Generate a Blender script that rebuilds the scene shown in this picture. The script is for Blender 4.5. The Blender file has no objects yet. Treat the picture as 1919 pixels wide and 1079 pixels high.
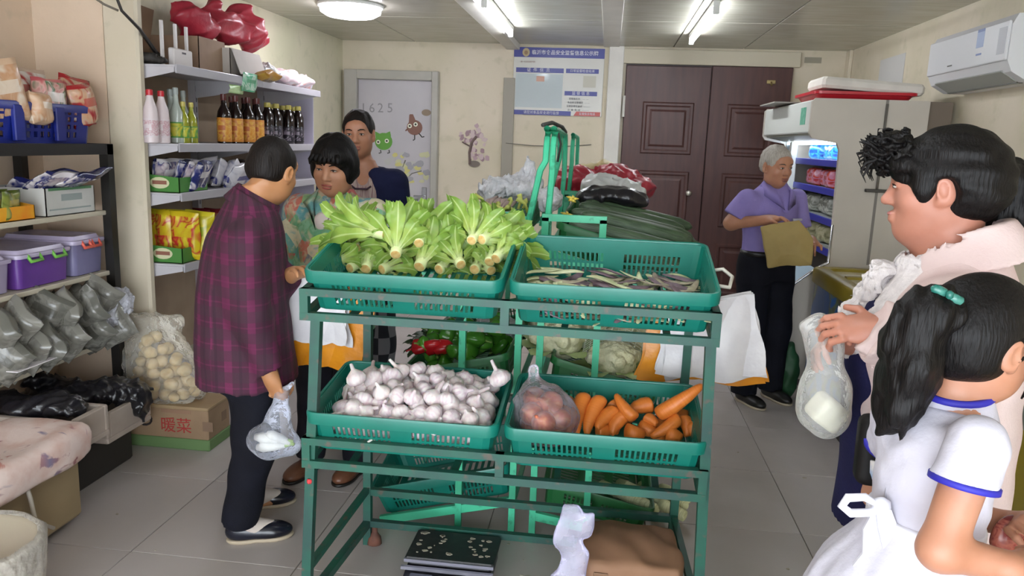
import bpy, bmesh, math, random
import numpy as np
from mathutils import Vector, Matrix
S = bpy.context.scene
COL = S.collection
PI = math.pi
# ------------------------------------------------------------------ camera
FPX, YAW, PITCH, ROLL, CAMZ = 1447.0, .1163, .18619, .03679, 1.6
_f = np.array([-math.sin(YAW)*math.cos(PITCH), math.cos(YAW)*math.cos(PITCH), -math.sin(PITCH)])
_r = np.array([math.cos(YAW), math.sin(YAW), 0]); _u = np.cross(_r, _f)
_r, _u = math.cos(ROLL)*_r+math.sin(ROLL)*_u, -math.sin(ROLL)*_r+math.cos(ROLL)*_u
CAM = np.array([0, 0, CAMZ])
cd = bpy.data.cameras.new('camera'); cam = bpy.data.objects.new('camera', cd); COL.objects.link(cam)
cd.sensor_width = 36; cd.lens = FPX/1919*36; cd.clip_start = .05
cam.matrix_world = Matrix(((_r[0], _u[0], -_f[0], 0), (_r[1], _u[1], -_f[1], 0), (_r[2], _u[2], -_f[2], CAMZ), (0, 0, 0, 1)))
S.camera = cam
def _ray(x, y): return _f+_r*(x-959.5)/FPX-_u*(y-539.5)/FPX
def aY(x, y, Y): d = _ray(x, y); return CAM+d*Y/d[1]       # pixel -> point on the plane at depth Y
def aZ(x, y, z=0): d = _ray(x, y); return CAM+d*(z-CAMZ)/d[2]
def aX(x, y, X): d = _ray(x, y); return CAM+d*X/d[0]
# ------------------------------------------------------------------ world, exposure
wd = bpy.data.worlds.new('daylight'); S.world = wd; wd.use_nodes = True
bg = wd.node_tree.nodes['Background']; bg.inputs[0].default_value = (.86, .93, 1, 1); bg.inputs[1].default_value = 2.9
S.view_settings.view_transform = 'Standard'; S.view_settings.look = 'None'; S.view_settings.gamma = 1
S.view_settings.use_curve_mapping = False; S.view_settings.exposure = 1.78
TUBE_W = 19.0      # radiance of the fluorescent tubes
# ------------------------------------------------------------------ materials
def lin(c):
    if isinstance(c, str): c = [int(c[i:i+2], 16)/255 for i in (0, 2, 4)]
    return tuple((v/12.92 if v <= .04045 else ((v+.055)/1.055)**2.4) for v in c)+(1,)
_mats = {}
class NT:
    def __init__(s, name):
        s.m = bpy.data.materials.new(name); s.m.use_nodes = True; s.t = s.m.node_tree
        s.b = s.t.nodes['Principled BSDF']; s.out = s.t.nodes['Material Output']
    def n(s, ty, **k):
        nd = s.t.nodes.new(ty)
        for a, v in k.items():
            if a.startswith('i_'):
                key = a[2:]; key = int(key) if key.isdigit() else key.replace('_', ' ')
                s.set(nd.inputs[key], v)
            else: setattr(nd, a, v)
        return nd
    def set(s, inp, v):
        if hasattr(v, 'is_output'): s.t.links.new(v, inp)
        else: inp.default_value = v
    def P(s, key, v): s.set(s.b.inputs[key], v)
    def co(s, kind='Object'): return s.n('ShaderNodeTexCoord').outputs[kind]
    def noise(s, scale, det=3, co=None, **k): return s.n('ShaderNodeTexNoise', i_Vector=co or s.co(), i_Scale=scale, i_Detail=det, **k).outputs[0]
    def ramp(s, f, stops):
        r = s.n('ShaderNodeValToRGB', i_Fac=f); e = r.color_ramp.elements
        while len(e) < len(stops): e.new(.5)
        for q, (p, c) in zip(e, stops): q.position = p; q.color = lin(c) if not isinstance(c, (int, float)) else (c, c, c, 1)
        return r.outputs[0]
    def mix(s, f, a, b, mode='MIX'):
        m = s.n('ShaderNodeMix', data_type='RGBA', blend_type=mode); s.set(m.inputs[0], f); s.set(m.inputs[6], a); s.set(m.inputs[7], b); return m.outputs[2]
    def math(s, op, a, b=0, c=0):
        m = s.n('ShaderNodeMath', operation=op); s.set(m.inputs[0], a); s.set(m.inputs[1], b); s.set(m.inputs[2], c); return m.outputs[0]
    def bump(s, h, st=.3, dist=.01): s.P('Normal', s.n('ShaderNodeBump', i_Height=h, i_Strength=st, i_Distance=dist).outputs[0])
def M(name, col, rough=.5, col2=None, sc=6, bump=0, bsc=60, metal=0, spec=.5, lo=.35, hi=.65, emit=0, sss=0, stretch=None, coat=0):
    if name in _mats: return _mats[name]
    t = NT(name); t.P('Roughness', rough); t.P('Metallic', metal); t.P('Specular IOR Level', spec); t.P('Coat Weight', coat)
    co = None
    if stretch: co = t.n('ShaderNodeMapping', i_Vector=t.co(), i_Scale=stretch).outputs[0]
    if col2: t.P('Base Color', t.ramp(t.noise(sc, 4, co), [(lo, col), (hi, col2)]))
    else: t.P('Base Color', lin(col))
    if bump: t.bump(t.noise(bsc, 3, co), bump, .01)
    if sss: t.P('Subsurface Weight', sss); t.P('Subsurface Scale', .01)
    if emit: t.P('Emission Color', lin(col)); t.P('Emission Strength', emit)
    _mats[name] = t.m; return t.m
def film(name, col='ffffff', clear=.7, rough=.15, crinkle=.5, milk=.3, bsc=30):
    """thin plastic film: mostly see-through, milky, shiny where creased"""
    if name in _mats: return _mats[name]
    t = NT(name); nz = t.noise(bsc, 3)
    bp = t.n('ShaderNodeBump', i_Height=nz, i_Strength=crinkle, i_Distance=.02).outputs[0]
    t.P('Base Color', lin(col)); t.P('Roughness', rough); t.P('Normal', bp); t.P('Transmission Weight', 0)
    tr = t.n('ShaderNodeBsdfTransparent'); fr = t.n('ShaderNodeFresnel', i_IOR=1.4, i_Normal=bp).outputs[0]
    f = t.math('ADD', t.math('MULTIPLY', fr, 1.2), 1-clear); f = t.math('ADD', f, t.math('MULTIPLY', t.math('SUBTRACT', nz, .5), milk)); f = t.math('MINIMUM', t.math('MAXIMUM', f, .02), 1)
    mx = t.n('ShaderNodeMixShader'); t.t.links.new(f, mx.inputs[0]); t.t.links.new(tr.outputs[0], mx.inputs[1]); t.t.links.new(t.b.outputs[0], mx.inputs[2])
    t.t.links.new(mx.outputs[0], t.out.inputs[0]); _mats[name] = t.m; return t.m
# ------------------------------------------------------------------ mesh building
class MB:
    def __init__(s): s.v = []; s.f = []; s.mi = []; s.cur = 0
    def add(s, vs, fs):
        o = len(s.v); s.v += [tuple(map(float, p)) for p in vs]; s.f += [tuple(o+i for i in f) for f in fs]; s.mi += [s.cur]*len(fs); return s
    def box(s, lo, hi, M4=None):
        (a, b, c), (d, e, f) = lo, hi
        vs = [(a, b, c), (d, b, c), (d, e, c), (a, e, c), (a, b, f), (d, b, f), (d, e, f), (a, e, f)]
        if M4 is not None: vs = [M4 @ Vector(p) for p in vs]
        return s.add(vs, [(0, 3, 2, 1), (4, 5, 6, 7), (0, 1, 5, 4), (1, 2, 6, 5), (2, 3, 7, 6), (3, 0, 4, 7)])
    def cbox(s, c, size, rot=None):
        m = Matrix.Translation(c) @ (rot.to_4x4() if rot is not None else Matrix())
        h = [q/2 for q in size]; return s.box([-q for q in h], h, m)
    def bbox(s, lo, hi, b=.01, M4=None):
        """box with chamfered edges (loft of three profiles)"""
        (x0, y0, z0), (x1, y1, z1) = lo, hi; b = min(b, (x1-x0)/2.01, (y1-y0)/2.01, (z1-z0)/2.01)
        def ring(z, i):
            return [(x0+i+b, y0+i, z), (x1-i-b, y0+i, z), (x1-i, y0+i+b, z), (x1-i, y1-i-b, z), (x1-i-b, y1-i, z), (x0+i+b, y1-i, z), (x0+i, y1-i-b, z), (x0+i, y0+i+b, z)]
        R = [ring(z0, b*.6), ring(z0+b, 0), ring(z1-b, 0), ring(z1, b*.6)]
        if M4 is not None: R = [[M4 @ Vector(p) for p in r] for r in R]
        return s.loft(R, True, True)
    def loft(s, rings, cap0=False, cap1=False, close=True):
        n = len(rings[0]); vs = [p for r in rings for p in r]; fs = []
        for i in range(len(rings)-1):
            for j in range(n if close else n-1):
                k = (j+1) % n; fs.append((i*n+j, i*n+k, (i+1)*n+k, (i+1)*n+j))
        if cap0: fs.append(tuple(range(n))[::-1])
        if cap1: fs.append(tuple((len(rings)-1)*n+j for j in range(n)))
        return s.add(vs, fs)
    def tube(s, pts, r, n=8, cap=True, flat=None):
        pts = [Vector(p) for p in pts]; rs = r if hasattr(r, '__len__') else [r]*len(pts); rings = []; up = None
        for i, p in enumerate(pts):
            d = (pts[min(i+1, len(pts)-1)]-pts[max(i-1, 0)]).normalized()
            if up is None: up = d.orthogonal().normalized() if flat is None else Vector(flat)
            up = (up-d*up.dot(d)).normalized(); w = d.cross(up)
            rings.append([p+(up*math.cos(2*PI*j/n)+w*math.sin(2*PI*j/n))*rs[i] for j in range(n)])
        return s.loft(rings, cap, cap)
    def bar(s, a, b, w, h=None, up=(0, 0, 1)):
        """square tube from a to b"""
        a = Vector(a); b = Vector(b); h = h or w; d = (b-a).normalized(); up = Vector(up)
        if abs(d.dot(up)) > .95: up = Vector((0, 1, 0))
        sd = d.cross(up).normalized(); u = sd.cross(d)
        R = [[p+sd*i*w/2+u*j*h/2 for i, j in ((-1, -1), (1, -1), (1, 1), (-1, 1))] for p in (a, b)]
        return s.loft(R, True, True)
    def lathe(s, prof, n=16, M4=None, lobes=0, la=0, cap=True):
        rings = []
        for r, z in prof:
            rg = []
            for j in range(n):
                a = 2*PI*j/n; q = r*(1+la*abs(math.sin(lobes*a/2)) if lobes else 1); p = Vector((q*math.cos(a), q*math.sin(a), z))
                rg.append(M4 @ p if M4 is not None else p)
            rings.append(rg)
        return s.loft(rings, cap, cap)
    def prism(s, poly, axis, a, b):
        """polygon in the plane normal to axis, extruded a..b"""
        def P(u, v, w): return {'x': (w, u, v), 'y': (u, w, v), 'z': (u, v, w)}[axis]
        return s.loft([[P(u, v, a) for u, v in poly], [P(u, v, b) for u, v in poly]], True, True)
    def quad(s, *p): return s.add(p, [tuple(range(len(p)))])
    def grid(s, fn, nu, nv):
        vs = [fn(i/nu, j/nv) for i in range(nu+1) for j in range(nv+1)]
        return s.add(vs, [(i*(nv+1)+j, (i+1)*(nv+1)+j, (i+1)*(nv+1)+j+1, i*(nv+1)+j+1) for i in range(nu) for j in range(nv)])
    def mesh(s, name, off=(0, 0, 0), smooth=False, fix=True):
        me = bpy.data.meshes.new(name); o = Vector(off)
        me.from_pydata([tuple(Vector(p)-o) for p in s.v], [], s.f)
        me.polygons.foreach_set('material_index', s.mi)
        if fix:
            b = bmesh.new(); b.from_mesh(me); bmesh.ops.recalc_face_normals(b, faces=b.faces); b.to_mesh(me); b.free()
        if smooth:
            me.polygons.foreach_set('use_smooth', [True]*len(me.polygons))
            if smooth is not True: me.set_sharp_from_angle(angle=math.radians(smooth))
        return me
def link(name, me, mats, parent=None, loc=None, rot=None):
    o = bpy.data.objects.new(name, me); COL.objects.link(o)
    if me is not None and mats is not None and not len(me.materials):
        for m in (mats if isinstance(mats, (list, tuple)) else [mats]): me.materials.append(m)
    if parent is not None: o.parent = parent
    if loc is not None: o.location = loc
    if rot is not None: o.rotation_euler = rot
    return o
def part(name, mb, mats, parent, smooth=False, off=None):
    """mesh built in world coordinates, child of a thing standing unrotated at its base"""
    if off is None: off = wloc(parent) if parent is not None else (0, 0, 0)
    return link(name, mb.mesh(name, off, smooth), mats, parent)
def wloc(o):
    p = Vector((0, 0, 0))
    while o is not None: p += o.location; o = o.parent
    return p
def tag(o, label, cat, group=None, kind=None):
    if label: o['label'] = label
    if cat: o['category'] = cat
    if group: o['group'] = group
    if kind: o['kind'] = kind
    return o
def thing(name, loc, label, cat, group=None, rotz=0):
    o = bpy.data.objects.new(name, None); COL.objects.link(o); o.location = loc; o.rotation_euler = (0, 0, rotz); o.empty_display_size = .05
    return tag(o, label, cat, group)
def single(name, mb, mats, label, cat, group=None, loc=None, smooth=False, rot=None):
    """a thing that is one mesh; world-coordinate mesh re-based on loc"""
    if loc is None:
        a = np.array([tuple(p) for p in mb.v]); loc = ((a[:, 0].min()+a[:, 0].max())/2, (a[:, 1].min()+a[:, 1].max())/2, a[:, 2].min())
    return tag(link(name, mb.mesh(name, loc, smooth), mats, None, loc), label, cat, group)
def struct(name, mb, mats, parent=None, smooth=False):
    o = link(name, mb.mesh(name, (0, 0, 0), smooth), mats, parent)
    if parent is None: o['kind'] = 'structure'
    return o
def copy_tree(o, parent=None):
    c = o.copy(); COL.objects.link(c); c.parent = parent
    for ch in list(o.children): copy_tree(ch, c)
    return c
def text(name, s, size, mat, parent, Mx, depth=.0008, bold=0):
    cu = bpy.data.curves.new(name, 'FONT'); cu.body = s; cu.size = size; cu.extrude = depth; cu.align_x = 'CENTER'; cu.align_y = 'CENTER'; cu.offset = bold; cu.resolution_u = 2
    o = bpy.data.objects.new(name, cu); COL.objects.link(o)
    dg = bpy.context.evaluated_depsgraph_get(); me = bpy.data.meshes.new_from_object(o.evaluated_get(dg)); bpy.data.objects.remove(o); bpy.data.curves.remove(cu)
    me.transform(Mx); me.transform(Matrix.Translation(-wloc(parent))); me.materials.clear()
    return link(name, me, mat, parent)
def facing(p, right, up):
    r = Vector(right).normalized(); u = Vector(up).normalized(); n = r.cross(u)
    return Matrix(((r.x, u.x, n.x, p[0]), (r.y, u.y, n.y, p[1]), (r.z, u.z, n.z, p[2]), (0, 0, 0, 1)))
# ------------------------------------------------------------------ signed distance modelling
F4 = np.float32
def _axis(lo, hi, h, fine, fh):
    out = [lo]
    while out[-1] < hi:
        x = out[-1]; st = fh if any(a-fh <= x <= b for a, b in fine) else h
        out.append(x+st)
    return np.array(out, F4)
def smin(a, b, k):
    if k <= 0: return np.minimum(a, b)
    h = np.maximum(k-np.abs(a-b), 0)/k; return np.minimum(a, b)-h*h*k*.25
class SDF:
    def __init__(s): s.ops = []
    def _a(s, fn, lo, hi, k, mode): s.ops.append((fn, np.array(lo, float), np.array(hi, float), k, mode)); return s
    def cone(s, a, b, ra, rb=None, k=.02, mode='u', flat=False, flat0=False, sq=None):
        a = np.array(a, float); b = np.array(b, float); rb = ra if rb is None else rb; ab = b-a; L2 = max(float(ab@ab), 1e-9); L = math.sqrt(L2)
        def fn(X, Y, Z):
            px, py, pz = X-a[0], Y-a[1], Z-a[2]; tt = (px*ab[0]+py*ab[1]+pz*ab[2])/L2; t = np.clip(tt, 0, 1)
            d = np.sqrt((px-t*ab[0])**2+(py-t*ab[1])**2+(pz-t*ab[2])**2)-(ra+(rb-ra)*t)
            if flat: d = np.maximum(d, (tt-1)*L)
            if flat0: d = np.maximum(d, -tt*L)
            return d
        R = max(ra, rb); return s._a(fn, np.minimum(a, b)-R, np.maximum(a, b)+R, k, mode)
    def ell(s, c, r, rot=None, k=.02, mode='u'):
        c = np.array(c, float); r = np.array(r, float); R = np.array(rot if rot is not None else np.eye(3), float)   # columns of R = local axes
        def fn(X, Y, Z):
            x, y, z = X-c[0], Y-c[1], Z-c[2]
            l = [(x*R[0, i]+y*R[1, i]+z*R[2, i]) for i in range(3)]
            k0 = np.sqrt(sum((l[i]/r[i])**2 for i in range(3))); k1 = np.sqrt(sum((l[i]/r[i]**2)**2 for i in range(3)))+1e-6
            return k0*(k0-1)/k1
        q = np.abs(R) @ r; return s._a(fn, c-q, c+q, k, mode)
    def stack(s, L, k=.03, mode='u', pw=2.0, wr=None, rot=0):
        """elliptic sections (z, cx, cy, rx, ry), interpolated smoothly"""
        L = np.array(L, float); zz = np.linspace(L[0, 0], L[-1, 0], 60); sm = []
        for i in range(1, 5):
            v = np.interp(zz, L[:, 0], L[:, i]); kk = np.ones(7)/7; v2 = np.convolve(np.pad(v, 3, 'edge'), kk, 'valid'); sm.append(v2)
        def fn(X, Y, Z):
            cx, cy, rx, ry = [np.interp(Z, zz, q).astype(F4) for q in sm]
            dx, dy = X-cx, Y-cy
            if rot: ca, sa = math.cos(rot), math.sin(rot); dx, dy = dx*ca+dy*sa, dy*ca-dx*sa
            q = (np.abs(dx/rx)**pw+np.abs(dy/ry)**pw)**(1/pw); d = (q-1)*np.minimum(rx, ry)
            if wr is not None: d = d+wr(dx/rx, dy/ry, Z)
            return np.maximum(d, np.maximum(L[0, 0]-Z, Z-L[-1, 0]))
        m = max(L[:, 3].max(), L[:, 4].max())+.03
        return s._a(fn, (L[:, 1].min()-m, L[:, 2].min()-m, L[0, 0]), (L[:, 1].max()+m, L[:, 2].max()+m, L[-1, 0]), k, mode)
    def box(s, c, h, r=.01, rot=None, k=.01, mode='u'):
        c = np.array(c, float); h = np.array(h, float)-r; R = np.array(rot if rot is not None else np.eye(3), float)
        def fn(X, Y, Z):
            x, y, z = X-c[0], Y-c[1], Z-c[2]
            q = [np.abs(x*R[0, i]+y*R[1, i]+z*R[2, i])-h[i] for i in range(3)]
            return np.sqrt(sum(np.maximum(v, 0)**2 for v in q))+np.minimum(np.maximum(np.maximum(q[0], q[1]), q[2]), 0)-r
        q = np.abs(R) @ (h+r); return s._a(fn, c-q, c+q, k, mode)
    def plane(s, p, n, k=.0):
        """keep the side the normal points away from"""
        p = np.array(p, float); n = np.array(n, float); n /= np.linalg.norm(n)
        return s._a(lambda X, Y, Z: (X-p[0])*n[0]+(Y-p[1])*n[1]+(Z-p[2])*n[2], [-9]*3, [9]*3, k, 'i')
    def noise(s, amp, freq, seed=0, dirs=6, stretch=(1, 1, 1), lo=None, hi=None):
        r = np.random.RandomState(seed); K = r.randn(dirs, 3)*np.array(stretch)*freq; ph = r.rand(dirs)*6.28
        def fn(X, Y, Z):
            v = 0
            for q, p in zip(K, ph): v = v+np.sin(X*q[0]+Y*q[1]+Z*q[2]+p+.8*np.sin(Y*q[0]*.5+Z*q[1]*.5+X*q[2]*.5))
            return v*amp/math.sqrt(dirs)
        return s._a(fn, lo if lo is not None else [-9]*3, hi if hi is not None else [9]*3, 0, 'n')
    def ridge(s, amp, freq, seed=0, dirs=5, stretch=(1, 1, 1)):
        r = np.random.RandomState(seed); K = r.randn(dirs, 3)*np.array(stretch)*freq; ph = r.rand(dirs, 2)*6.28
        def fn(X, Y, Z):
            v = 0
            for q, p in zip(K, ph): v = v+np.abs(np.sin(X*q[0]+Y*q[1]+Z*q[2]+p[0]+1.3*np.sin(Y*q[0]*.6+Z*q[1]*.6+X*q[2]*.6+p[1])))-.64
            return v*amp*1.6/math.sqrt(dirs)
        return s._a(fn, [-9]*3, [9]*3, 0, 'n')
    def raw(s, fn, lo, hi, k=0, mode='u'): return s._a(fn, lo, hi, k, mode)
    def build(s, name, h=.006, fine=(), fh=.004, smooth=True, pad=.02):
        us = [o for o in s.ops if o[4] == 'u']; lo = np.min([o[1] for o in us], 0)-pad; hi = np.max([o[2] for o in us], 0)+pad
        ax = [_axis(lo[i], hi[i], h, [(f[0][i], f[1][i]) for f in fine], fh) for i in range(3)]
        D = np.full([len(a) for a in ax], .2, F4)
        for fn, a, b, k, mode in s.ops:
            m = k+.03; sl = tuple(slice(max(np.searchsorted(ax[i], a[i]-m)-1, 0), np.searchsorted(ax[i], b[i]+m)+1) for i in range(3))
            sub = D[sl]
            if sub.size == 0: continue
            X = ax[0][sl[0]][:, None, None]; Y = ax[1][sl[1]][None, :, None]; Z = ax[2][sl[2]][None, None, :]
            if mode == 'n':
                D[sl] = sub+fn(X, Y, Z)
                continue
            d = fn(X, Y, Z)
            if mode == 'u': D[sl] = smin(sub, d, k)
            elif mode == 's': D[sl] = -smin(-sub, d, k)
            elif mode == 'i': D[sl] = -smin(-sub, -d, k) if k > 0 else np.maximum(sub, d)
        np.clip(D, -.1, .1, D)
        V, Q = surfnets(D, *ax); me = bpy.data.meshes.new(name)
        me.vertices.add(len(V)); me.vertices.foreach_set('co', V.ravel()); me.loops.add(len(Q)*4); me.polygons.add(len(Q))
        me.loops.foreach_set('vertex_index', Q.ravel().astype(np.int32)); me.polygons.foreach_set('loop_start', np.arange(0, len(Q)*4, 4, dtype=np.int32))
        me.polygons.foreach_set('use_smooth', np.full(len(Q), smooth)); me.update(); me.validate(); return me
def surfnets(D, xs, ys, zs):
    D[0] = D[-1] = .1; D[:, 0] = D[:, -1] = .1; D[:, :, 0] = D[:, :, -1] = .1
    Sg = D < 0; n = [q-1 for q in D.shape]
    cnt = np.zeros(n, np.int8); offs = [(i, j, k) for i in (0, 1) for j in (0, 1) for k in (0, 1)]
    for i, j, k in offs: cnt += Sg[i:i+n[0], j:j+n[1], k:k+n[2]]
    idx = np.argwhere((cnt > 0) & (cnt < 8)); N = len(idx); acc = np.zeros((N, 3)); c = np.zeros(N); AX = (xs, ys, zs)
    val = {o: D[idx[:, 0]+o[0], idx[:, 1]+o[1], idx[:, 2]+o[2]] for o in offs}
    pos = {o: np.stack([AX[a][idx[:, a]+o[a]] for a in range(3)], 1) for o in offs}
    for a in offs:
        for ax in range(3):
            if a[ax]: continue
            b = tuple(1 if q == ax else a[q] for q in range(3)); da, db = val[a], val[b]; m = (da < 0) != (db < 0)
            t = (da[m]/(da[m]-db[m]))[:, None]; acc[m] += pos[a][m]*(1-t)+pos[b][m]*t; c[m] += 1
    V = acc/c[:, None]; vid = np.full(n, -1, np.int64); vid[idx[:, 0], idx[:, 1], idx[:, 2]] = np.arange(N); Q = []
    for ax in range(3):
        s0 = [slice(None)]*3; s1 = [slice(None)]*3; s0[ax] = slice(0, -1); s1[ax] = slice(1, None)
        A = Sg[tuple(s0)]; B = Sg[tuple(s1)]; e = np.argwhere(A != B); fl = A[e[:, 0], e[:, 1], e[:, 2]]; u, v = [q for q in range(3) if q != ax]
        if ax == 1: u, v = v, u
        g = lambda du, dv: vid[tuple(e[:, q]-(du if q == u else dv if q == v else 0) for q in range(3))]
        q = np.stack([g(1, 1), g(0, 1), g(0, 0), g(1, 0)], 1); q[~fl] = q[~fl][:, ::-1]; Q.append(q)
    return V, np.concatenate(Q)
def rotm(yaw=0, pitch=0, roll=0):
    """columns: right, forward, up.  yaw>0 turns left, pitch>0 looks up, roll>0 tips towards the right"""
    return np.array(Matrix.Rotation(yaw, 3, 'Z') @ Matrix.Rotation(pitch, 3, 'X') @ Matrix.Rotation(roll, 3, 'Y'))
def sdfpart(name, sd, mat, parent, h=.006, fine=(), fh=.004, **k):
    return link(name, sd.build(name, h, fine, fh, **k), mat, parent)
rnd = random.Random(7)
# ================================================================== ROOM
XL, XN, XR, YB, YF, HC = -2.70, -2.92, 2.163, 7.76, -1.5, 2.54
YP = 3.79                                                          # where the left wall steps
def wallmat(name, c1, c2, c3):
    t = NT(name); n1 = t.noise(1.6, 5); n2 = t.noise(9, 4)
    c = t.mix(t.ramp(n1, [(.38, 0.), (.62, 1.)]), lin(c1), lin(c2)); c = t.mix(t.ramp(n2, [(.58, 0.), (.72, .6)]), c, lin(c3))
    t.P('Base Color', c); t.P('Roughness', .6); t.bump(t.noise(24, 4), .25, .006); return t.m
M_wall = wallmat('wall_paint', 'd9cdb8', 'cec4ab', 'c2ba9f')
M_wallL = wallmat('mottled_wall_paint', 'd6cfb6', 'cac7aa', 'b9b79c')
M_wallN = wallmat('pinkish_wall_paint', 'd8c1aa', 'ccb69f', 'c2b19a')
M_pil = wallmat('pilaster_paint', 'cfc3ae', 'c6bba3', 'b0aa90')
M_white = M('white_paint', 'dcd8d0', .45, 'd0ccc4', 4)
M_grout = M('grout', '6d675f', .8)
t = NT('floor_tile'); n = t.noise(2.2, 5); inf = t.n('ShaderNodeObjectInfo').outputs['Random']
t.P('Base Color', t.mix(inf, t.ramp(n, [(.35, 'a69e99'), (.7, 'b4adaa')]), t.ramp(n, [(.35, 'ada5a1'), (.7, 'a29a96')]))); t.P('Roughness', t.ramp(t.noise(5, 4), [(.3, .28), (.7, .5)])); t.bump(t.noise(30, 3), .04); M_tile = t.m
fl = struct('floor', MB().box((XN-.2, YF, -.08), (XR+.1, YB+.1, -.004)), M_grout)
TX, TY = .662, .645; x0 = .911-6*TX; y0 = 3.187-8*TY
tm = MB().bbox((.002, .002, -.02), (TX-.002, TY-.002, 0), .0015).mesh('tile')
for i in range(8):
    for j in range(16):
        X = x0+i*TX; Y = y0+j*TY
        if Y+TY < YF+.02 or Y > YB: continue
        link('tile', tm, M_tile, fl, (X, Y, 0))
# ceiling
t = NT('ceiling_panel'); n = t.noise(3, 4, t.n('ShaderNodeMapping', i_Vector=t.co(), i_Scale=(1, 5, 1)).outputs[0])
t.P('Base Color', t.ramp(n, [(.3, 'a8a596'), (.7, 'b9b6a8')])); t.P('Roughness', .24); t.bump(t.noise(5, 2, t.n('ShaderNodeMapping', i_Vector=t.co(), i_Scale=(.6, 5, 1)).outputs[0]), .06, .02); M_ceil = t.m
ce = struct('ceiling', MB().box((XN-.2, YF, HC+.012), (XR+.1, YB+.1, HC+.1)), M('ceiling_backing', '8f8c80', .7))
xs = [XN-.1, -1.95, -.98, -.1, .55, 1.2, XR+.05]
for i in range(len(xs)-1):
    w = xs[i+1]-xs[i]
    for j in range(6):
        mb = MB().bbox((.004, .004, 0), (w-.004, 1.53, .012), .004); link('panel', mb.mesh('panel'), M_ceil, ce, (xs[i], YF+j*1.54+.02, HC))
for X, w, d in ((-.98, .13, .055), (-.03, .15, .012)):
    struct('trim_%d' % (1 if d > .05 else 2), MB().bbox((X-w/2, YF, HC-d), (X+w/2, YB, HC+.004), .006), M_white)
# walls
struct('wall_back', MB().box((XN-.2, YB, -.05), (XR+.1, YB+.12, HC+.05)), M_wall)
struct('wall_right', MB().box((XR, YF, -.05), (XR+.12, YB+.05, HC+.05)), M_wall)
struct('wall_left', MB().box((XL-.12, YP, -.05), (XL, YB+.05, HC+.05)), M_wallL)
struct('wall_left_near', MB().box((XN-.12, YF, -.05), (XN, YP, HC+.05)).box((XN-.12, YP-.045, -.05), (XL+.16, YP, HC+.05)), M_wallN)
struct('trim_pilaster', MB().bbox((XL+.16, YP-.055, 0), (-2.353, YP+.0, HC), .012), M_pil)
# shopfront behind the camera: piers and a lintel, open to the day
struct('wall_front', MB().box((XN-.12, YF-.12, 0), (-2.3, YF, HC)).box((1.6, YF-.12, 0), (XR+.12, YF, HC)).box((-2.3, YF-.12, 2.3), (1.6, YF, HC)), M_wallN)
# back wall trims
def bw(x, y, Y=YB): return aY(x, y, Y)
a = bw(945, 90); 
struct('trim_3', MB().bbox((bw(943, 200)[0], YB-.03, 0), (bw(964, 200)[0], YB, bw(950, 146)[2]), .004), M('grey_strip', '9d978a', .5))
struct('trim_4', MB().bbox((bw(1136, 200)[0], YB-.05, 0), (bw(1164, 200)[0], YB, HC), .006), M_white)
struct('trim_5', MB().bbox((bw(1164, 110)[0], YB-.045, bw(1320, 123)[2]), (bw(1500, 110)[0], YB, bw(1320, 95)[2]), .006), M('cream_trim', 'c8bfa8', .5))
struct('trim_6', MB().bbox((bw(1585, 110)[0], YB-.12, 0), (XR, YB, HC), .006), M_wall)
struct('baseboard_left', MB().box((XL, YP, 0), (XL+.012, YB, .1)), M('skirting', '8b857a', .5))
struct('baseboard_right', MB().box((XR-.012, YF, 0), (XR, YB, .1)), M('skirting', '8b857a', .5))
# ---- white door with stickers
M_doorw = M('white_door_enamel', 'bdb9bd', .35, 'b5b1b6', 3)
M_frame = M('door_frame_paint', 'b3afa6', .45, 'a8a59b', 5)
dx0, dx1, dz = bw(673, 300)[0], bw(810, 300)[0], bw(740, 150)[2]
fx0, fx1, fz = bw(650, 300)[0], bw(822, 300)[0], bw(740, 133)[2]
d1 = struct('door_1', MB().bbox((dx0, YB-.03, .01), (dx1, YB-.005, dz), .006), M_doorw)
for a_, b_ in (((fx0, YB-.09, 0), (dx0, YB, fz)), ((dx1, YB-.09, 0), (fx1, YB, fz)), ((dx0, YB-.09, dz), (dx1, YB, fz))):
    link('door_frame', MB().bbox(a_, b_, .006).mesh('door_frame'), M_frame, d1)
link('door_handle', MB().tube([(dx1-.07, YB-.03, 1.03), (dx1-.07, YB-.07, 1.03), (dx1-.17, YB-.07, 1.03)], .009).bbox((dx1-.095, YB-.04, .95), (dx1-.045, YB-.028, 1.12), .004).mesh('h'), M('chrome', 'b8b8ba', .25, metal=1), d1)
def disc(mb, c, rx, rz, Y, n=18, seed=None, ja=0, th=.002):
    r = random.Random(seed); poly = []
    for j in range(n):
        q = 1+(r.uniform(-ja, ja) if seed is not None else 0); poly.append((c[0]+rx*q*math.cos(2*PI*j/n), c[2]+rz*q*math.sin(2*PI*j/n)))
    return mb.prism(poly, 'y', Y-th, Y)
YD = YB-.031; PX = YB/FPX
def flat(mb, cx, cy, rpx, rpy=None, Y=YD, lay=0, **k): return disc(mb, aY(cx, cy, Y), rpx*PX, (rpy or rpx)*PX, Y-.002*lay, **k)
def stk(name, label, cx, cy): return thing(name, aY(cx, cy, YD), label, 'sticker', 'stickers on the back wall')
Mc = lambda n, c: M(n, c, .5)
g = stk('wall_sticker', 'round green cartoon sticker with big eyes and little feet on white door', 719, 265)
mb = flat(MB(), 719, 265, 17, 16); mb.prism([tuple(aY(x, y, YD)[[0, 2]]) for x, y in ((704, 258), (703, 246), (713, 251))], 'y', YD-.0014, YD); mb.prism([tuple(aY(x, y, YD)[[0, 2]]) for x, y in ((722, 250), (731, 246), (733, 256))], 'y', YD-.0014, YD); part('body', mb, Mc('sticker_green', '5f9a3c'), g)
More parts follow.
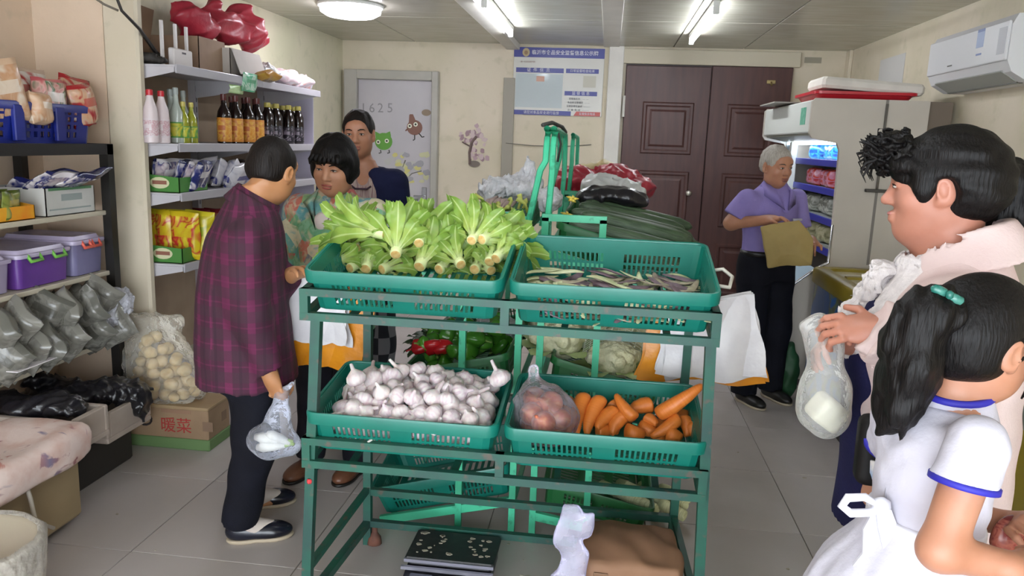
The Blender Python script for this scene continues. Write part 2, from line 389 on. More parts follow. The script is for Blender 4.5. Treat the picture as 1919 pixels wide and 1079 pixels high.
for x, y in ((709, 266), (725, 264)): part('eye', flat(MB(), x, y, 4, lay=1), Mc('sticker_cream', 'e2e3cf'), g); part('pupil', flat(MB(), x, y, 2, lay=2), Mc('sticker_dark', '3a3834'), g)
for x in (713, 729): part('foot', MB().tube([aY(x, 281, YD), aY(x+1, 286, YD), aY(x-3, 287, YD)], .006, 5), Mc('sticker_dark', '3a3834'), g)
g = stk('wall_sticker', 'brown bulb-shaped cartoon sticker with big eyes on white door', 777, 240)
mb = flat(MB(), 777, 239, 15, 14); mb.prism([tuple(aY(x, y, YD)[[0, 2]]) for x, y in ((767, 216), (768, 214), (774, 214), (780, 228), (766, 232))], 'y', YD-.0014, YD); mb.tube([aY(764, 241, YD), aY(760, 245, YD)], .007, 5); part('body', mb, Mc('sticker_brown', '7d5648'), g)
for x, y in ((768, 236), (779, 233)): part('eye', flat(MB(), x, y, 4, lay=1), Mc('sticker_cream', 'e2e3cf'), g); part('pupil', flat(MB(), x, y, 2, lay=2), Mc('sticker_dark', '3a3834'), g)
for q in (((777, 252), (777, 261), (774, 263)), ((785, 250), (791, 257), (795, 256))): part('foot', MB().tube([aY(*k, YD) for k in q], .006, 5), Mc('sticker_dark', '3a3834'), g)
g = stk('wall_sticker', 'small brown mushroom cap sticker near door frame', 799, 211)
part('body', flat(MB(), 799, 211, 9, 6), Mc('sticker_tan', '8c7a66'), g)
g = stk('wall_sticker', 'flowering potted tree sticker in pale grey and yellow on white door', 765, 330)
rr = random.Random(3)
for k, (nm, c) in enumerate((('blossom', 'b9b8b4'), ('blossom', 'c3c39a'), ('blossom', 'c9c27a'), ('blossom', '9c9aa0'))):
    mb = MB()
    for i in range(13):
        cx = 762+rr.gauss(0, 19); cy = 322+rr.gauss(0, 18); flat(mb, min(max(cx, 722), 800), min(max(cy, 290), 358), rr.uniform(3.5, 9), rr.uniform(2.5, 6.5), lay=k*.9+i*.06, seed=i, ja=.25, n=10)
    part(nm, mb, Mc('sticker_blossom%d' % k, c), g)
mb = MB().tube([aY(763, 372, YD), aY(758, 350, YD), aY(748, 330, YD), aY(760, 300, YD)], .007, 5); mb.tube([aY(760, 362, YD), aY(745, 355, YD), aY(738, 362, YD)], .006, 5); mb.tube([aY(756, 340, YD), aY(772, 325, YD), aY(790, 320, YD)], .005, 5); part('branch', mb, Mc('sticker_twig', '77756c'), g)
part('pot', MB().prism([tuple(aY(x, y, YD)[[0, 2]]) for x, y in ((751, 375), (784, 372), (780, 383), (757, 384))], 'y', YD-.012, YD), Mc('sticker_pot', '7f8c76'), g)
g = stk('wall_sticker', 'row of small grey digits on white door', 708, 196)
for ch, x in (('1', 681), ('6', 697), ('2', 713), ('5', 731)): text('digit', ch, .13, Mc('sticker_digit', '8d8a8d'), g, facing(aY(x, 203, YD-.001), (1, 0, 0), (0, 0, 1)))
YW = YB-.001
g = thing('wall_sticker', aY(886, 275, YW), 'pink blossom tree in vase sticker on cream wall', 'sticker', 'stickers on the back wall')
for k, c in enumerate(('b59aa0', '9c7f86', 'c9b4b4')):
    mb = MB()
    for i in range(16):
        if i < 12: cx, cy = 886+rr.gauss(0, 13), 258+rr.gauss(0, 11)
        else: cx, cy = 893+rr.gauss(0, 8), 290+rr.gauss(0, 6)
        flat(mb, min(max(cx, 861), 913), min(max(cy, 236), 302), rr.uniform(2.5, 5.5), Y=YW, lay=k+i*.055, seed=i, ja=.3, n=9)
    part('blossom', mb, Mc('sticker_pink%d' % k, c), g)
part('branch', MB().tube([aY(881, 308, YW), aY(880, 285, YW), aY(884, 268, YW), aY(893, 255, YW)], .016, 6).tube([aY(882, 275, YW), aY(866, 266, YW)], .008, 5), Mc('sticker_trunk', '6b5a55'), g)
part('pot', flat(MB(), 889, 307, 11, 6, Y=YW, lay=3), Mc('sticker_vase', '75695f'), g)
# ---- brown double door
t = NT('brown_door'); n = t.noise(3, 5, t.n('ShaderNodeMapping', i_Vector=t.co(), i_Scale=(7, 7, .8)).outputs[0])
t.P('Base Color', t.ramp(n, [(.3, '482c29'), (.7, '573631')])); t.P('Roughness', .42); M_door = t.m
bx0, bxm, bx1, bz = bw(1166, 250)[0], bw(1324, 250)[0], bw(1484, 150)[0], bw(1320, 123)[2]
d2 = struct('door_2', MB().box((bx0, YB-.012, 0), (bx1, YB-.002, bz)), M('door_dark', '2c1a18', .5))
for li, (x0_, x1_) in enumerate(((bx0+.004, bxm-.004), (bxm+.004, bx1-.004))):
    lf = link('door_leaf', MB().bbox((x0_, YB-.045, .02), (x1_, YB-.012, bz-.006-(.0 if li else .012)), .004).mesh('leaf'), M_door, d2)
    w = x1_-x0_
    for z0, z1 in ((bz-.84, bz-.35), (bz-1.52, bz-1.0), (bz-2.2, bz-1.68)):
        p0, p1 = x0_+.17*w+.04, x1_-.17*w-.0
        pn = MB(); q = [(p0, z0), (p1, z0), (p1, z1), (p0, z1)]
        def rg(i, Y): return [(p0+i, Y, z0+i), (p1-i, Y, z0+i), (p1-i, Y, z1-i), (p0+i, Y, z1-i)]
        pn.loft([rg(0, YB-.046), rg(.012, YB-.056), rg(.03, YB-.056), rg(.045, YB-.048), rg(.07, YB-.048), rg(.09, YB-.058)], False, True)
        link('door_panel', pn.mesh('door_panel'), M_door, lf)
kx = bw(1289, 361)
link('door_knob', MB().lathe([(.012, 0), (.012, .02), (.028, .03), (.03, .045), (.018, .06)], 12, Matrix.Translation((kx[0], YB-.045, kx[2])) @ Matrix.Rotation(PI/2, 4, 'X')).mesh('knob', smooth=True), M('brushed_metal', 'c9c5bb', .3, metal=.8), d2)
kx = bw(1443, 155)
link('door_bolt', MB().bbox((kx[0]-.04, YB-.06, kx[2]-.015), (kx[0]+.04, YB-.045, kx[2]+.02), .004).tube([(kx[0], YB-.06, kx[2]), (kx[0], YB-.09, kx[2]-.03)], .01).mesh('bolt'), M('brass', 'a7966a', .4, metal=.7), d2)
link('hinge', MB().bbox((bx0-.015, YB-.056, bz-.5), (bx0+.01, YB-.044, bz-.3), .003).mesh('hinge'), M('hinge_white', 'c8c4ba', .4), d2)
# ---- notice board
n0, n1 = bw(964, 88), bw(1134, 92); zt = (n0[2]+n1[2])/2; n2 = bw(963, 214); zb = n2[2]; YN = YB-.012
nb = thing('notice_board', ((n0[0]+n1[0])/2, YN, zb), 'white and blue printed food safety notice board on back wall', 'notice board')
W_ = n1[0]-n0[0]; Hh = zt-zb
part('board', MB().bbox((n0[0], YN, zb), (n1[0], YB-.001, zt), .003), M('board_white', 'cfcdc6', .3), nb)
M_blue = M('board_blue', '2b2f86', .35); M_btxt = M('board_text_white', 'dad9e6', .5); M_bdk = M('board_text_dark', '55555c', .5)
def nr(u0, v0, u1, v1, lay=1, sk=0): # u right, v down, 0..1 on the board
    x0, x1 = n0[0]+u0*W_, n0[0]+u1*W_; z0, z1 = zt-v0*Hh, zt-v1*Hh; return MB().prism([(x0, z1), (x1, z1), (x1, z0), (x0+sk*W_, z0)], 'y', YN-.0012*lay, YN)
def nt(s, u, v, size, mat, bold=0): text('lettering', s, size, mat, nb, facing((n0[0]+u*W_, YN-.0035, zt-v*Hh), (1, 0, 0), (0, 0, 1)), bold=bold)
part('banner', nr(0, 0, 1, .145), M_blue, nb); nt('临沂市食品安全监督信息公示牌', .565, .075, .046, M_btxt, .0006)
part('banner', nr(.03, .3, .56, .37), M_blue, nb); nt('证  件  信  息', .28, .335, .04, M_btxt)
part('banner', nr(.585, .3, .945, .365), M_blue, nb); nt('日常监督检查结果', .765, .333, .03, M_btxt)
part('banner', nr(.58, .63, .94, .695), M_blue, nb); nt('监 督 信 息', .76, .663, .036, M_btxt)
part('banner', nr(0, .93, .66, 1.0), M_blue, nb); nt('请您对食品安全进行监督', .33, .965, .032, M_btxt)
part('banner', nr(.69, .93, .985, .995, sk=.03), M('board_red', 'b8463f', .35), nb); nt('监督投诉电话', .84, .963, .026, M_btxt)
part('pocket', nr(.03, .385, .555, .89), M('certificate_film', 'aab4b6', .12), nb); part('pocket', nr(.78, .4, .92, .57), M('photo_pocket', 'b6b2a2', .3), nb)
part('seal', nr(.26, .42, .35, .5, 2), M('certificate_red', 'c99a86', .4), nb)
em = MB(); disc(em, (n0[0]+.135*W_, 0, zt-.075*Hh), .036, .04, YN-.001, th=.002); part('emblem', em, M('emblem_gold', 'b9a67c', .4), nb)
em = MB(); disc(em, (n0[0]+.135*W_, 0, zt-.08*Hh), .018, .02, YN-.003, th=.001); part('emblem_centre', em, M('emblem_core', '8d6c4c', .4), nb)
for i, s in enumerate(('经营者名称    —  —', '食品安全管理员  — —', '日常监督检查员  ———', '监  督  电  话   ———')):
    nt(s, .74, .745+i*.055, .022, M_bdk)
nt('统一社会信用代码', .16, .215, .018, M('board_text_red', 'a07c70', .5))
# small marks above brown door: a paper sticker
single('paper_label', MB().bbox((bw(1508, 108)[0], YB-.003, bw(1508, 118)[2]), (bw(1540, 108)[0], YB-.0005, bw(1508, 107)[2]), .001), M('aged_paper', '9d9786', .7), 'small aged paper label stuck above brown door corner', 'label')
# papers on the right wall
for k, (px0, px1, py0, py1) in enumerate(((1645, 1690, 115, 160),)):
    p0, p1 = aX(px0, py1, XR-.002), aX(px1, py1, XR-.002); z1 = aX(px0, py0, XR-.002)[2]
    single('wall_paper_sheet', MB().box((XR-.004, p1[1], p0[2]-.05), (XR-.0005, p0[1], z1)), M('paper', 'c8c6c2', .7), 'blank white paper sheet taped to right wall beside air conditioner', 'paper')
# wire on back wall
w0 = bw(948, 268); single('hanging_wire', MB().tube([aY(948, 268, YB-.035), aY(1000, 273, YB-.02), aY(1060, 274, YB-.012), aY(1108, 271, YB-.008)], .004, 5), M('wire_grey', '6b675e', .6), 'thin grey wire stretched across the back wall', 'wire')
# ---- lamps
M_tube = M('tube_glow', 'f2f7ff', .4, emit=TUBE_W); M_lampb = M('lamp_body', 'd5d5d0', .35)
def tube_lamp(a, b, label, hang=.0):
    t_ = thing('fluorescent_lamp', (a[0], (a[1]+b[1])/2, HC-.002), label, 'lamp', 'ceiling lamps')
    part('housing', MB().bbox((a[0]-.022, a[1], HC-.035-hang), (a[0]+.022, b[1], HC-.0005-hang), .004), M_lampb, t_)
    for Y in (a[1]+.012, b[1]-.012): part('end_holder', MB().bbox((a[0]-.02, Y-.012, HC-.085-hang), (a[0]+.02, Y+.012, HC-.035-hang), .004), M_lampb, t_)
    part('glass_tube', MB().tube([(a[0], a[1]+.02, HC-.066-hang), (a[0], b[1]-.02, HC-.066-hang)], .015, 12), M_tube, t_, True)
tube_lamp((-.86, 5.2), (-.86, 6.62), 'glowing fluorescent tube lamp along the white ceiling beam')
tube_lamp((.63, 5.3), (.63, 6.85), 'glowing fluorescent tube lamp in front of the brown door')
tube_lamp((-.35, 1.35), (-.35, 2.75), 'unseen fluorescent tube lamp added above the front vegetable rack')  # assumed tube out of view, added to light the front rack
lc = aZ(657, 8, HC); t_ = thing('ceiling_lamp', (lc[0], lc[1], HC-.001), 'round glowing flush ceiling lamp near the left wall', 'lamp', 'ceiling lamps')
Tm = Matrix.Translation((lc[0], lc[1], HC))
part('rim', MB().lathe([(.235, -.0005), (.24, -.02), (.225, -.025)], 32, Tm), M_lampb, t_, True)
part('diffuser', MB().lathe([(.222, -.025), (.215, -.06), (.17, -.085), (.09, -.098), (.01, -.1)], 32, Tm), M('diffuser_glow', 'f6f3ff', .4, emit=9), t_, True)
# ---- air conditioner on the right wall
a0 = aX(1745, 160, XR-.2); y1 = a0[1]; y0 = y1-.98; zt_, zb_ = aX(1745, 75, XR-.225)[2], a0[2]-.05
ac = thing('air_conditioner', (XR, (y0+y1)/2, zb_), 'white wall-mounted air conditioner with energy stickers on right wall', 'air conditioner')
prof = [(XR-.001, zb_), (XR-.12, zb_), (XR-.2, zb_+.045), (XR-.225, zb_+.1), (XR-.225, zt_-.05), (XR-.2, zt_), (XR-.001, zt_)]
M_ac = M('ac_white', 'd4d4d6', .3)
part('body', MB().prism(prof, 'y', y0, y1), M_ac, ac)
fp_ = part('front_panel', MB().bbox((XR-.237, y0+.004, zb_+.1), (XR-.222, y1-.004, zt_-.03), .006), M_ac, ac)
part('louvre', MB().prism([(XR-.115, zb_-.006), (XR-.125, zb_-.002), (XR-.212, zb_+.05), (XR-.205, zb_+.058)], 'y', y0+.08, y1-.08), M('ac_grey', '9ea09a', .35), ac)
part('air_slot', MB().prism([(XR-.1, zb_-.004), (XR-.1, zb_+.003), (XR-.13, zb_+.006), (XR-.13, zb_-.004)], 'y', y0+.08, y1-.08), M('ac_dark', '55544e', .5), ac)
Mst = M('sticker_blue', '6f7fae', .4)
part('sticker', MB().box((XR-.2385, y0+.26, zt_-.13), (XR-.237, y0+.34, zt_-.05)), M('sticker_paleblue', '9aa9c9', .4), fp_)
part('sticker', MB().box((XR-.2385, y0+.26, zt_-.05), (XR-.237, y0+.34, zt_-.035)), Mst, fp_)
part('sticker', MB().box((XR-.2385, y0+.27, zt_-.17), (XR-.237, y0+.33, zt_-.16)), Mst, fp_)
part('badge', MB().box((XR-.2385, y1-.36, zb_+.13), (XR-.237, y1-.3, zb_+.137)), M('ac_dark', '55544e', .5), fp_)
part('sticker', MB().box((XR-.2385, y0+.02, zt_-.19), (XR-.237, y0+.1, zt_-.06)), M('sticker_greywhite', 'b5b6bb', .4), fp_)
None if True else single('pipe', MB().tube([(XR-.02, y1-.12, zb_+.05), (XR-.02, y1-.12, .9)], .02, 8), M_ac, 'white drain pipe running down from the air conditioner', 'pipe', smooth=40)
# ================================================================== FRONT RACK
def worn(name, c1, c2, c3, rough=.5):
    t = NT(name); n1 = t.noise(7, 5); n2 = t.noise(31, 4)
    c = t.mix(t.ramp(n1, [(.4, 0.), (.62, 1.)]), lin(c1), lin(c2)); c = t.mix(t.ramp(n2, [(.6, 0.), (.7, .8)]), c, lin(c3))
    t.P('Base Color', c); t.P('Roughness', rough); t.bump(n2, .1, .003); return t.m
M_rack = worn('worn_dark_green_paint', '165343', '20443e', '55483f')
M_lg = worn('light_green_paint', '3aa982', '43b48b', '2f8a6c', .42)
RXa, RXb, RYf, RYr = -.90, .345, 2.2, 2.77
rk = thing('display_rack', ((RXa+RXb)/2, (RYf+RYr)/2, 0), 'dark green painted metal two-tier vegetable rack with worn rails', 'rack')
def rail(a, b, w=.026, h=.026, par=None, nm='rail', m=None): return part(nm, MB().bar(a, b, w, h), m or M_rack, par if par is not None else rk)
for X, xb, xt in ((RXa+.032, RXa-.006, RXa+.045), (RXb-.022, RXb+.014, RXb-.022)):
    rail((xb, RYf+.015, 0.0), (xt, RYf+.015, 1.06), .03, .03, nm='leg')
    rail((X, RYr, 0.0), (X, RYr, 1.19), .03, .03, nm='leg')
    rail((xb+(xt-xb)*.085, RYf+.015, .09), (X, RYr-.01, .09), .028, .028); rail((xb+(xt-xb)*.2, RYf+.015, .21), (X, RYr-.01, .235), .022, .022)
for zf, zr in ((1.06, 1.15), (.585, .645)):
    for dz, hh in ((.0, .024), (.075, .022)):
        rail((RXa, RYf, zf+dz), (RXb, RYf, zf+dz), .026, hh)
        for X in (RXa+.012, RXb-.012): rail((X, RYf+.012, zf+dz), (X, RYr-.0, zr+dz), .022, .022)
    rail((RXa, RYr+.02, zr), (RXb, RYr+.02, zr), .026, .026)
    for X in (RXa+.013, -.275, RXb-.013): rail((X, RYf, zf-.012), (X, RYf, zf+.086), .026, .024, nm='upright')
    for X in (-.75, -.42, -.1, .2): rail((X, RYf, zf-.004), (X, RYr, zr-.004), .02, .012, nm='slat')
rail((RXa+.03, RYr, .225), (RXb-.03, RYr, .225), .026, .026); rail((RXa+.03, RYr, .09), (RXb-.03, RYr, .09), .026, .026)
part('tie_ribbon', MB().bbox((RXa+.012, RYf-.008, .515), (RXa+.028, RYf+.004, .531), .005), M('red_ribbon', 'c93a3f', .5), rk)
part('caster', MB().lathe([(.012, 0), (.03, .004), (.026, .03), (.012, .05), (.01, .08)], 12, Matrix.Translation((RXa+.06, RYr, 0))), M('rusty_iron', '6b4436', .8, '4a2f28', 20), rk, True)
# ================================================================== BASKETS
def slot_wall(mb, p0, p1, q0, q1, th, groups, rows):
    """trapezoid p0-p1 (bottom) q0-q1 (top); slots are real openings"""
    p0, p1, q0, q1 = map(Vector, (p0, p1, q0, q1)); nrm = (p1-p0).cross(q0-p0).normalized()*th
    def P(u, v): return (p0.lerp(p1, u)).lerp(q0.lerp(q1, u), v)
    def blk(u0, u1, v0, v1):
        c = [P(u0, v0), P(u1, v0), P(u1, v1), P(u0, v1)]; mb.loft([c, [x+nrm for x in c]], True, True)
    v = 0
    for v0, v1 in rows:
        blk(0, 1, v, v0); u = 0
        for g0, g1, n in groups:
            st = (g1-g0)/n
            for i in range(n):
                a = g0+i*st; blk(u, a+st*.22, v0, v1); u = a+st*.78
        blk(u, 1, v0, v1); v = v1
    blk(0, 1, v, 1)
def rrect(w, d, r, z, n=4, cy=0):
    out = []
    for cx_, cy_, a0 in ((w/2-r, d/2-r, 0), (-w/2+r, d/2-r, 90), (-w/2+r, -d/2+r, 180), (w/2-r, -d/2+r, 270)):
        for i in range(n+1): a = math.radians(a0+90*i/n); out.append((cx_+r*math.cos(a), cy_+cy+r*math.sin(a), z))
    return out
def basket_meshes(W=.6, D=.41, H=.13, th=.004, flare=.022, nl=12, ns=7, rows=((.14, .38), (.44, .66)), lip=.034):
    b = MB(); c = .03; w, d = W/2-flare, D/2-flare; W2, D2 = W/2-.006, D/2-.006
    gl = ((.07, .44, nl), (.56, .93, nl)); gs = ((.12, .46, ns), (.54, .88, ns))
    slot_wall(b, (-w+c, -d, 0), (w-c, -d, 0), (-W2+c, -D2, H), (W2-c, -D2, H), -th, gl, rows)
    slot_wall(b, (-w+c, d, 0), (w-c, d, 0), (-W2+c, D2, H), (W2-c, D2, H), th, gl, rows)
    slot_wall(b, (-w, -d+c, 0), (-w, d-c, 0), (-W2, -D2+c, H), (-W2, D2-c, H), th, gs, rows)
    slot_wall(b, (w, -d+c, 0), (w, d-c, 0), (W2, -D2+c, H), (W2, D2-c, H), -th, gs, rows)
    for sx in (-1, 1):
        for sy in (-1, 1):
            lo = [(sx*(w-c), sy*d, 0), (sx*(w-c*.3), sy*(d-c*.3), 0), (sx*w, sy*(d-c), 0)]; hi = [(sx*(W2-c), sy*D2, H), (sx*(W2-c*.3), sy*(D2-c*.3), H), (sx*W2, sy*(D2-c), H)]
            for i in (0, 1):
                q = [Vector(lo[i]), Vector(lo[i+1]), Vector(hi[i+1]), Vector(hi[i])]; inn = Vector((-sx, -sy, 0)).normalized()*th; b.loft([q, [x+inn for x in q]], True, True)
    slot_wall(b, (-w+.01, -d+.01, 0), (w-.01, -d+.01, 0), (-w+.01, d-.01, 0), (w-.01, d-.01, 0), th, ((.05, .95, 16),), ((.08, .28), (.38, .6), (.7, .92)))
    r = MB(); R = [rrect(W-.014, D-.014, .03, H-.004), rrect(W-.01, D-.01, .032, H+.004), rrect(W+.004, D+.004, .036, H+.005), rrect(W+.01, D+.01, .038, H-.002), rrect(W+.008, D+.008, .038, H-lip), rrect(W, D, .036, H-lip)]
    r.loft(R)
    return b.mesh('basket_body'), r.mesh('basket_rim', smooth=50)
t = NT('teal_plastic'); t.P('Base Color', t.ramp(t.noise(5, 4), [(.3, '0a6456'), (.7, '0e7162')])); t.P('Roughness', .38); M_teal = t.m
M_dkg = M('dark_green_plastic', '1c5c30', .42, '226a38', 5)
bB, bR = basket_meshes(); bB2, bR2 = bB.copy(), bR.copy()
def basket(loc, rot, label, mat=M_teal, meshes=None, group='green plastic baskets', scale=1):
    o = thing('plastic_basket', loc, label, 'basket', group); o.rotation_euler = rot; o.scale = (scale,)*3
    m = meshes or (bB, bR); link('body', m[0], mat, o); link('rim', m[1], mat, o); return o
TILT = .235
def tray_T(xc, zrim, TILT):                 # front top rim at RYf, zrim
    H, D = .13, .41; c, s = math.cos(TILT), math.sin(TILT)
    # local front top (0,-D/2,H)
    y = -D/2*c-H*s; z = -D/2*s+H*c
    return Matrix.Translation((xc, RYf-.012-y, zrim-z)) @ Matrix.Rotation(TILT, 4, 'X')
TR = {}
for key, xc, zr, lab in (('ul', -.588, 1.197, 'teal plastic basket holding leafy lettuce on upper tier'), ('ur', .037, 1.197, 'teal plastic basket holding flat bean pods on upper tier'), ('ll', -.588, .752, 'teal plastic basket heaped with garlic on lower tier'), ('lr', .037, .752, 'teal plastic basket holding carrots and onions on lower tier')):
    tl = TILT if key[0] == 'u' else .13; T = tray_T(xc, zr, tl); TR[key] = T; basket(T.translation, (tl, 0, 0), lab)
rp = link('rope_handle', MB().tube([(.303, .03, .11), (.335, .035, .115), (.36, .0, .105), (.345, -.06, .095), (.303, -.06, .1)], .006, 6).mesh('rope', smooth=True), M('white_rope', 'c6c2b6', .7), [o for o in bpy.data.objects if o.get('label', '').startswith('teal plastic basket holding flat')][0])
def onT(T, x, y, hh):
    """pixel -> tray-local point on the plane hh above the tray bottom"""
    Ti = T.inverted(); o = Ti @ Vector(CAM); d = (Ti.to_3x3() @ Vector(_ray(x, y))); k = (hh-o.z)/d.z; return o+d*k
def put(name, me, mat, Mx, label, cat, group):
    o = link(name, me, mat); o.matrix_world = Mx; return tag(o, label, cat, group)
# ---- garlic
t = NT('garlic_skin'); co = t.co(); n = t.noise(3, 4, t.n('ShaderNodeMapping', i_Vector=co, i_Scale=(30, 30, 4)).outputs[0]); inf = t.n('ShaderNodeObjectInfo').outputs['Random']
c = t.ramp(n, [(.3, 'b79aa8'), (.5, 'cfc0c4'), (.68, 'dcd5d2')]); t.P('Base Color', t.mix(t.math('MULTIPLY', inf, .5), c, lin('ddd3cb'))); t.P('Roughness', .5); t.P('Subsurface Weight', .15); t.P('Subsurface Scale', .01); M_gar = t.m
gm = []
for k in range(4):
    r = .028+.002*k; pr = [(.006, 0), (.012, .002), (r*.8, r*.25), (r, r*.7), (r*.88, r*1.15), (r*.5, r*1.5), (.006, r*1.75), (.0045, r*(2.0+.35*k)), (.002, r*(2.05+.35*k))]
    m_ = MB().lathe([(q, z-r*.75) for q, z in pr], 20, Matrix.Rotation(.2*k, 4, 'X'), lobes=7+k % 2, la=.14).mesh('garlic_bulb', smooth=True); m_.materials.append(M_gar); gm.append(m_)
T = TR['ll']; r_ = random.Random(11); ng = 0
def garlic(x, y, z, up):
    global ng
    a = r_.uniform(0, 6.28); Mx = T @ Matrix.Translation((x, y, z)) @ Matrix.Rotation(a, 4, 'Z') @ Matrix.Rotation(r_.uniform(.2, up), 4, 'X') @ Matrix.Scale(r_.uniform(.88, 1.1), 4)
    put('garlic_bulb', r_.choice(gm), None, Mx, 'loose garlic bulb in pale purple skin heaped in teal basket', 'garlic', 'garlic bulbs in the lower basket')
for lay, (zz, nx, ny, wx, wy) in enumerate(((.036, 10, 7, .222, .128), (.078, 10, 7, .232, .14), (.118, 9, 6, .232, .14), (.152, 6, 4, .15, .085))):
    for i in range(nx):
        for j in range(ny):
            x = -wx+2*wx*(i+.5*(j % 2))/(nx-.5)+r_.uniform(-.008, .008); y = -wy+2*wy*j/(ny-1)+r_.uniform(-.008, .008)
            if lay == 0 and 0 < i < nx-1 and 0 < j < ny-1: continue          # hidden core
            if lay >= 2 and (x < -wx*.75 and y < 0 or r_.random() < .1): continue
            garlic(x, y+(.0 if lay < 2 else .012), zz+r_.uniform(-.008, .008)-(.02*(abs(x)/.25)**2 if lay > 1 else 0), 1.5)
for px, py in ((937, 697), (668, 697)):
    p = onT(T, px, py+12, .17); garlic(p.x, p.y, p.z, .3)
# ---- carrots
t = NT('carrot_skin'); co = t.co(); n = t.noise(2, 4, t.n('ShaderNodeMapping', i_Vector=co, i_Scale=(8, 8, 60)).outputs[0]); t.P('Base Color', t.ramp(n, [(.3, 'c96a22'), (.7, 'd97f35')])); t.P('Roughness', .45); t.bump(n, .2, .003); M_car = t.m
cm = []
for k, (rr_, bend) in enumerate(((.022, .01), (.026, -.012), (.02, .016))):
    rings = []
    for i, (u, q) in enumerate(((0, .3), (.015, .7), (.05, .95), (.12, 1.05), (.35, 1), (.7, .76), (.9, .52), (.97, .36), (1, .12))):
        rings.append([((rr_*q)*math.cos(2*PI*j/12)+bend*math.sin(PI*u), rr_*q*math.sin(2*PI*j/12), u) for j in range(12)])
    m_ = MB().loft([[(x, y, z) for x, y, z in r] for r in rings], True, True).mesh('carrot', smooth=True); m_.materials.append(M_car); cm.append(m_)
T = TR['lr']
def cp(x, y): return 930+x/3.72, 570+y/3.72
def carrot(a, b, ha, hb, k=0, s=1):
    pa = T @ onT(T, *cp(*a), ha); pb = T @ onT(T, *cp(*b), hb); d = pb-pa; L = d.length; q = d.to_track_quat('Z', 'Y').to_matrix().to_4x4()
    put('carrot', cm[k], None, Matrix.Translation(pa) @ q @ Matrix.Diagonal((s, s, L, 1)), 'long orange carrot lying loose in teal basket', 'carrot', 'carrots in the lower basket')
for a in (((490, 650), (505, 905), .10, .035, 0, 1.05), ((618, 630), (560, 910), .12, .04, 1, 1), ((735, 650), (628, 910), .115, .035, 1, 1), ((835, 735), (700, 870), .085, .05, 1, .95), ((970, 800), (830, 625), .075, .13, 0, .95), ((1085, 700), (925, 740), .085, .075, 1, 1.05), ((1120, 775), (1440, 560), .085, .2, 1, 1),
          ((900, 770), (800, 910), .075, .03, 1, 1), ((1275, 785), (1075, 925), .09, .04, 0, 1), ((1300, 780), (1325, 925), .075, .03, 0, .95), ((1375, 830), (1400, 935), .06, .03, 1, .9), ((1190, 885), (1300, 930), .05, .04, 1, 1), ((900, 880), (1040, 905), .05, .035, 1, 1), ((790, 690), (860, 760), .08, .06, 0, 1), ((1040, 790), (1120, 840), .065, .06, 0, .9), ((700, 895), (860, 870), .03, .03, 0, 1), ((1010, 840), (1130, 900), .035, .03, 1, 1), ((1180, 930), (1080, 880), .025, .025, 0, 1), ((1350, 800), (1180, 760), .03, .03, 1, 1), ((760, 800), (980, 780), .028, .028, 1, 1), ((1100, 850), (1330, 830), .03, .03, 0, 1), ((620, 780), (850, 900), .024, .024, 0, .9)): carrot(*a)
# ---- onions in a clear bag
t = NT('onion_skin'); n = t.noise(2, 4, t.n('ShaderNodeMapping', i_Vector=t.co(), i_Scale=(40, 40, 3)).outputs[0]); t.P('Base Color', t.ramp(n, [(.3, 'a8483a'), (.55, 'c46a44'), (.75, 'cf8f62')])); t.P('Roughness', .35); M_on = t.m
om = MB().lathe([(.004, -.034), (.02, -.031), (.034, -.016), (.037, .002), (.03, .022), (.014, .034), (.006, .042), (.004, .055)], 18).mesh('onion', smooth=True); om.materials.append(M_on)
ons = []
for a, hh in (((150, 830), .05), ((240, 860), .045), ((330, 850), .05), ((420, 860), .045), ((130, 700), .075), ((260, 760), .09), ((370, 770), .09), ((270, 660), .12), ((380, 690), .125), ((170, 760), .1), ((330, 830), .1), ((450, 800), .085)):
    p = onT(T, *cp(*a), hh); p.x = max(p.x, -.235); p.y = max(p.y, -.14); ons.append(p); put('onion', om, None, T @ Matrix.Translation(p) @ Matrix.Rotation(r_.uniform(-1, 1), 4, 'X') @ Matrix.Rotation(r_.uniform(-1, 1), 4, 'Y') @ Matrix.Scale(r_.uniform(.95, 1.12), 4), 'pinkish orange onion inside clear bag in teal basket', 'onion', 'onions in the clear bag')
sd = SDF()
for p in ons: sd.ell(p, (.05, .05, .05), k=.06)
top = onT(T, *cp(250, 500), .19); cc = sum(ons, Vector())/len(ons)
sd.cone(cc+Vector((0, 0, .04)), top-Vector((0, 0, .03)), .045, .012, k=.05); sd.cone(top-Vector((0, 0, .03)), top+Vector((.0, .005, .02)), .009, .022, k=.02); sd.noise(.004, 60, 3); sd.plane((0, 0, .006), (0, 0, -1))
M_film = film('clear_bag_film', 'e9e6f0', .9, .12, .6, .3)
ob = link('onion_bag', sd.build('onion_bag', .007), M_film); ob.matrix_world = T; tag(ob, 'knotted clear plastic bag full of onions in teal basket', 'plastic bag')
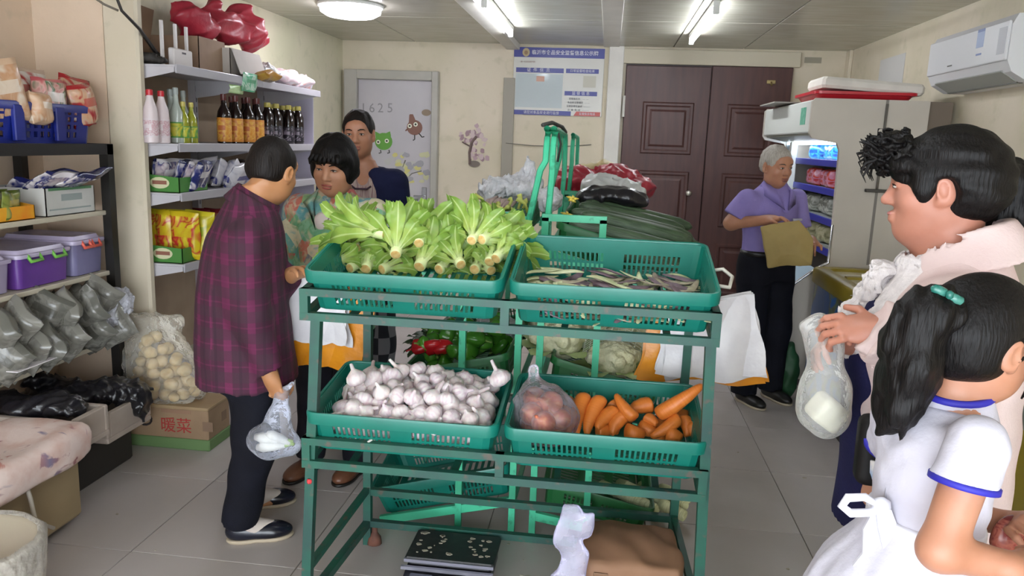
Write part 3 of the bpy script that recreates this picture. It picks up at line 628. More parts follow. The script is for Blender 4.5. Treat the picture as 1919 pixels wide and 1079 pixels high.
# ---- bean pods
pods = []
for k, (c1, c2) in enumerate((('5d4a50', '74606a'), ('9aa07c', 'b9b98f'), ('6d5a58', 'a39a80'), ('c9cba8', 'aab184'))):
    m_ = MB(); rings = []
    for i in range(9):
        u = i/8; w = .013*math.sin(PI*(.06+.88*u))**.7; x = (u-.5)*.12; y = .016*math.sin(PI*u)*(1 if k % 2 else -1)
        rings.append([(x, y+w*math.cos(a), .0035*math.sin(a)*math.sin(PI*(.05+.9*u))+.004*math.sin(u*5+k)) for a in [2*PI*j/8 for j in range(8)]])
    m_ = m_.loft(rings, True, True).mesh('bean_pod', smooth=True); m_.materials.append(M('pod_skin%d' % k, c1, .45, c2, 25)); pods.append(m_)
T = TR['ur']; r_ = random.Random(5)
for i in range(150):
    x = r_.uniform(-.25, .25); y = r_.uniform(-.165, .155); hz = .012+.05*r_.random()*(1-.5*abs(y+.03)/.2)
    if abs(x+.08) < .05 and y > -.02: hz *= .35
    put('bean_pod', r_.choice(pods), None, T @ Matrix.Translation((x*.95, y, hz)) @ Matrix.Rotation(r_.gauss(0, .6), 4, 'Z') @ Matrix.Rotation(r_.gauss(0, .2), 4, 'X') @ Matrix.Rotation(r_.gauss(0, .12), 4, 'Y') @ Matrix.Scale(r_.uniform(.9, 1.2), 4), 'flat purple and green bean pod in teal basket', 'bean pod', 'bean pods in the upper basket')
# ---- lettuce
t = NT('lettuce_leaf'); gz = t.n('ShaderNodeSeparateXYZ', i_0=t.co('UV')).outputs; n = t.noise(18, 4)
rib = t.math('ABSOLUTE', t.math('SUBTRACT', gz[0], .5)); inf = t.n('ShaderNodeObjectInfo').outputs['Random']
c = t.ramp(gz[1], [(0, 'd8dfb0'), (.25, 'b2c66a'), (.55, '8fae4a'), (1, '769a3e')]); c = t.mix(t.math('MULTIPLY', inf, .35), c, lin('a6ba5c')); c = t.mix(t.ramp(n, [(.5, 0.), (.75, .35)]), c, lin('6c8a40')); 
c = t.mix(t.ramp(rib, [(.0, .8), (.09, 0.)]), c, lin('cfdf9d')); t.P('Base Color', c); t.P('Roughness', .45); t.P('Subsurface Weight', .2); t.P('Subsurface Scale', .01); t.bump(t.noise(40, 3), .25, .004)
tl = t.n('ShaderNodeBsdfTranslucent'); t.t.links.new(c, tl.inputs[0]); mx = t.n('ShaderNodeMixShader', i_0=.25); t.t.links.new(t.b.outputs[0], mx.inputs[1]); t.t.links.new(tl.outputs[0], mx.inputs[2]); t.t.links.new(mx.outputs[0], t.out.inputs[0]); M_leaf = t.m
def leaf_mesh(L, w, curl, wav, seed, fold=.25):
    r = random.Random(seed); nu, nv = 12, 6; ph = r.random()*6; V = []; U = []; F = []
    ang = 0; y = z = 0; pts = [(0, 0)]; st = L/nu
    for i in range(nu): ang += curl/nu*(.4+1.2*i/nu); y += math.sin(ang)*st; z += math.cos(ang)*st; pts.append((y, z))
    for i in range(nu+1):
        u = i/nu; ww = w*(.24+.76*min(1, u*1.6)**1.3)*max(.1, math.sqrt(max(0, 1-max(0, (u-.6)/.41)**2.5)))
        for j in range(nv+1):
            s = j/nv*2-1; e = abs(s)**1.5; yy, zz = pts[i]; off = -fold*abs(s)*ww*(1-.6*u)+wav*e*math.sin(u*16+ph+s*2)*(.3+u)
            V.append((s*ww, yy+off, zz+.25*wav*math.sin(u*13+ph)*s)); U.append((j/nv, u))
    F = [(i*(nv+1)+j, (i+1)*(nv+1)+j, (i+1)*(nv+1)+j+1, i*(nv+1)+j+1) for i in range(nu) for j in range(nv)]
    me = bpy.data.meshes.new('leaf'); me.from_pydata(V, [], F); uv = me.uv_layers.new(name='uv')
    for lp in me.loops: uv.data[lp.index].uv = U[lp.vertex_index]
    me.polygons.foreach_set('use_smooth', [True]*len(me.polygons)); me.materials.append(M_leaf); return me
lv = [leaf_mesh(L, w, c_, wv, i) for i, (L, w, c_, wv) in enumerate(((.22, .030, .7, .010), (.24, .036, 1.0, .013), (.2, .028, .5, .009), (.24, .034, 1.5, .014), (.25, .032, 1.0, .012), (.18, .030, 1.7, .012)))]
butt = MB().lathe([(.003, -.001), (.023, -.002), (.026, .001), (.027, .012), (.027, .05), (.016, .09)], 14).mesh('stem', smooth=60); butt.materials.append(M('lettuce_stem', 'd3dba4', .5, 'c4d18c', 12))
bcut = MB().lathe([(.002, -.0035), (.012, -.0035), (.0215, -.0025), (.025, 0), (.003, .0005)], 14).mesh('cut_end', smooth=60); bcut.materials.append(M('lettuce_cut', 'c99c55', .6, 'd9bd7c', 40))
def lettuce(p, d, n, s, label, seed, spread=1):
    r = random.Random(seed); d = Vector(d).normalized(); o = thing('lettuce', p, label, 'lettuce', 'lettuce heads in the upper basket')
    o.rotation_mode = 'QUATERNION'; o.rotation_quaternion = d.to_track_quat('Z', 'Y'); o.scale = (s*.88,)*3
    link('cut_end', bcut, None, link('stem', butt, None, o))
    for i in range(int(n*1.4)):
        ring = i % 3; a = 2.4*i+r.uniform(-.2, .2); lf = link('leaf', lv[r.randrange(6)] if ring else lv[r.choice((1, 3, 5))], None, o)
        tl_ = (.42, .26, .1)[ring]*spread+r.uniform(-.06, .08)
        lf.matrix_local = Matrix.Rotation(a, 4, 'Z') @ Matrix.Translation((0, (.019, .013, .007)[ring], (.014, .03, .05)[ring])) @ Matrix.Rotation(-tl_, 4, 'X') @ Matrix.Scale(r.uniform(.8, 1.08), 4)
T = TR['ul']
def lp(x, y, hh): return T @ onT(T, 560+x/4.495, 360+y/4.495, hh)
for i, (x, y, hh, d, n, s, sp) in enumerate(((300, 585, .05, (.7, .65, .25), 15, .72, 1), (815, 525, .105, (-.1, .75, .42), 18, .82, 1.1), (1015, 628, .05, (.12, .85, .42), 18, .88, .8), (1365, 610, .06, (-.45, .8, .3), 16, .78, 1), (1455, 408, .15, (.1, .85, .3), 18, .74, 1.3), (1605, 588, .07, (.1, .8, .42), 18, .8, 1), (560, 645, .03, (-.05, .85, .38), 16, .85, .9), (720, 350, .15, (-.95, .15, .12), 15, .85, .7), (1230, 470, .09, (.35, .8, .35), 16, .85, 1), (480, 470, .09, (-.3, .75, .3), 16, .8, 1.2), (1660, 560, .09, (.3, .75, .35), 15, .8, 1.0), (1010, 430, .12, (-.15, .8, .35), 16, .8, 1.1), (400, 560, .05, (-.4, .8, .2), 14, .75, 1), (1540, 400, .15, (.35, .8, .15), 15, .75, 1.0), (700, 650, .03, (.5, .8, .2), 14, .8, 1.1), (900, 640, .025, (-.3, .85, .2), 14, .8, 1.1), (1180, 650, .025, (.3, .85, .2), 14, .8, 1.1), (1480, 650, .03, (.1, .9, .2), 14, .8, 1.1), (1620, 660, .03, (-.4, .8, .2), 14, .75, 1.1), (430, 640, .03, (.3, .85, .2), 14, .75, 1.1))):
    lettuce(lp(x, y, hh), d, n, s, {7: 'lettuce head lying sideways with leaves towards person in floral shirt', 4: 'topmost lettuce head of the heap, cut stem raised clear of others', 2: 'lettuce head with closely bunched upright leaves in front of heap'}.get(i, 'pale green leafy lettuce head with cut stem in teal basket'), i, sp)
# ================================================================== A-FRAME RACKS BEHIND (two back-to-back racks, end frames towards the shop door)
YA = 2.93
def stepped_rack(sgn, xi, xo, YA, YE, label, hoop_x, hoop_top):
    g = thing('stepped_rack', ((xi+xo)/2, (YA+YE)/2, 0), label, 'rack', 'light green stepped racks')
    R = lambda a, b, w=.024, h=.024, nm='rail': part(nm, MB().bar(a, b, w, h), M_lg, g)
    for Y in (YA, YE):
        R((xi, Y, 0), (xi, Y, 1.325), .026, .026, 'post'); R((xo, Y, 0), (xo, Y, 1.325), .026, .026, 'post'); R((xi-.013, Y, 1.325), (xo+.013, Y, 1.325), .026, .026)
        for z0 in (.16, .645, 1.19): lo_ = sgn > 0 and z0 < .2; R((xi, Y, .105 if lo_ else z0), (xo+sgn*.33, Y, .022 if lo_ else z0-(abs(xo-xi)+.33)*.25), .02, .035, 'arm')
    for z0 in (.16, .645, 1.19):
        if sgn > 0 and z0 < .2: continue
        for q in (0, 1): R((xi+q*(xo+sgn*.3-xi), YA, z0-q*(abs(xo-xi)+.3)*.25-.028), (xi+q*(xo+sgn*.3-xi), YE, z0-q*(abs(xo-xi)+.3)*.25-.028), .02, .02)
    # inverted U hoop that closes the back
    zt = 1.655; pts = [(xi, YA+.03, 1.2), (hoop_x[0], YA+.03, 1.5)]
    for i in range(9):
        a = PI*i/8; L = (YE-YA)*.42; pts.append((hoop_top, YA+.03+.12-(.12*math.cos(a) if i < 4 else .12) if i <= 4 else YA+.03+.12+L-.12*math.cos(a)-.0, zt-.12+.12*math.sin(a)))
    pts += [(hoop_x[0], YA+.27+L, 1.45), (xi, YA+.27+L, 1.2)]
    part('hoop', MB().tube(pts, .0125, 8), M_lg, g, 40)
    return g
def px2x(x, y): return aY(x, y, YA)[0]
xiR, xoR = px2x(1014, 600), px2x(1120, 600); xiL, xoL = px2x(973, 600), px2x(868, 600)
hx = px2x(1035, 300); ht = px2x(1031, 240)
stepped_rack(1, xiR, xoR, YA, 4.35, 'light green stepped rack with long dark gourds, beside brown door', (hx, hx), ht+.012)
stepped_rack(-1, xiL, xoL, YA, 4.35, 'light green stepped rack with peppers, beside person in floral shirt', (px2x(1012, 300), 0), px2x(1024, 240))
stepped_rack(1, xiR, xoR, 4.5, 5.75, 'light green stepped rack farther back with red bag', (hx, hx), ht+.012)
single('tie_cord', MB().tube([(ht-.03, YA+.02, 1.668), (ht, YA+.1, 1.68), (ht+.02, YA+.4, 1.672), (ht+.02, YA+.7, 1.655)], .008, 6).tube([(ht+.01, YA+.2, 1.67), (ht+.03, YA+.2, 1.6), (ht+.02, YA+.21, 1.53)], .005, 5), M('dark_cord', '34322f', .7), 'dark cord tied along top of light green hoop', 'cord', smooth=True)
# crates on the tiers: long side along the rack, tipped outwards
cB, cR = basket_meshes(.62, .46, .11, nl=10, lip=.024)
SL = .245
def crate(sgn, xin, zin, Y0, label, mat=M_dkg, SL=.245):
    """inner lower edge at (xin, zin)"""
    c, s = math.cos(SL), math.sin(SL); w = .46/2
    loc = Vector((xin+sgn*w*c, Y0+.31, zin-w*s)); rot = Matrix.Rotation(sgn*SL, 4, 'Y') @ Matrix.Rotation(PI/2, 4, 'Z')
    o = basket(loc, rot.to_euler(), label, mat, (cB, cR), 'crates on the stepped racks'); o.location = loc
    return Matrix.Translation(loc) @ rot
cr = {}
for s, nm, xi in ((1, 'R', xiR), (-1, 'L', xiL)):
    for tier, z in (('2', .655), ('1', .17), ('3', 1.195)):
        if nm == 'L' and tier == '1': continue
        for k, Y0 in enumerate((YA+.05, YA+.71)):
            what = {'R2': 'white cauliflower', 'R1': 'yam sticks', 'R3': 'dark gourds', 'L2': 'green peppers', 'L3': 'yellow greens'}[nm+tier]
            cr[nm+tier+str(k)] = crate(s, xi+s*.02, .128 if nm+tier == 'R1' else z, Y0, SL=.2 if nm+tier == 'R1' else .245, label='dark green crate of %s on stepped rack, %s of the two' % (what, ('front', 'rear')[k]))
T1 = Matrix.Translation((-.60, YA+.24, .11)) @ Matrix.Rotation(-.26, 4, 'Y') @ Matrix.Rotation(.1, 4, 'X')
o = basket(T1.translation, T1.to_euler(), 'empty teal plastic basket tipped on bottom tier of stepped rack', M_teal, (bB, bR))
# ---- gourds
t = NT('gourd_skin'); n = t.noise(3, 4, t.n('ShaderNodeMapping', i_Vector=t.co(), i_Scale=(50, 50, 3)).outputs[0]); t.P('Base Color', t.ramp(n, [(.3, '2a3a28'), (.7, '465a40')])); t.P('Roughness', .5); t.bump(n, .5, .004); M_gourd = t.m
gmesh = []
for k in range(3):
    rings = []
    for u, q in ((0, .25), (.02, .55), (.08, .85), (.25, 1), (.6, 1.05), (.88, .95), (.97, .6), (1, .2)):
        rings.append([(.036*q*math.cos(2*PI*j/14)*(1+.05*(j % 2))+.025*math.sin(PI*u)*(k-1), .036*q*math.sin(2*PI*j/14)*(1+.05*(j % 2)), u) for j in range(14)])
    m_ = MB().loft(rings, True, True).mesh('gourd', smooth=True); m_.materials.append(M_gourd); gmesh.append(m_)
r_ = random.Random(21)
def stick(name, me, a, b, s, label, cat, group):
    a, b = Vector(a), Vector(b); d = b-a; L = d.length; return put(name, me, None, Matrix.Translation(a) @ d.to_track_quat('Z', 'Y').to_matrix().to_4x4() @ Matrix.Diagonal((s, s, L, 1)), label, cat, group)
for Y, zz, x0_, x1_ in ((3.0, 1.24, -.1, .36), (3.1, 1.26, -.12, .38), (3.2, 1.25, -.08, .42), (3.3, 1.27, -.14, .36), (3.4, 1.26, -.1, .42), (3.05, 1.3, -.14, .33), (3.16, 1.33, -.1, .36), (3.27, 1.335, -.14, .34), (3.38, 1.325, -.08, .38), (3.5, 1.27, -.1, .44), (3.62, 1.28, -.1, .42), (3.5, 1.34, -.12, .36), (3.62, 1.345, -.1, .4)):
    stick('gourd', gmesh[r_.randrange(3)], (x0_, Y+r_.uniform(-.03, .03), zz-.01), (x1_, Y+r_.uniform(-.05, .05), zz-.1), r_.uniform(.78, .98), 'long dark green ridged gourd piled on stepped rack', 'gourd', 'long gourds on the stepped rack')
ye = M('yellow_blossom', 'c9b34a', .5)
for px, py in ((1073, 372), (1062, 402)):
    p = aY(px, py, 3.15); mb = MB()
    for i in range(5):
        a = i*1.256; mb.tube([p, p+np.array([.011*math.cos(a), -.012-.003*i, .008*math.sin(a)]), p+np.array([.026*math.cos(a+.3), -.004*i, .014*math.sin(a)])], [.004, .007, .002], 6)
    single('squash_blossom', mb, ye, 'wilted yellow blossom stuck on a dark gourd', 'blossom', 'blossoms on the gourds', smooth=True)
# ---- bags lying on the right rack
def blob(name, spec, mat, label, cat, noise=(.012, 25), h=.01, flat=None, stretch=(1, 1, 1), parent=None):
    c0 = np.array(spec[0][0], float); sd = SDF()
    for c, r, *k in spec: sd.ell(np.array(c)-c0, r, k[1] if len(k) > 1 else None, k=k[0] if k else .05)
    if noise: sd.ridge(noise[0]*.9, noise[1]*1.1, int(abs(c0[1]*1000)) % 97, stretch=stretch); sd.noise(noise[0]*.5, noise[1]*.6, int(abs(c0[0]*1000)) % 97, stretch=stretch)
    if flat is not None: sd.plane((0, 0, flat-c0[2]), (0, 0, -1))
    o = link(name, sd.build(name, h), mat, parent, c0)
    return tag(o, label, cat) if parent is None else o
M_blackbag = M('black_plastic', '17161a', .28, '1f1d22', 8, bump=.5, bsc=25); M_wbag = M('white_plastic_bag', 'cfd0cf', .4, 'c2c4c4', 8, bump=.4, bsc=22); M_redbag = M('red_plastic_bag', 'b23342', .4, '9c2838', 8, bump=.4, bsc=22)
Y_ = 3.85
blob('black_bag', [(aY(1150, 366, 3.7), (.13, .12, .045)), (aY(1110, 370, 3.7), (.08, .1, .035)), (aY(1185, 378, 3.7), (.07, .1, .03))], M_blackbag, 'shiny black plastic bag lying on dark gourds', 'plastic bag', (.008, 22))
blob('red_bag', [(aY(1085, 335, 4.7), (.13, .16, .08)), (aY(1150, 330, 4.75), (.12, .16, .08)), (aY(1195, 350, 4.7), (.1, .14, .06)), (aY(1060, 345, 4.7), (.06, .12, .07)), (aY(1130, 372, 4.7), (.2, .2, .08))], M_redbag, 'crumpled red plastic bag behind white bag on stepped rack', 'plastic bag', (.016, 18))
blob('yellow_bag', [(aY(1098, 322, 4.9), (.1, .1, .05)), (aY(1145, 320, 4.9), (.1, .1, .05), .05, rotm(0, 0, .5))], M('pale_yellow_bag', 'd0c196', .45, 'c3b184', 8, bump=.4), 'pale yellow plastic sack showing through red bag', 'plastic bag', (.012, 18))
blob('white_bag', [(aY(1125, 345, 4.35), (.1, .12, .065)), (aY(1165, 355, 4.35), (.1, .12, .06)), (aY(1188, 368, 4.3), (.06, .1, .05)), (aY(1110, 352, 4.35), (.06, .1, .04))], M_wbag, 'knotted white plastic bag between black bag and red bag', 'plastic bag', (.014, 20))
# ---- left rack top: clear bag, roots, yellow greens
blob('clear_bag', [(aY(945, 352, 3.6), (.09, .1, .05)), (aY(985, 350, 3.6), (.09, .1, .06)), (aY(920, 362, 3.6), (.05, .08, .05)), (aY(990, 322, 3.6), (.035, .03, .07)), (aY(1030, 372, 3.4), (.05, .05, .05))], film('crumpled_clear_film', 'e6e7ee', .45, .12, .9, .5, 40), 'crumpled clear plastic bag on top of stepped rack by lettuce', 'plastic bag', (.014, 32), h=.008)
M_root = M('root_skin', 'a08e88', .6, '8c7872', 15); M_yg = M('yellow_greens', '9fa84a', .5, 'b3b565', 15)
for i in range(7):
    p = aY(925+i*7, 374+r_.uniform(-8, 8), 3.3); q = aY(905+i*7, 392+r_.uniform(-4, 4), 3.2)
    single('root_vegetable', MB().tube([p, (p+q)/2+np.array([0, 0, .008]), q], [.006, .014, .006], 8), M_root, 'slim pinkish brown root beside clear bag', 'root', 'slim roots on the stepped rack', smooth=True)
for i in range(10):
    p = aY(908+i*9, 392+r_.uniform(-6, 10), 3.1); q = p+np.array([r_.uniform(-.05, .05), r_.uniform(-.03, .03), r_.uniform(.02, .06)])
    single('flower_stalk', MB().tube([p, (p+q)/2+np.array([0.01, 0, .008]), q], [.006, .007, .012], 6), M_yg, 'yellow green flower stalk behind lettuce', 'vegetable', 'yellow green stalks on the stepped rack', smooth=True)
# ---- middle tier left: peppers and greens
def pepper_mesh(seed):
    r = random.Random(seed); rings = []
    for u, q in ((0, .15), (.06, .6), (.2, 1), (.55, .95), (.85, .7), (1, .25)):
        rings.append([(.034*q*(1+.16*math.cos(3*a+seed))*math.cos(a), .034*q*(1+.16*math.cos(3*a+seed))*math.sin(a), u*.09-.045) for a in [2*PI*j/18 for j in range(18)]])
    mb = MB().loft(rings, True, True); mb.cur = 1; mb.tube([(0, 0, -.045), (.003, 0, -.06), (.008, 0, -.072)], [.006, .004, .004], 6); m_ = mb.mesh('pepper', smooth=True); return m_
pm = [pepper_mesh(i) for i in range(3)]; M_pg = M('pepper_green', '2f6b1c', .22, '477f24', 8); M_pr = M('pepper_red', 'b3161c', .22, '97121a', 8); M_pst = M('pepper_stem', '6c8a3c', .6)
for m_ in pm: m_.materials.append(M_pg); m_.materials.append(M_pst)
pmr = pm[0].copy(); pmr.materials.clear(); pmr.materials.append(M_pr); pmr.materials.append(M_pst)
C2 = cr['L20']
for i in range(46):
    x = r_.uniform(-.26, .26); y = r_.uniform(-.19, .19); z = .06+.055*(i > 14)+r_.uniform(0, .03)+(.045 if i > 30 else 0)
    put('green_pepper', r_.choice(pm), None, C2 @ Matrix.Translation((x*.9, y*.85, z)) @ Matrix.Rotation(r_.uniform(0, 6), 4, 'Z') @ Matrix.Rotation(r_.uniform(.8, 2), 4, 'X') @ Matrix.Scale(r_.uniform(.8, 1.1), 4), 'glossy green pepper in dark green crate', 'pepper', 'green peppers on the stepped rack')
for px, py in ((790, 650), (812, 648), (830, 651)):
    p = aY(px, py, 3.12); put('red_pepper', pmr, None, Matrix.Translation(p) @ Matrix.Rotation(1.3, 4, 'Y') @ Matrix.Rotation(r_.uniform(0, 2), 4, 'Z'), 'glossy red pepper lying on green peppers', 'pepper', 'red peppers on the stepped rack')
M_dkleaf = M('dark_leaf', '25421f', .5, '365c28', 10)
def leafy(name, c, n, L, w, mat, label, cat, group, seed, up=.6):
    r = random.Random(seed); o = thing(name, c, label, cat, group)
    for i in range(n):
        a = r.uniform(0, 6.28); tl = r.uniform(.2, 1.3); me = leaf_mesh(L*r.uniform(.7, 1.1), w, r.uniform(.4, 1.2), .006, r.random()); me.materials.clear()
        link('leaf', me, mat, o).matrix_local = Matrix.Rotation(a, 4, 'Z') @ Matrix.Rotation(-tl, 4, 'X')
for i, (px, py, Y) in enumerate(((830, 622, 3.75), (868, 620, 3.8), (905, 625, 3.7), (945, 625, 3.65), (810, 640, 3.6), (880, 650, 3.6))):
    leafy('leafy_greens', aY(px, py+15, Y), 12, .16, .028, M_dkleaf, 'dark green leafy bunch behind peppers on stepped rack', 'greens', 'dark leafy bunches', i)
blob('clear_bag', [(aY(925, 612, 3.55), (.09, .1, .05)), (aY(950, 620, 3.5), (.06, .08, .05))], film('crumpled_clear_film', 'e6e7ee', .45), 'crumpled clear bag over dark greens behind peppers', 'plastic bag', (.012, 34), h=.009)
# ---- middle tier right: cauliflowers in net
M_caul = M('cauliflower_curd', 'e0dcbc', .75, 'd3cea6', 14, bump=.8, bsc=60)
M_cleaf = M('cauliflower_leaf', 'a9b97c', .5, '93a866', 10)
for i, (px, py, Y, s) in enumerate(((1048, 640, 3.2, .125), (1150, 678, 3.12, .115), (1182, 640, 3.42, .12), (1105, 625, 3.5, .12), (1040, 612, 3.75, .12))):
    c = aY(px, py, Y); o = thing('cauliflower', c, ('cream cauliflower head under net in dark green crate'), 'cauliflower', 'cauliflowers on the stepped rack')
    sd = SDF(); r = random.Random(i); sd.ell((0, 0, 0), (s*.8, s*.8, s*.6))
    for k in range(26):
        a = k*2.4; q = math.sqrt(k/26)*s*.85; sd.ell((q*math.cos(a), q*math.sin(a), s*.55*(1-(q/s)**2)+.0), (s*.24,)*3, k=.006)
    sd.noise(.0022, 220, i, 8); link('curd', sd.build('curd', .008), M_caul, o)
    for k in range(7):
        me = leaf_mesh(s*1.5, s*.45, .9, .005, k); me.materials.clear(); link('leaf', me, M_cleaf, o).matrix_local = Matrix.Rotation(k*.9, 4, 'Z') @ Matrix.Translation((0, s*.3, -s*.55)) @ Matrix.Rotation(-.9, 4, 'X')
M_net = M('white_net', 'c9ccc0', .6)
c = aY(1158, 632, 3.12); mb = MB()
for k in range(11):
    for q in (0, 1):
        pts = []
        for i in range(9):
            u = i/8-.5; v = k/10-.5; uu, vv = (u, v) if q else (v, u); pts.append((c[0]+uu*.26+.02*vv, c[1]-.09+.1*abs(vv), c[2]+.06+vv*.13-.06*uu*uu*4))
        mb.tube(pts, .0013, 3)
tag(single('produce_net', mb, M_net, 'fine white net stretched over cauliflower', 'net'), None, None)
# ---- bottom tier right: yam sticks
t = NT('yam_skin'); n = t.noise(3, 4, t.n('ShaderNodeMapping', i_Vector=t.co(), i_Scale=(8, 8, 30)).outputs[0]); t.P('Base Color', t.ramp(n, [(.3, 'bcbe90'), (.5, 'd6d8ac'), (.7, 'e0e1bc')])); t.P('Roughness', .6); t.bump(n, .6, .006); M_yam = t.m
m_ = MB().loft([[(.026*q*math.cos(2*PI*j/12), .026*q*math.sin(2*PI*j/12), u) for j in range(12)] for u, q in ((0, .6), (.02, .95), (.2, 1), (.38, .93), (.4, .86), (.43, .95), (.7, 1), (.72, .88), (.75, .97), (.97, .9), (1, .6))], True, True).mesh('yam_stick', smooth=True); m_.materials.append(M_yam)
for (ax, ay), (bx_, by), Ya, Yb_ in (((1125, 908), (1232, 955), 3.3, 3.05), ((1160, 906), (1240, 938), 3.4, 3.1), ((1235, 942), (1285, 968), 3.08, 3.02), ((1200, 910), (1285, 948), 3.4, 3.1), ((1240, 915), (1290, 935), 3.4, 3.2)):
    stick('yam_stick', m_, aY(ax, ay, Ya), aY(bx_, by, Yb_), 1, 'pale green jointed vegetable stalk in crate on bottom tier', 'stalk', 'pale stalks on the bottom tier')
# ================================================================== BAG BUNDLES HUNG ON THE RACK
def bundle(name, pxs, Y, n, mat, label, th=.004, seed=0, wav=.01):
    """n folded bags hanging as a wad; pxs = outline corners tl, tr, br, bl in the photo at depth Y"""
    c = [Vector(aY(x, y, Y)) for x, y in pxs]; o = thing(name, (c[0]+c[1])/2, label, 'bag bundle', 'shopping bags hung on the rack'); r = random.Random(seed)
    for k in range(n):
        jx, jz = r.uniform(-.02, .02), r.uniform(0, .035); ph = r.uniform(0, 6)
        def P(u, v, side):
            p = c[0].lerp(c[1], u).lerp(c[3].lerp(c[2], u), v); sw = wav*math.sin(u*7+ph+v*2)*(.3+v)+.005*math.sin(u*19+ph)*v
            return p+Vector((jx*v+.006*math.sin(v*9+ph), -k*(th+.006)+sw*.6+side*th/2-.012*math.sin(PI*v), -jz*v+.008*math.sin(u*11+ph)*v))
        mb = MB(); nu, nv = 14, 10
        a = [[P(i/nu, j/nv, 1) for j in range(nv+1)] for i in range(nu+1)]; b = [[P(i/nu, j/nv, -1) for j in range(nv+1)] for i in range(nu+1)]
        per = lambda g: [g[i][0] for i in range(nu+1)]+[g[nu][j] for j in range(1, nv+1)]+[g[i][nv] for i in range(nu-1, -1, -1)]+[g[0][j] for j in range(nv-1, 0, -1)]
        mb.grid(lambda u, v: a[round(u*nu)][round(v*nv)], nu, nv); mb.grid(lambda u, v: b[round(u*nu)][round(v*nv)], nu, nv); mb.loft([per(a), per(b)])
        m_ = mb.mesh('bag', wloc(o), 60); link('bag', m_, mat, o)
M_obag = M('orange_bag', 'dd8f1a', .35, 'c97c12', 10, bump=.3, bsc=25); M_pbag = M('white_bag_film', 'd6d3d4', .35, 'c9c6ca', 8, bump=.4, bsc=20)
bundle('bag_bundle', ((552, 525), (705, 560), (692, 678), (541, 662)), 2.88, 4, M_obag, 'wad of orange shopping bags hung behind rack beside garlic', seed=1)
bundle('bag_bundle', ((547, 500), (652, 560), (652, 632), (541, 622)), 2.82, 4, M_pbag, 'wad of white shopping bags hung over orange bags beside garlic', seed=2)
bundle('bag_bundle', ((1220, 590), (1395, 575), (1440, 700), (1200, 690)), 2.90, 4, M_obag, 'wad of orange shopping bags hung behind rack beside carrots', seed=3, wav=.016)
bundle('bag_bundle', ((1245, 575), (1405, 545), (1425, 688), (1235, 690)), 2.85, 7, M_pbag, 'thick wad of white shopping bags hung over orange bags beside carrots', seed=4, wav=.028)
# ================================================================== UNDER THE RACK
s0, s1 = aZ(748, 1069, .09), aZ(946, 1075, .09); s2 = aZ(800, 998, .1); sx0, sx1, sy0, sy1 = -.655, -.325, 2.5, 2.74
sc_ = thing('weighing_scale', ((sx0+sx1)/2, (sy0+sy1)/2, 0), 'black weighing scale with silver trim on floor under rack', 'scale')
M_scb = M('scale_black', '23232a', .4, '2d2d34', 8); M_scs = M('scale_silver', '8d8c98', .35, metal=.5)
scb_ = part('body', MB().bbox((sx0+.01, sy0+.04, .012), (sx1-.01, sy1-.01, .075), .008).prism([(sy0-.1, .012), (sy0+.05, .012), (sy0+.05, .07), (sy0-.06, .05)], 'x', sx0+.01, sx1-.01), M_scb, sc_)
part('platform', MB().bbox((sx0, sy0+.03, .08), (sx1, sy1, .1), .006), M('scale_plate', '1d1d20', .45, '2b2c2a', 30, lo=.5, hi=.7), sc_)
part('trim', MB().bar((sx0, sy0+.028, .09), (sx1, sy0+.028, .09), .012, .012), M_scs, sc_)
part('trim', MB().bar((sx0-.005, sy0+.002, .075), (sx1+.002, sy0+.002, .075), .012, .012), M_scs, sc_)
for i in range(3):
    x = sx0+.035+i*.1; m4 = Matrix.Translation((x, sy0-.08, .05)) @ Matrix.Rotation(.25, 4, 'X'); part('display', MB().bbox((0, 0, 0), (.085, .06, .008), .003, m4), M('scale_display', '5c5d6c', .25), scb_)
for X in (sx0+.04, sx1-.04):
    for Y in (sy0, sy1-.05): part('foot', MB().lathe([(.012, 0), (.014, .003), (.01, .014)], 10, Matrix.Translation((X, Y, 0))), M_scb, sc_)
r_ = random.Random(4)
M_scrap = M('vegetable_scrap', 'a9a293', .8, '8c8674', 20)
def scraps(n, fn, label, group):
    for i in range(n):
        x, y, z = fn(); mb = MB(); k = 6; R = r_.uniform(.003, .011); mb.prism([(x+R*r_.uniform(.5, 1.3)*math.cos(6.28*j/k), y+R*r_.uniform(.4, 1)*math.sin(6.28*j/k)) for j in range(k)], 'z', z, z+.002); single('scrap', mb, M_scrap, label, 'scrap', group)
scraps(34, lambda: (r_.uniform(sx0+.02, sx1-.02), r_.uniform(sy0+.06, sy1-.02), .1), 'small pale peel scrap on black scale platform', 'peel scraps on the scale')
scraps(14, lambda: (r_.uniform(-.33, .05), r_.uniform(2.5, 2.95), 0), 'small pale peel scrap on tiles under rack', 'peel scraps under the rack')
scraps(9, lambda: (r_.choice((r_.uniform(-2, -1.1), r_.uniform(.5, 1.1))), r_.uniform(2.4, 4.2), 0), 'small dark crumb of dirt on floor tile', 'crumbs on the floor')
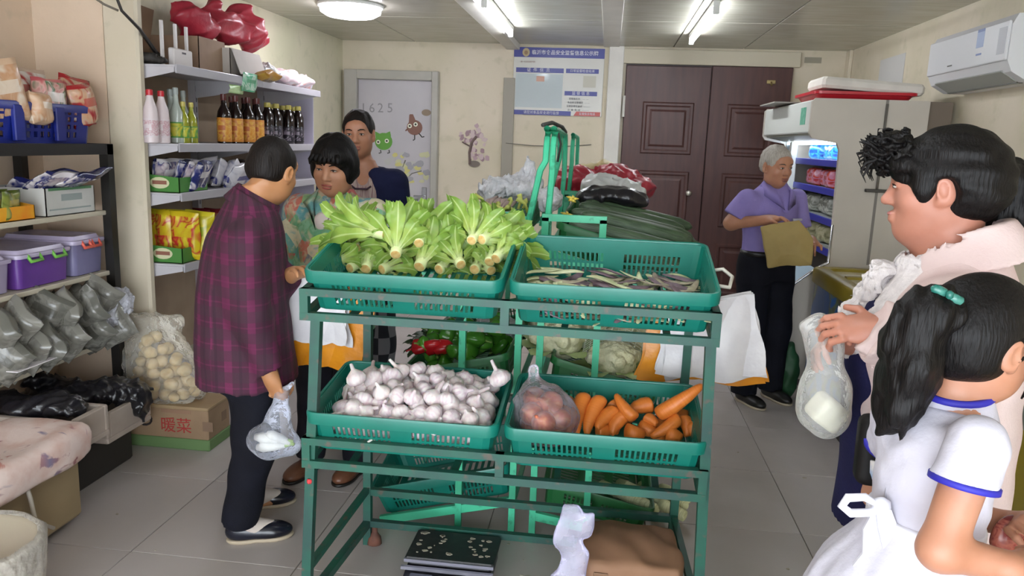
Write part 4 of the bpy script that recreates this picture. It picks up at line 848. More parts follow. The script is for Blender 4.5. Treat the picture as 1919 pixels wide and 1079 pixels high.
# cardboard box with rounded crushed top and clear bag
t = NT('cardboard'); n = t.noise(3, 5); t.P('Base Color', t.ramp(n, [(.3, '7d5a42'), (.7, '8f6b50')])); t.P('Roughness', .75); t.bump(t.noise(4, 3, t.n('ShaderNodeMapping', i_Vector=t.co(), i_Scale=(60, 4, 4)).outputs[0]), .1, .003); M_card = t.m
sd = SDF(); sd.box((0, 0, -.02), (.165, .15, .17), .022); sd.ell((-.02, 0, .11), (.16, .15, .07), k=.02); sd.ridge(.006, 11, 3); sd.noise(.003, 30, 3); sd.plane((0, 0, -.15), (0, 0, -1))
bxo = tag(link('cardboard_box', sd.build('cardboard_box', .008), M_card, None, (.145, 2.42, .15)), 'crushed brown cardboard box bulging at top under rack', 'cardboard box')
part('tape', MB().bbox((.03, 2.258, .01), (.075, 2.262, .27), .001), M('tape_tan', '77583f', .35), bxo, off=(.145, 2.42, .15)); part('crease', MB().tube([(-.01, 2.268, .215), (.14, 2.26, .21), (.3, 2.275, .195)], .002, 4), M('crease_dark', '6b4d38', .8), bxo, off=(.145, 2.42, .15)); 
c0 = aY(1078, 1045, 2.23); sd = SDF(); pz = [(-.235, 0, 0, .08, .034), (-.17, 0, 0, .075, .03), (-.08, -.01, 0, .06, .026), (0, -.005, 0, .045, .02), (.08, -.015, 0, .042, .016), (.14, -.018, 0, .034, .012), (.175, -.022, 0, .02, .008)]
sd.stack(pz, .01); sd.cone((.02, 0, .1), (.045, 0, .15), .02, .008, .03); sd.ridge(.004, 45, 4, 5, (1, 1, .15)); sd.noise(.004, 18, 5, 5)
tag(link('clear_bag', sd.build('clear_bag', .0055), film('lilac_film', 'd8d5ea', .72, .14, .25, .35, 16), None, c0), 'upright clear plastic bag tucked beside crushed cardboard box', 'plastic bag')
# small dark plastic under front of rack handled as scraps; leaning green frame rails
# ================================================================== LEFT SIDE: packs, bottles
def packmat(name, cols, sc=9, rough=.25):
    if name in _mats: return _mats[name]
    t = NT(name); n = t.noise(sc, 2, i_Distortion=1.5); k = len(cols); g = t.n('ShaderNodeSeparateXYZ', i_0=t.co('Generated')).outputs
    c = t.ramp(n, [(.36+.28*i/max(k-1, 1), c) for i, c in enumerate(cols)]); e = t.math('GREATER_THAN', t.math('ABSOLUTE', t.math('SUBTRACT', g[2], .5)), .41); c = t.mix(e, c, lin(cols[0])); bx = t.math('MULTIPLY', t.math('LESS_THAN', t.math('ABSOLUTE', t.math('SUBTRACT', g[2], .58)), .1), t.math('LESS_THAN', t.math('ABSOLUTE', t.math('SUBTRACT', g[0], .5)), .28)); c = t.mix(t.math('MULTIPLY', bx, .8), c, lin(cols[-1])); t.P('Base Color', c); t.P('Roughness', rough); t.bump(t.noise(26, 3), .35, .006); _mats[name] = t.m; return t.m
def pillow_mesh(w, h, t, seed=0):
    r = random.Random(seed); ph = r.uniform(0, 6); nu, nv = 10, 12; mb = MB()
    def P(u, v, s):
        a, b = u*2-1, v*2-1; e = max(0, (1-abs(a)**3.5))**.6*max(0, (1-abs(b)**5))**.6
        return Vector((a*w/2*(1-.05*(1-abs(b))*0+.03*math.sin(b*5+ph)), s*(t/2*e+.002)+.01*math.sin(a*4+ph)*abs(b), (b+1)/2*h))
    A = lambda s: [[P(i/nu, j/nv, s) for j in range(nv+1)] for i in range(nu+1)]
    a, b = A(1), A(-1); per = lambda g: [g[i][0] for i in range(nu+1)]+[g[nu][j] for j in range(1, nv+1)]+[g[i][nv] for i in range(nu-1, -1, -1)]+[g[0][j] for j in range(nv-1, 0, -1)]
    mb.grid(lambda u, v: a[round(u*nu)][round(v*nv)], nu, nv); mb.grid(lambda u, v: b[round(u*nu)][round(v*nv)], nu, nv); mb.loft([per(a), per(b)])
    return mb.mesh('pouch', smooth=60)
def pouch(name, loc, size, rot, mat, label, cat, group=None, seed=0):
    return tag(link(name, pillow_mesh(*size, seed), mat, None, loc, rot), label, cat, group)
# ---- black-framed shelf unit along the near wall
M_blk = M('black_frame', '15120f', .45); M_brd = M('shelf_board', 'c2b9a6', .5, 'b6ad99', 4)
Xs, Yn, Yf_ = -2.43, 1.85, 3.55
sh = thing('shelf_unit', (-2.65, 2.72, 0), 'black-framed shelf unit along the near left wall', 'shelf')
for X in (Xs, XN+.03):
    for Y in (Yn, Yf_): part('post', MB().bar((X, Y, 0), (X, Y, 1.52), .045, .045), M_blk, sh)
for Y in (Yn, Yf_): part('rail', MB().bar((XN+.03, Y, 1.5), (Xs, Y, 1.5), .04, .045), M_blk, sh)
part('rail', MB().bar((Xs, Yn-.02, 1.497), (Xs, Yf_+.022, 1.497), .045, .05), M_blk, sh)
part('shelf_board', MB().bbox((XN+.01, Yn, 1.505), (Xs-.02, Yf_, 1.52), .003), M_blk, sh)
for z in (1.2, .9, .55): part('shelf_board', MB().bbox((XN+.01, Yn, z-.022), (Xs-.005, Yf_-.01, z), .004), M_brd, sh)
# blue crate with snack bags on top
M_bcr = M('blue_plastic', '1b2a86', .35, '16206c', 5)
bb, br = basket_meshes(1.0, .38, .17, nl=8, rows=((.15, .3), (.38, .5), (.58, .7), (.76, .88)), lip=.03); bco = basket((-2.65, 3.03, 1.521), (0, 0, PI/2), 'blue plastic crate full of snack bags on black shelf top', M_bcr, (bb, br), None)
for k, y_ in enumerate((-.25, .0, .25)): link('rib', MB().bbox((y_-.03, -.198, .01), (y_+.03, -.178, .16), .004).mesh('rib'), M_bcr, bco)
sn = [packmat('snack_red', ('a3242a', 'c79a78', 'bfa08a', 'b5453a')), packmat('snack_cream', ('c9a98c', 'b98d6a', 'd2c3b0')), packmat('snack_pink', ('c05a60', 'd8a9a0', '3c6b45', 'd9cfc6')), packmat('snack_clear', ('b7a08f', 'd4cdc6', 'a03a36'))]
for i, (px, py, X, w, h, m_, lab) in enumerate(((160, 185, -2.5, .17, .2, 0, 'red-edged snack bag with green print, end of row in blue crate'), (95, 178, -2.52, .17, .21, 2, 'pink and clear snack bag in the middle of blue crate'), (55, 172, -2.6, .2, .25, 3, 'clear snack bag with red fold in blue crate'), (15, 180, -2.5, .2, .26, 1, 'cream snack bag with red top strip in blue crate'), (128, 180, -2.62, .17, .24, 0, 'red snack bag leaning at back of blue crate'), (72, 186, -2.47, .14, .14, 1, 'small tan snack bag at front of blue crate'))):
    p = aX(px, py, X); pouch('snack_bag', (p[0], p[1], 1.6), (w, h, .09), (rnd.uniform(-.15, .15), rnd.uniform(-.25, .25), PI/2+rnd.uniform(-.3, .3)), sn[m_], lab, 'snack bag', 'snack bags in the blue crate', i)
# shelf 1: orange tray, white carton with packets
def open_box(name, lo, hi, mat, label, cat='box', inner=None, tilt=None, th=.004, fronth=1.0, parts=()):
    (x0, y0, z0), (x1, y1, z1) = lo, hi; o = thing(name, ((x0+x1)/2, (y0+y1)/2, z0), label, cat); zf = z0+(z1-z0)*fronth
    part('bottom', MB().box((x0, y0, z0), (x1, y1, z0+th)), mat, o)
    part('front_side', MB().box((x1-th, y0, z0), (x1, y1, zf)), mat, o); part('back_side', MB().box((x0, y0, z0), (x0+th, y1, z1)), mat, o)
    for y in (y0, y1-th): part('end_side', MB().prism([(x0, z0), (x1, z0), (x1, zf), (x0, z1)], 'y', y, y+th), mat, o)
    return o
open_box('display_carton', (-2.72, 2.86, 1.2), (-2.45, 3.07, 1.3), M('orange_carton', 'd97a1c', .4, 'd9a02a', 7), 'orange cardboard display tray with cut-down front on black shelf', fronth=.6)
for i in range(4): pouch('snack_packet', (-2.66+.06*i, 2.97, 1.206), (.15, .12, .03), (0, 0, PI/2+.1*i-PI/2*0), packmat('packet_olive', ('5d6a2c', '8a8f45', 'b7a34b')), 'olive green packet standing in orange display tray', 'packet', 'packets in the orange tray', i) if i else None
wb_ = open_box('carton', (-2.75, 3.14, 1.2), (-2.45, 3.47, 1.325), M('white_carton', 'c3c2be', .5, 'b9b8b2', 5), 'white carton of navy packets on black shelf')
part('print', MB().box((-2.4498, 3.24, 1.265), (-2.449, 3.38, 1.295)), M('carton_print', '8d9693', .6), wb_); part('print', MB().box((-2.4498, 3.16, 1.225), (-2.449, 3.44, 1.232)), M('carton_print', '8d9693', .6), wb_); part('print', MB().box((-2.4498, 3.16, 1.313), (-2.449, 3.45, 1.325)), M('carton_green', '4f7a54', .6), wb_)
pn = [packmat('packet_navy', ('1f2354', '2c3370', 'c9c2c4', 'd4cfd0'), 12), packmat('packet_white', ('cfc9cb', 'b9a9ac', '2a2f6a', 'd8d4d4'), 12)]
for i in range(7): pouch('snack_packet', (-2.68+.035*i, 3.3+rnd.uniform(-.05, .05), 1.27+.012*i), (.26, .15, .04), (rnd.uniform(.9, 1.35), rnd.uniform(-.2, .2), PI/2+rnd.uniform(-.4, .4)), pn[i % 2], 'navy and white packet heaped in white carton', 'packet', 'packets in the white carton', i)
pouch('snack_packet', (-2.7, 2.85, 1.203), (.16, .14, .05), (0, 0, PI/2), packmat('packet_redgreen', ('a03028', '8aa23a', 'd0c08a')), 'red and green packet behind orange display tray', 'packet', None, 3)
# shelf 2: lidded storage boxes
def store_box(y0, y1, x1, h, cbody, clid, cclip, label, x0=-2.84):
    o = thing('storage_box', ((x0+x1)/2, (y0+y1)/2, .9), label, 'storage box', 'lidded storage boxes'); mb = film(cbody[0], cbody[1], .25, .2, .1, .2) if False else M(*cbody)
    def ring(z, i, r=.025): return [(p[0]+(x0+x1)/2, p[1]+(y0+y1)/2, z) for p in rrect(x1-x0-2*i, y1-y0-2*i, r, 0)]
    part('body', MB().loft([ring(.9, .02), ring(.905, .012), ring(.9+h*.82, .004)], True, True), mb, o, 50)
    lid = part('lid', MB().loft([ring(.9+h*.8, -.004), ring(.9+h*.86, -.006), ring(.9+h*.9, -.004), ring(.9+h*.9, .012), ring(.9+h, .02), ring(.9+h, .035), ring(.9+h*.97, .045)], True, True), M(*clid), o, 50)
    yc = y1-.07 if cclip else y0
    if cclip:
        for yy in (y0+.09, y1-.09):
            part('clip', MB().tube([(x1-.002, yy-.035, .9+h*.88), (x1+.016, yy-.035, .9+h*.72), (x1+.016, yy+.035, .9+h*.72), (x1-.002, yy+.035, .9+h*.88)], .008, 6), M(*cclip), lid, True)
    return o
lidm = ('lilac_lid', 'a79cb6', .25, 'b3a9c0', 4)
store_box(3.30, 3.53, -2.45, .19, ('blue_lilac_box', '6e6a8e', .25, '7a7698', 4), lidm, ('pink_clip', 'd8604f', .35), 'bluish lilac storage box with coral clips on black shelf')
store_box(2.95, 3.28, -2.45, .17, ('purple_box', '6a3f92', .25, '5c3782', 4), lidm, ('green_clip', '6fb04a', .35), 'purple storage box with green clips on black shelf')
store_box(2.6, 2.93, -2.46, .16, ('pale_lilac_box', '9a8fa8', .25, '8d829c', 4), lidm, None, 'pale lilac storage box beside the purple one')
# shelf 3: heaps of silvery grey pouches
gp = [packmat('pouch_grey', ('7d7b73', '6b6962', '918f88'), 14, .22), packmat('pouch_grey_dark', ('62615a', '7a7871', '504f49'), 14, .22)]; M_slv = film('silver_film', 'cfd0da', .25, .1, 1, .5, 35)
k = 0
for row, (X, zz) in enumerate(((-2.75, .56), (-2.6, .56), (-2.5, .6), (-2.62, .68), (-2.52, .72))):
    for i in range(6):
        Y = 2.75+.13*i+rnd.uniform(-.03, .03); k += 1
        pouch('vacuum_pouch', (X+.06, Y, zz), (.18, .17, .09), (rnd.uniform(-.2, .2), rnd.uniform(.5, 1.1), rnd.uniform(-.4, .4)), gp[k % 2], 'grey vacuum-packed pouch piled on low shelf of black unit', 'pouch', 'grey pouches on the low shelf', k)
blob('clear_bag', [((-2.42, 3.42, .68), (.09, .1, .06)), ((-2.4, 3.52, .74), (.07, .08, .06)), ((-2.44, 3.33, .64), (.06, .09, .05))], M_slv, 'glossy clear wrapping hanging from low shelf of black unit', 'plastic bag', (.018, 38), h=.008)
single('price_card', MB().box((-2.44, 2.72, .62), (-2.30, 2.98, .624), Matrix()), M('card_white', 'd5cfd2', .6), 'white card lying tilted on grey pouches', 'card')
# ---- floor level left: beige foam chest with cloth, cartons with black bags, bucket
M_beige = M('beige_chest', '9c8868', .55, '8d7a5c', 3)
ch = thing('foam_chest', (-2.23, 2.5, 0), 'beige chest under printed cloth on floor at left', 'chest')
part('body', MB().bbox((-2.39, 2.25, .03), (-2.07, 2.735, .34), .012), M_beige, ch); part('foot', MB().box((-2.36, 2.3, 0), (-2.12, 2.68, .03)), M_blk, ch)
t = NT('printed_cloth'); n = t.noise(11, 3); v = t.n('ShaderNodeTexVoronoi', i_Vector=t.co(), i_Scale=9).outputs[0]
c = t.ramp(n, [(.35, 'c9a89c'), (.6, 'd6c2ba')]); pat = t.ramp(t.noise(7, 3, i_Distortion=2.), [(.58, 0.), (.64, .8)]); c = t.mix(pat, c, t.ramp(t.noise(3.5, 1), [(.4, '8a4a50'), (.5, '5b5f86'), (.6, 'b06a5c')])); t.P('Base Color', c); t.P('Roughness', .8); t.bump(t.noise(18, 4), .4, .01); M_cloth = t.m
sd = SDF(); sd.box((0, 0, 0), (.18, .27, .045), .03); sd.box((.17, 0, -.03), (.03, .27, .06), .02, k=.05); sd.noise(.012, 14, 5, stretch=(1, 1, .3)); sd.plane((0, 0, -.033), (0, 0, -1)) if False else None
co_ = tag(link('cloth', sd.build('cloth', .014), M_cloth, None, (-2.215, 2.5, .375)), 'pinkish printed cloth bundled over beige chest', 'cloth')
single('white_strap', MB().tube([(-2.045, 2.4, .345), (-2.04, 2.42, .25), (-2.035, 2.43, .15), (-2.02, 2.5, .09)], .008, 6), M('strap_white', 'c6bfb4', .6), 'white strap hanging down side of beige chest', 'strap', smooth=True)
M_foam = M('foam_white', 'b5a79c', .7, 'a99b90', 6)
def tray_box(lo, hi, label, nm='foam_box'):
    (x0, y0, z0), (x1, y1, z1) = lo, hi; o = thing(nm, ((x0+x1)/2, (y0+y1)/2, z0), label, 'box'); th = .025
    part('bottom', MB().bbox((x0, y0, z0), (x1, y1, z0+th), .005), M_foam, o)
    for a, b in (((x0, y0), (x1, y0+th)), ((x0, y1-th), (x1, y1)), ((x0, y0+th), (x0+th, y1-th)), ((x1-th, y0+th), (x1, y1-th))): part('side', MB().bbox((*a, z0+th), (*b, z1), .005), M_foam, o)
tray_box((-2.52, 2.62, .305), (-2.04, 2.92, .43), 'pale foam box holding black plastic bags beside printed cloth') if False else None
tray_box((-2.8, 2.78, .26), (-2.13, 3.02, .40), 'pale foam box of black bags next to printed cloth')
tray_box((-2.75, 3.06, .19), (-2.17, 3.4, .33), 'pale foam box of black bags next to cardboard carton')
single('crate_base', MB().bbox((-2.72, 2.82, 0), (-2.25, 3.36, .19), .01).box((-2.7, 2.84, .19), (-2.3, 3.0, .26)), M('dark_crate', '2b2724', .6), 'dark low crate under pale foam boxes', 'crate')
blob('black_bag', [((-2.45, 2.9, .41), (.27, .09, .035)), ((-2.3, 2.92, .42), (.12, .08, .035)), ((-2.6, 2.9, .42), (.12, .07, .03))], M_blackbag, 'rumpled black plastic bags in foam box next to printed cloth', 'plastic bag', (.014, 22))
blob('black_bag', [((-2.45, 3.24, .36), (.26, .13, .05)), ((-2.25, 3.3, .37), (.1, .1, .05)), ((-2.16, 3.3, .32), (.03, .06, .09)), ((-2.62, 3.2, .42), (.07, .07, .04))], M_blackbag, 'rumpled black plastic bags in foam box next to cardboard carton', 'plastic bag', (.016, 20))
bk = thing('bucket', (-1.93, 2.0, 0), 'pale bucket lined with clear plastic at the corner of chest', 'bucket')
Tm = Matrix.Translation((-1.93, 2.0, 0)) @ Matrix.Diagonal((.84, .84, 1, 1))
part('pail', MB().lathe([(.17, 0), (.2, .01), (.235, .29), (.225, .29), (.19, .02)], 28, Tm), M('pail_brown', '8a6a55', .5, '7d5f4b', 5), bk, 50)
part('rim', MB().lathe([(.235, .285), (.255, .29), (.257, .3), (.235, .305), (.225, .295)], 28, Tm), M('pail_rim', 'b5ab98', .4), bk, True)
part('liner', MB().lathe([(.25, .15), (.258, .2), (.262, .25), (.266, .3), (.24, .318), (.215, .27), (.2, .18), (.15, .1)], 28, Tm, lobes=17, la=.035, cap=False), film('liner_film', 'd8d2c8', .5, .12, .9, .4, 22), bk, True)
# ---- carton with potatoes
cx0, cx1, cy0, cy1, ch_ = -2.38, -1.93, 3.5, 3.725, .225
cb = thing('cardboard_carton', ((cx0+cx1)/2, (cy0+cy1)/2, 0), 'printed brown carton with red characters under bag of potatoes', 'carton')
cf = aZ(385, 828), aZ(252, 808)
ROTC = -.0
M_cardL = M('brown_carton', '9a7f63', .7, '8c7258', 5); M_cgreen = M('carton_band_green', '5f7a4c', .7)
part('body', MB().bbox((cx0, cy0, .055), (cx1, cy1, ch_), .005), M_cardL, cb); part('base_band', MB().bbox((cx0-.006, cy0-.006, 0), (cx1+.006, cy1+.006, .058), .005), M_cgreen, cb)
part('lid', MB().bbox((cx0-.005, cy0-.005, ch_-.012), (cx1+.005, cy1+.005, ch_+.004), .003), M('carton_lid', 'a08866', .7, '94795a', 5), cb)
M_cred = M('print_red', 'a3302c', .7)
for s_, u in (('暖', .52), ('菜', .71)): text('lettering', s_, .085, M_cred, cb, facing((cx0+u*(cx1-cx0), cy0-.001, .12), (1, 0, 0), (0, 0, 1)))
part('logo', MB().tube([(cx0+.11+.035*math.cos(a), cy0-.001, .145+.03*math.sin(a)) for a in [i*.5-2.8 for i in range(10)]], .006, 5).tube([(cx0+.07, cy0-.001, .165), (cx0+.11, cy0-.001, .17), (cx0+.1, cy0-.001, .14)], .005, 5), M('print_dark', '2c2424', .7), cb)
part('print_block', MB().box((cx0+.42, cy0-.001, .105), (cx0+.475, cy0+.002, .155)), M('print_brown', '7d6450', .7), cb); part('print_block', MB().box((cx0+.2, cy0-.001, .19), (cx0+.36, cy0+.002, .208)), M('print_faint', '94735c', .7), cb)
part('print_block', MB().box((cx1-.002, cy0+.14, .11), (cx1+.001, cy0+.19, .16)), M('print_brown', '7d6450', .7), cb)
pmh = []
for k in range(3):
    sd = SDF(); sd.ell((0, 0, 0), (.036, .033-.002*k, .031)); sd.noise(.0022, 60, k); m_ = sd.build('potato', .007); m_.materials.append(M('potato_skin', 'c4a876', .6, 'd1ba8a', 30)); pmh.append(m_)
pts = []; r_ = random.Random(9)
for lay in range(6):
    z = ch_+.04+lay*.055; ry = (.08, .085, .08, .07, .06, .04)[lay]; rx = (.17, .18, .165, .14, .1, .05)[lay]; n = (13, 13, 11, 8, 5, 2)[lay]
    for i in range(n):
        q = math.sqrt((i+.5)/n); a = i*2.4+lay; pts.append((-2.2-.02*lay+rx*q*math.cos(a), 3.61+ry*q*math.sin(a), z+r_.uniform(-.008, .008)))
for p in pts: put('potato', r_.choice(pmh), None, Matrix.Translation(p) @ Matrix.Rotation(r_.uniform(0, 6), 4, 'Z') @ Matrix.Rotation(r_.uniform(0, 6), 4, 'X') @ Matrix.Scale(r_.uniform(.85, 1.08), 4), 'small pale potato inside clear bag on carton', 'potato', 'potatoes in the clear bag')
sd = SDF(); sd.stack([(ch_+.003, -2.2, 3.61, .17, .1), (ch_+.05, -2.2, 3.61, .215, .12), (ch_+.17, -2.23, 3.61, .215, .12), (ch_+.27, -2.25, 3.61, .17, .1), (ch_+.34, -2.27, 3.61, .14, .08), (ch_+.4, -2.28, 3.61, .17, .07), (ch_+.44, -2.29, 3.61, .2, .06)]); sd.noise(.006, 40, 8); sd.plane((0, 0, ch_+.004), (0, 0, -1))
tag(link('potato_bag', sd.build('potato_bag', .011), film('potato_film', 'ece6da', .84, .12, .7, .3)), 'open clear plastic bag of potatoes standing on carton', 'plastic bag')
# ================================================================== FAR-LEFT GONDOLA SHELVES
M_shf = M('shelf_white', 'c0bcc0', .4, 'b3b0b4', 4); M_bkp = M('shelf_back_panel', 'b59f86', .6, 'a8927a', 4)
gX, gY0, gY1 = -2.2, 3.8, 5.8
gs = thing('gondola_shelf', (-2.45, 4.8, 0), 'white metal wall shelving with four boards along far left wall', 'shelf')
SZ = (1.925, 1.53, 1.275, .9)
part('back_panel', MB().box((XL+.012, gY0, .2), (XL+.02, gY1, 1.93)), M_bkp, gs)
for Y in (gY0+.015, 4.79, gY1-.015):
    up_ = part('upright', MB().bar((XL+.04, Y, 0), (XL+.04, Y, 1.95), .045, .04), M_shf, gs)
    for j in range(14): part('slot', MB().box((XL+.062, Y-.004, 1.0+j*.065), (XL+.0635, Y+.004, 1.035+j*.065)), M('slot_dark', '4b474a', .6), up_)
part('end_panel', MB().box((XL+.06, gY1-.008, .2), (gX-.05, gY1, 1.9)), M('lilac_panel', 'b5afc0', .4), gs)
part('base', MB().box((XL+.02, 4.0, 0), (gX+.0, gY1, .14)), M_shf, gs)
for z in SZ:
    for a, b in ((gY0, 4.788), (4.792, gY1)):
        bd = part('board', MB().bbox((XL+.02, a, z-.012), (gX, b, z), .003), M_shf, gs); part('lip', MB().bbox((gX-.002, a, z-.042), (gX+.008, b, z+.004), .003), M('lip_grey', 'a9a6ac', .35), bd)
    for Y in (gY0+.003, 4.79, gY1-.006): part('bracket', MB().prism([(XL+.06, z-.012), (gX-.004, z-.012), (gX-.004, z-.036), (XL+.2, z-.1), (XL+.06, z-.12)], 'y', Y-.003, Y+.003), M_shf, gs)
def bottle(px, base_z, X, prof, mats, label, cat, group, cap=None, lab=None, Y=None):
    Y = Y if Y is not None else aX(px, 255, X)[1]; o = thing('bottle', (X, Y, base_z), label, cat, group)
    T_ = Matrix.Translation((X, Y, base_z)); bd = part('body', MB().lathe(prof, 16, T_), mats[0], o, 50)
    if cap: part('cap', MB().lathe(cap, 14, T_), mats[1], o, 50)
    if lab: part('label', MB().lathe(lab, 16, T_), mats[2], bd, 60)
M_gl = M('bottle_dark', '1c0f0d', .12, spec=.6); M_wp = M('bottle_white', 'cdbfc0', .35); M_rcap = M('cap_red', 'b4202c', .35); M_gcap = M('cap_silver', '9aa19c', .3); M_ycap = M('cap_yellow', 'b9ab57', .4)
M_lab1 = packmat('label_orange', ('c9822c', 'd7a548', 'b3542c'), 22, .5); M_lab2 = packmat('label_black', ('1d1a20', '2b2630', '9d8f9c'), 40, .4); M_labw = packmat('label_white', ('cdc2c4', 'b98d92', 'd2c9ca'), 40, .5); M_oil = M('bottle_oil', 'a09a2c', .15, '7f8a24', 6); M_glass = M('bottle_clear', 'a8b0a6', .12); M_labg = packmat('label_green', ('4f8a3c', 'b5b32f', 'c7bb48'), 18, .5)
z2 = SZ[1]
for i, px in enumerate((272, 284, 305)):
    bottle(px, z2, -2.28-.1*(i == 0), [(.03, 0), (.036, .004), (.036, .13), (.033, .17), (.018, .215), (.014, .24)], (M_wp, M_rcap, M_labw), 'white plastic bottle with red cap on second shelf board', 'bottle', 'white red-capped bottles', [(.016, .235), (.017, .24), (.016, .262), (.006, .265)], [(.0365, .03), (.037, .032), (.037, .12), (.0365, .122)])
for i, (px, X) in enumerate(((322, -2.42), (332, -2.3), (346, -2.42))):
    bottle(px, z2, X, [(.028, 0), (.034, .004), (.034, .16), (.015, .21), (.012, .265)], (M_glass, M_gcap, M_labg), 'clear bottle with silver cap and green label on second board', 'bottle', 'clear silver-capped bottles', [(.014, .255), (.015, .26), (.014, .29), (.004, .292)], [(.0345, .03), (.035, .032), (.035, .11), (.0345, .112)])
for i, px in enumerate((345, 360)):
    bottle(px, z2, -2.28, [(.026, 0), (.031, .004), (.031, .1), (.026, .14), (.012, .17), (.011, .2)], (M_oil, M_ycap, M_labg), 'yellow green oil bottle on second shelf board', 'bottle', 'oil bottles', [(.013, .195), (.014, .2), (.013, .22), (.004, .222)], [(.0315, .03), (.032, .032), (.032, .09), (.0315, .092)])
for i, (px, X) in enumerate(((421, -2.28), (436, -2.36), (443, -2.27), (459, -2.35), (466, -2.27), (479, -2.34), (483, -2.26))):
    bottle(px, z2, X, [(.034, 0), (.041, .005), (.041, .16), (.036, .19), (.017, .225), (.014, .26)], (M_gl, M('cap_maroon', '5a2a26', .4), M_lab1), 'dark soy sauce bottle with orange label on second board', 'bottle', 'orange-labelled sauce bottles', [(.016, .252), (.018, .256), (.018, .288), (.006, .29)], [(.0415, .012), (.042, .014), (.042, .15), (.0415, .152)])
for i, (px, X) in enumerate(((502, -2.27), (509, -2.37), (518, -2.27), (530, -2.36), (541, -2.27), (549, -2.36), (559, -2.26))):
    bottle(px, z2, X, [(.034, 0), (.04, .005), (.04, .19), (.022, .225), (.018, .245)], (M_gl, M_ycap, M_lab2), 'black bottle with yellow cap and dark label on second board', 'bottle', 'yellow-capped black bottles', [(.02, .24), (.022, .244), (.021, .27), (.006, .272)], [(.0405, .015), (.041, .017), (.041, .12), (.0405, .122)])
# top board
z1 = SZ[0]
p = aX(341, 95, -2.3); ro = thing('router', (-2.3, p[1], z1), 'white router with three upright antennas on top shelf board', 'router')
part('body', MB().bbox((-2.33, p[1]-.09, z1), (-2.295, p[1]+.1, z1+.1), .006), M('router_white', 'c9c2bf', .35), ro)
for dy in (-.13, 0, .11): part('antenna', MB().bar((-2.335, p[1]+dy, z1+.0 if dy < -.1 else z1+.08), (-2.335, p[1]+dy+.0, z1+.23), .012, .018), M('router_white', 'c9c2bf', .35), ro)
part('print', MB().box((-2.2945, p[1]-.01, z1+.075), (-2.294, p[1]+.03, z1+.085)), M('slot_dark', '4b474a', .6), ro)
def flap_box(lo, hi, mat, label, flap=.3):
    (x0, y0, z0), (x1, y1, z1_) = lo, hi; o = open_box('cardboard_box', lo, hi, mat, label); part('flap', MB().quad((x1, y0, z1_), (x1, y1, z1_), (x1+.08, y1, z1_+.0-flap*.4), (x1+.08, y0, z1_-flap*.4)).prism([(y0, z1_), (y1, z1_), (y1, z1_+.004), (y0, z1_+.004)], 'x', x1, x1+.06), mat, o); return o
M_cb2 = M('cardboard_tan', '9b8069', .75, '8b715c', 5); M_cb3 = M('cardboard_pale', 'b3aba2', .7, 'a79f97', 5)
q0, q1 = aX(365, 60, -2.35)[1], aX(415, 80, -2.35)[1]
open_box('cardboard_box', (-2.66, q0, z1), (-2.33, q1, z1+.2), M_cb2, 'tan cardboard box behind router on top shelf board')
q2, q3 = aX(425, 90, -2.3)[1], aX(480, 100, -2.3)[1]
wbx = open_box('carton', (-2.6, q2, z1), (-2.28, q3, z1+.17), M_cb3, 'pale grey carton with raised flap next to tan cardboard box')
part('flap', MB().prism([(-2.28, z1+.17), (-2.276, z1+.17), (-2.22, z1+.02), (-2.224, z1+.02)], 'y', q2+.01, q3-.005), M_cb3, wbx)
ob_ = thing('cardboard_sheet', (-2.55, gY0+.25, z1), 'brown cardboard sheet leaning by black cables on top board', 'cardboard')
part('sheet', MB().prism([(gY0+.0, z1), (gY0+.42, z1), (gY0+.52, z1+.34), (gY0+.06, z1+.36)], 'x', -2.62, -2.612), M_cb2, ob_)
blob('red_bag', [(aX(365, 48, -2.45), (.1, .14, .09)), (aX(415, 48, -2.45), (.1, .22, .1)), (aX(465, 62, -2.42), (.1, .2, .11)), (aX(400, 22, -2.45), (.05, .05, .08)), (aX(455, 30, -2.45), (.06, .12, .06)), (aX(345, 30, -2.45), (.05, .08, .06))], M_redbag, 'crumpled red plastic bag on boxes on top shelf board', 'plastic bag', (.024, 17), h=.009)
blob('pink_bag', [((-2.36, 5.55, z1+.06), (.12, .2, .05)), ((-2.3, 5.35, z1+.06), (.1, .15, .05)), ((-2.3, 5.68, z1+.05), (.1, .13, .05))], packmat('bag_pinkwhite', ('d6bcc2', 'd9d3d6', 'd9a49a', 'd4d6dd'), 7, .35), 'pink and white plastic bag at end of top shelf board', 'plastic bag', (.018, 20), flat=z1+.002)
blob('white_bag', [((-2.4, 5.22, z1+.08), (.12, .14, .07)), ((-2.36, 5.14, z1+.06), (.1, .1, .055))], M_wbag, 'white plastic bag between carton and pink bag', 'plastic bag', (.018, 20), flat=z1+.002)
pouch('snack_packet', (-2.26, 4.85, z1+.003), (.24, .13, .06), (1.2, 0, PI/2), packmat('packet_gold', ('a8792c', 'b9953f', '6b5526'), 10), 'gold packet lying in front of white bag', 'packet', None, 4)
pouch('snack_packet', (-2.20, 4.62, z1-.08), (.2, .11, .02), (.15, 0, PI/2), packmat('packet_mint', ('5fae86', 'bfd9c6', '4c9a70'), 12), 'mint green packet hanging over the lip of top board', 'packet', None, 5)
pouch('snack_packet', (-2.22, 4.5, z1-.1), (.17, .05, .015), (.1, 0, PI/2), packmat('packet_lime', ('a9c98a', 'c3d8a8'), 12), 'lime packet tucked under the lip of top board', 'packet', None, 6)
single('cable', MB().tube([aY(205, -40, 3.55), aY(228, 20, 3.6), aY(262, 55, 3.7), aX(292, 98, -2.45), aX(300, 108, -2.4)], [.007, .007, .008, .012, .014], 6), M('cable_black', '2a2623', .6), 'black cable drooping from ceiling to top shelf board', 'cable', smooth=True)
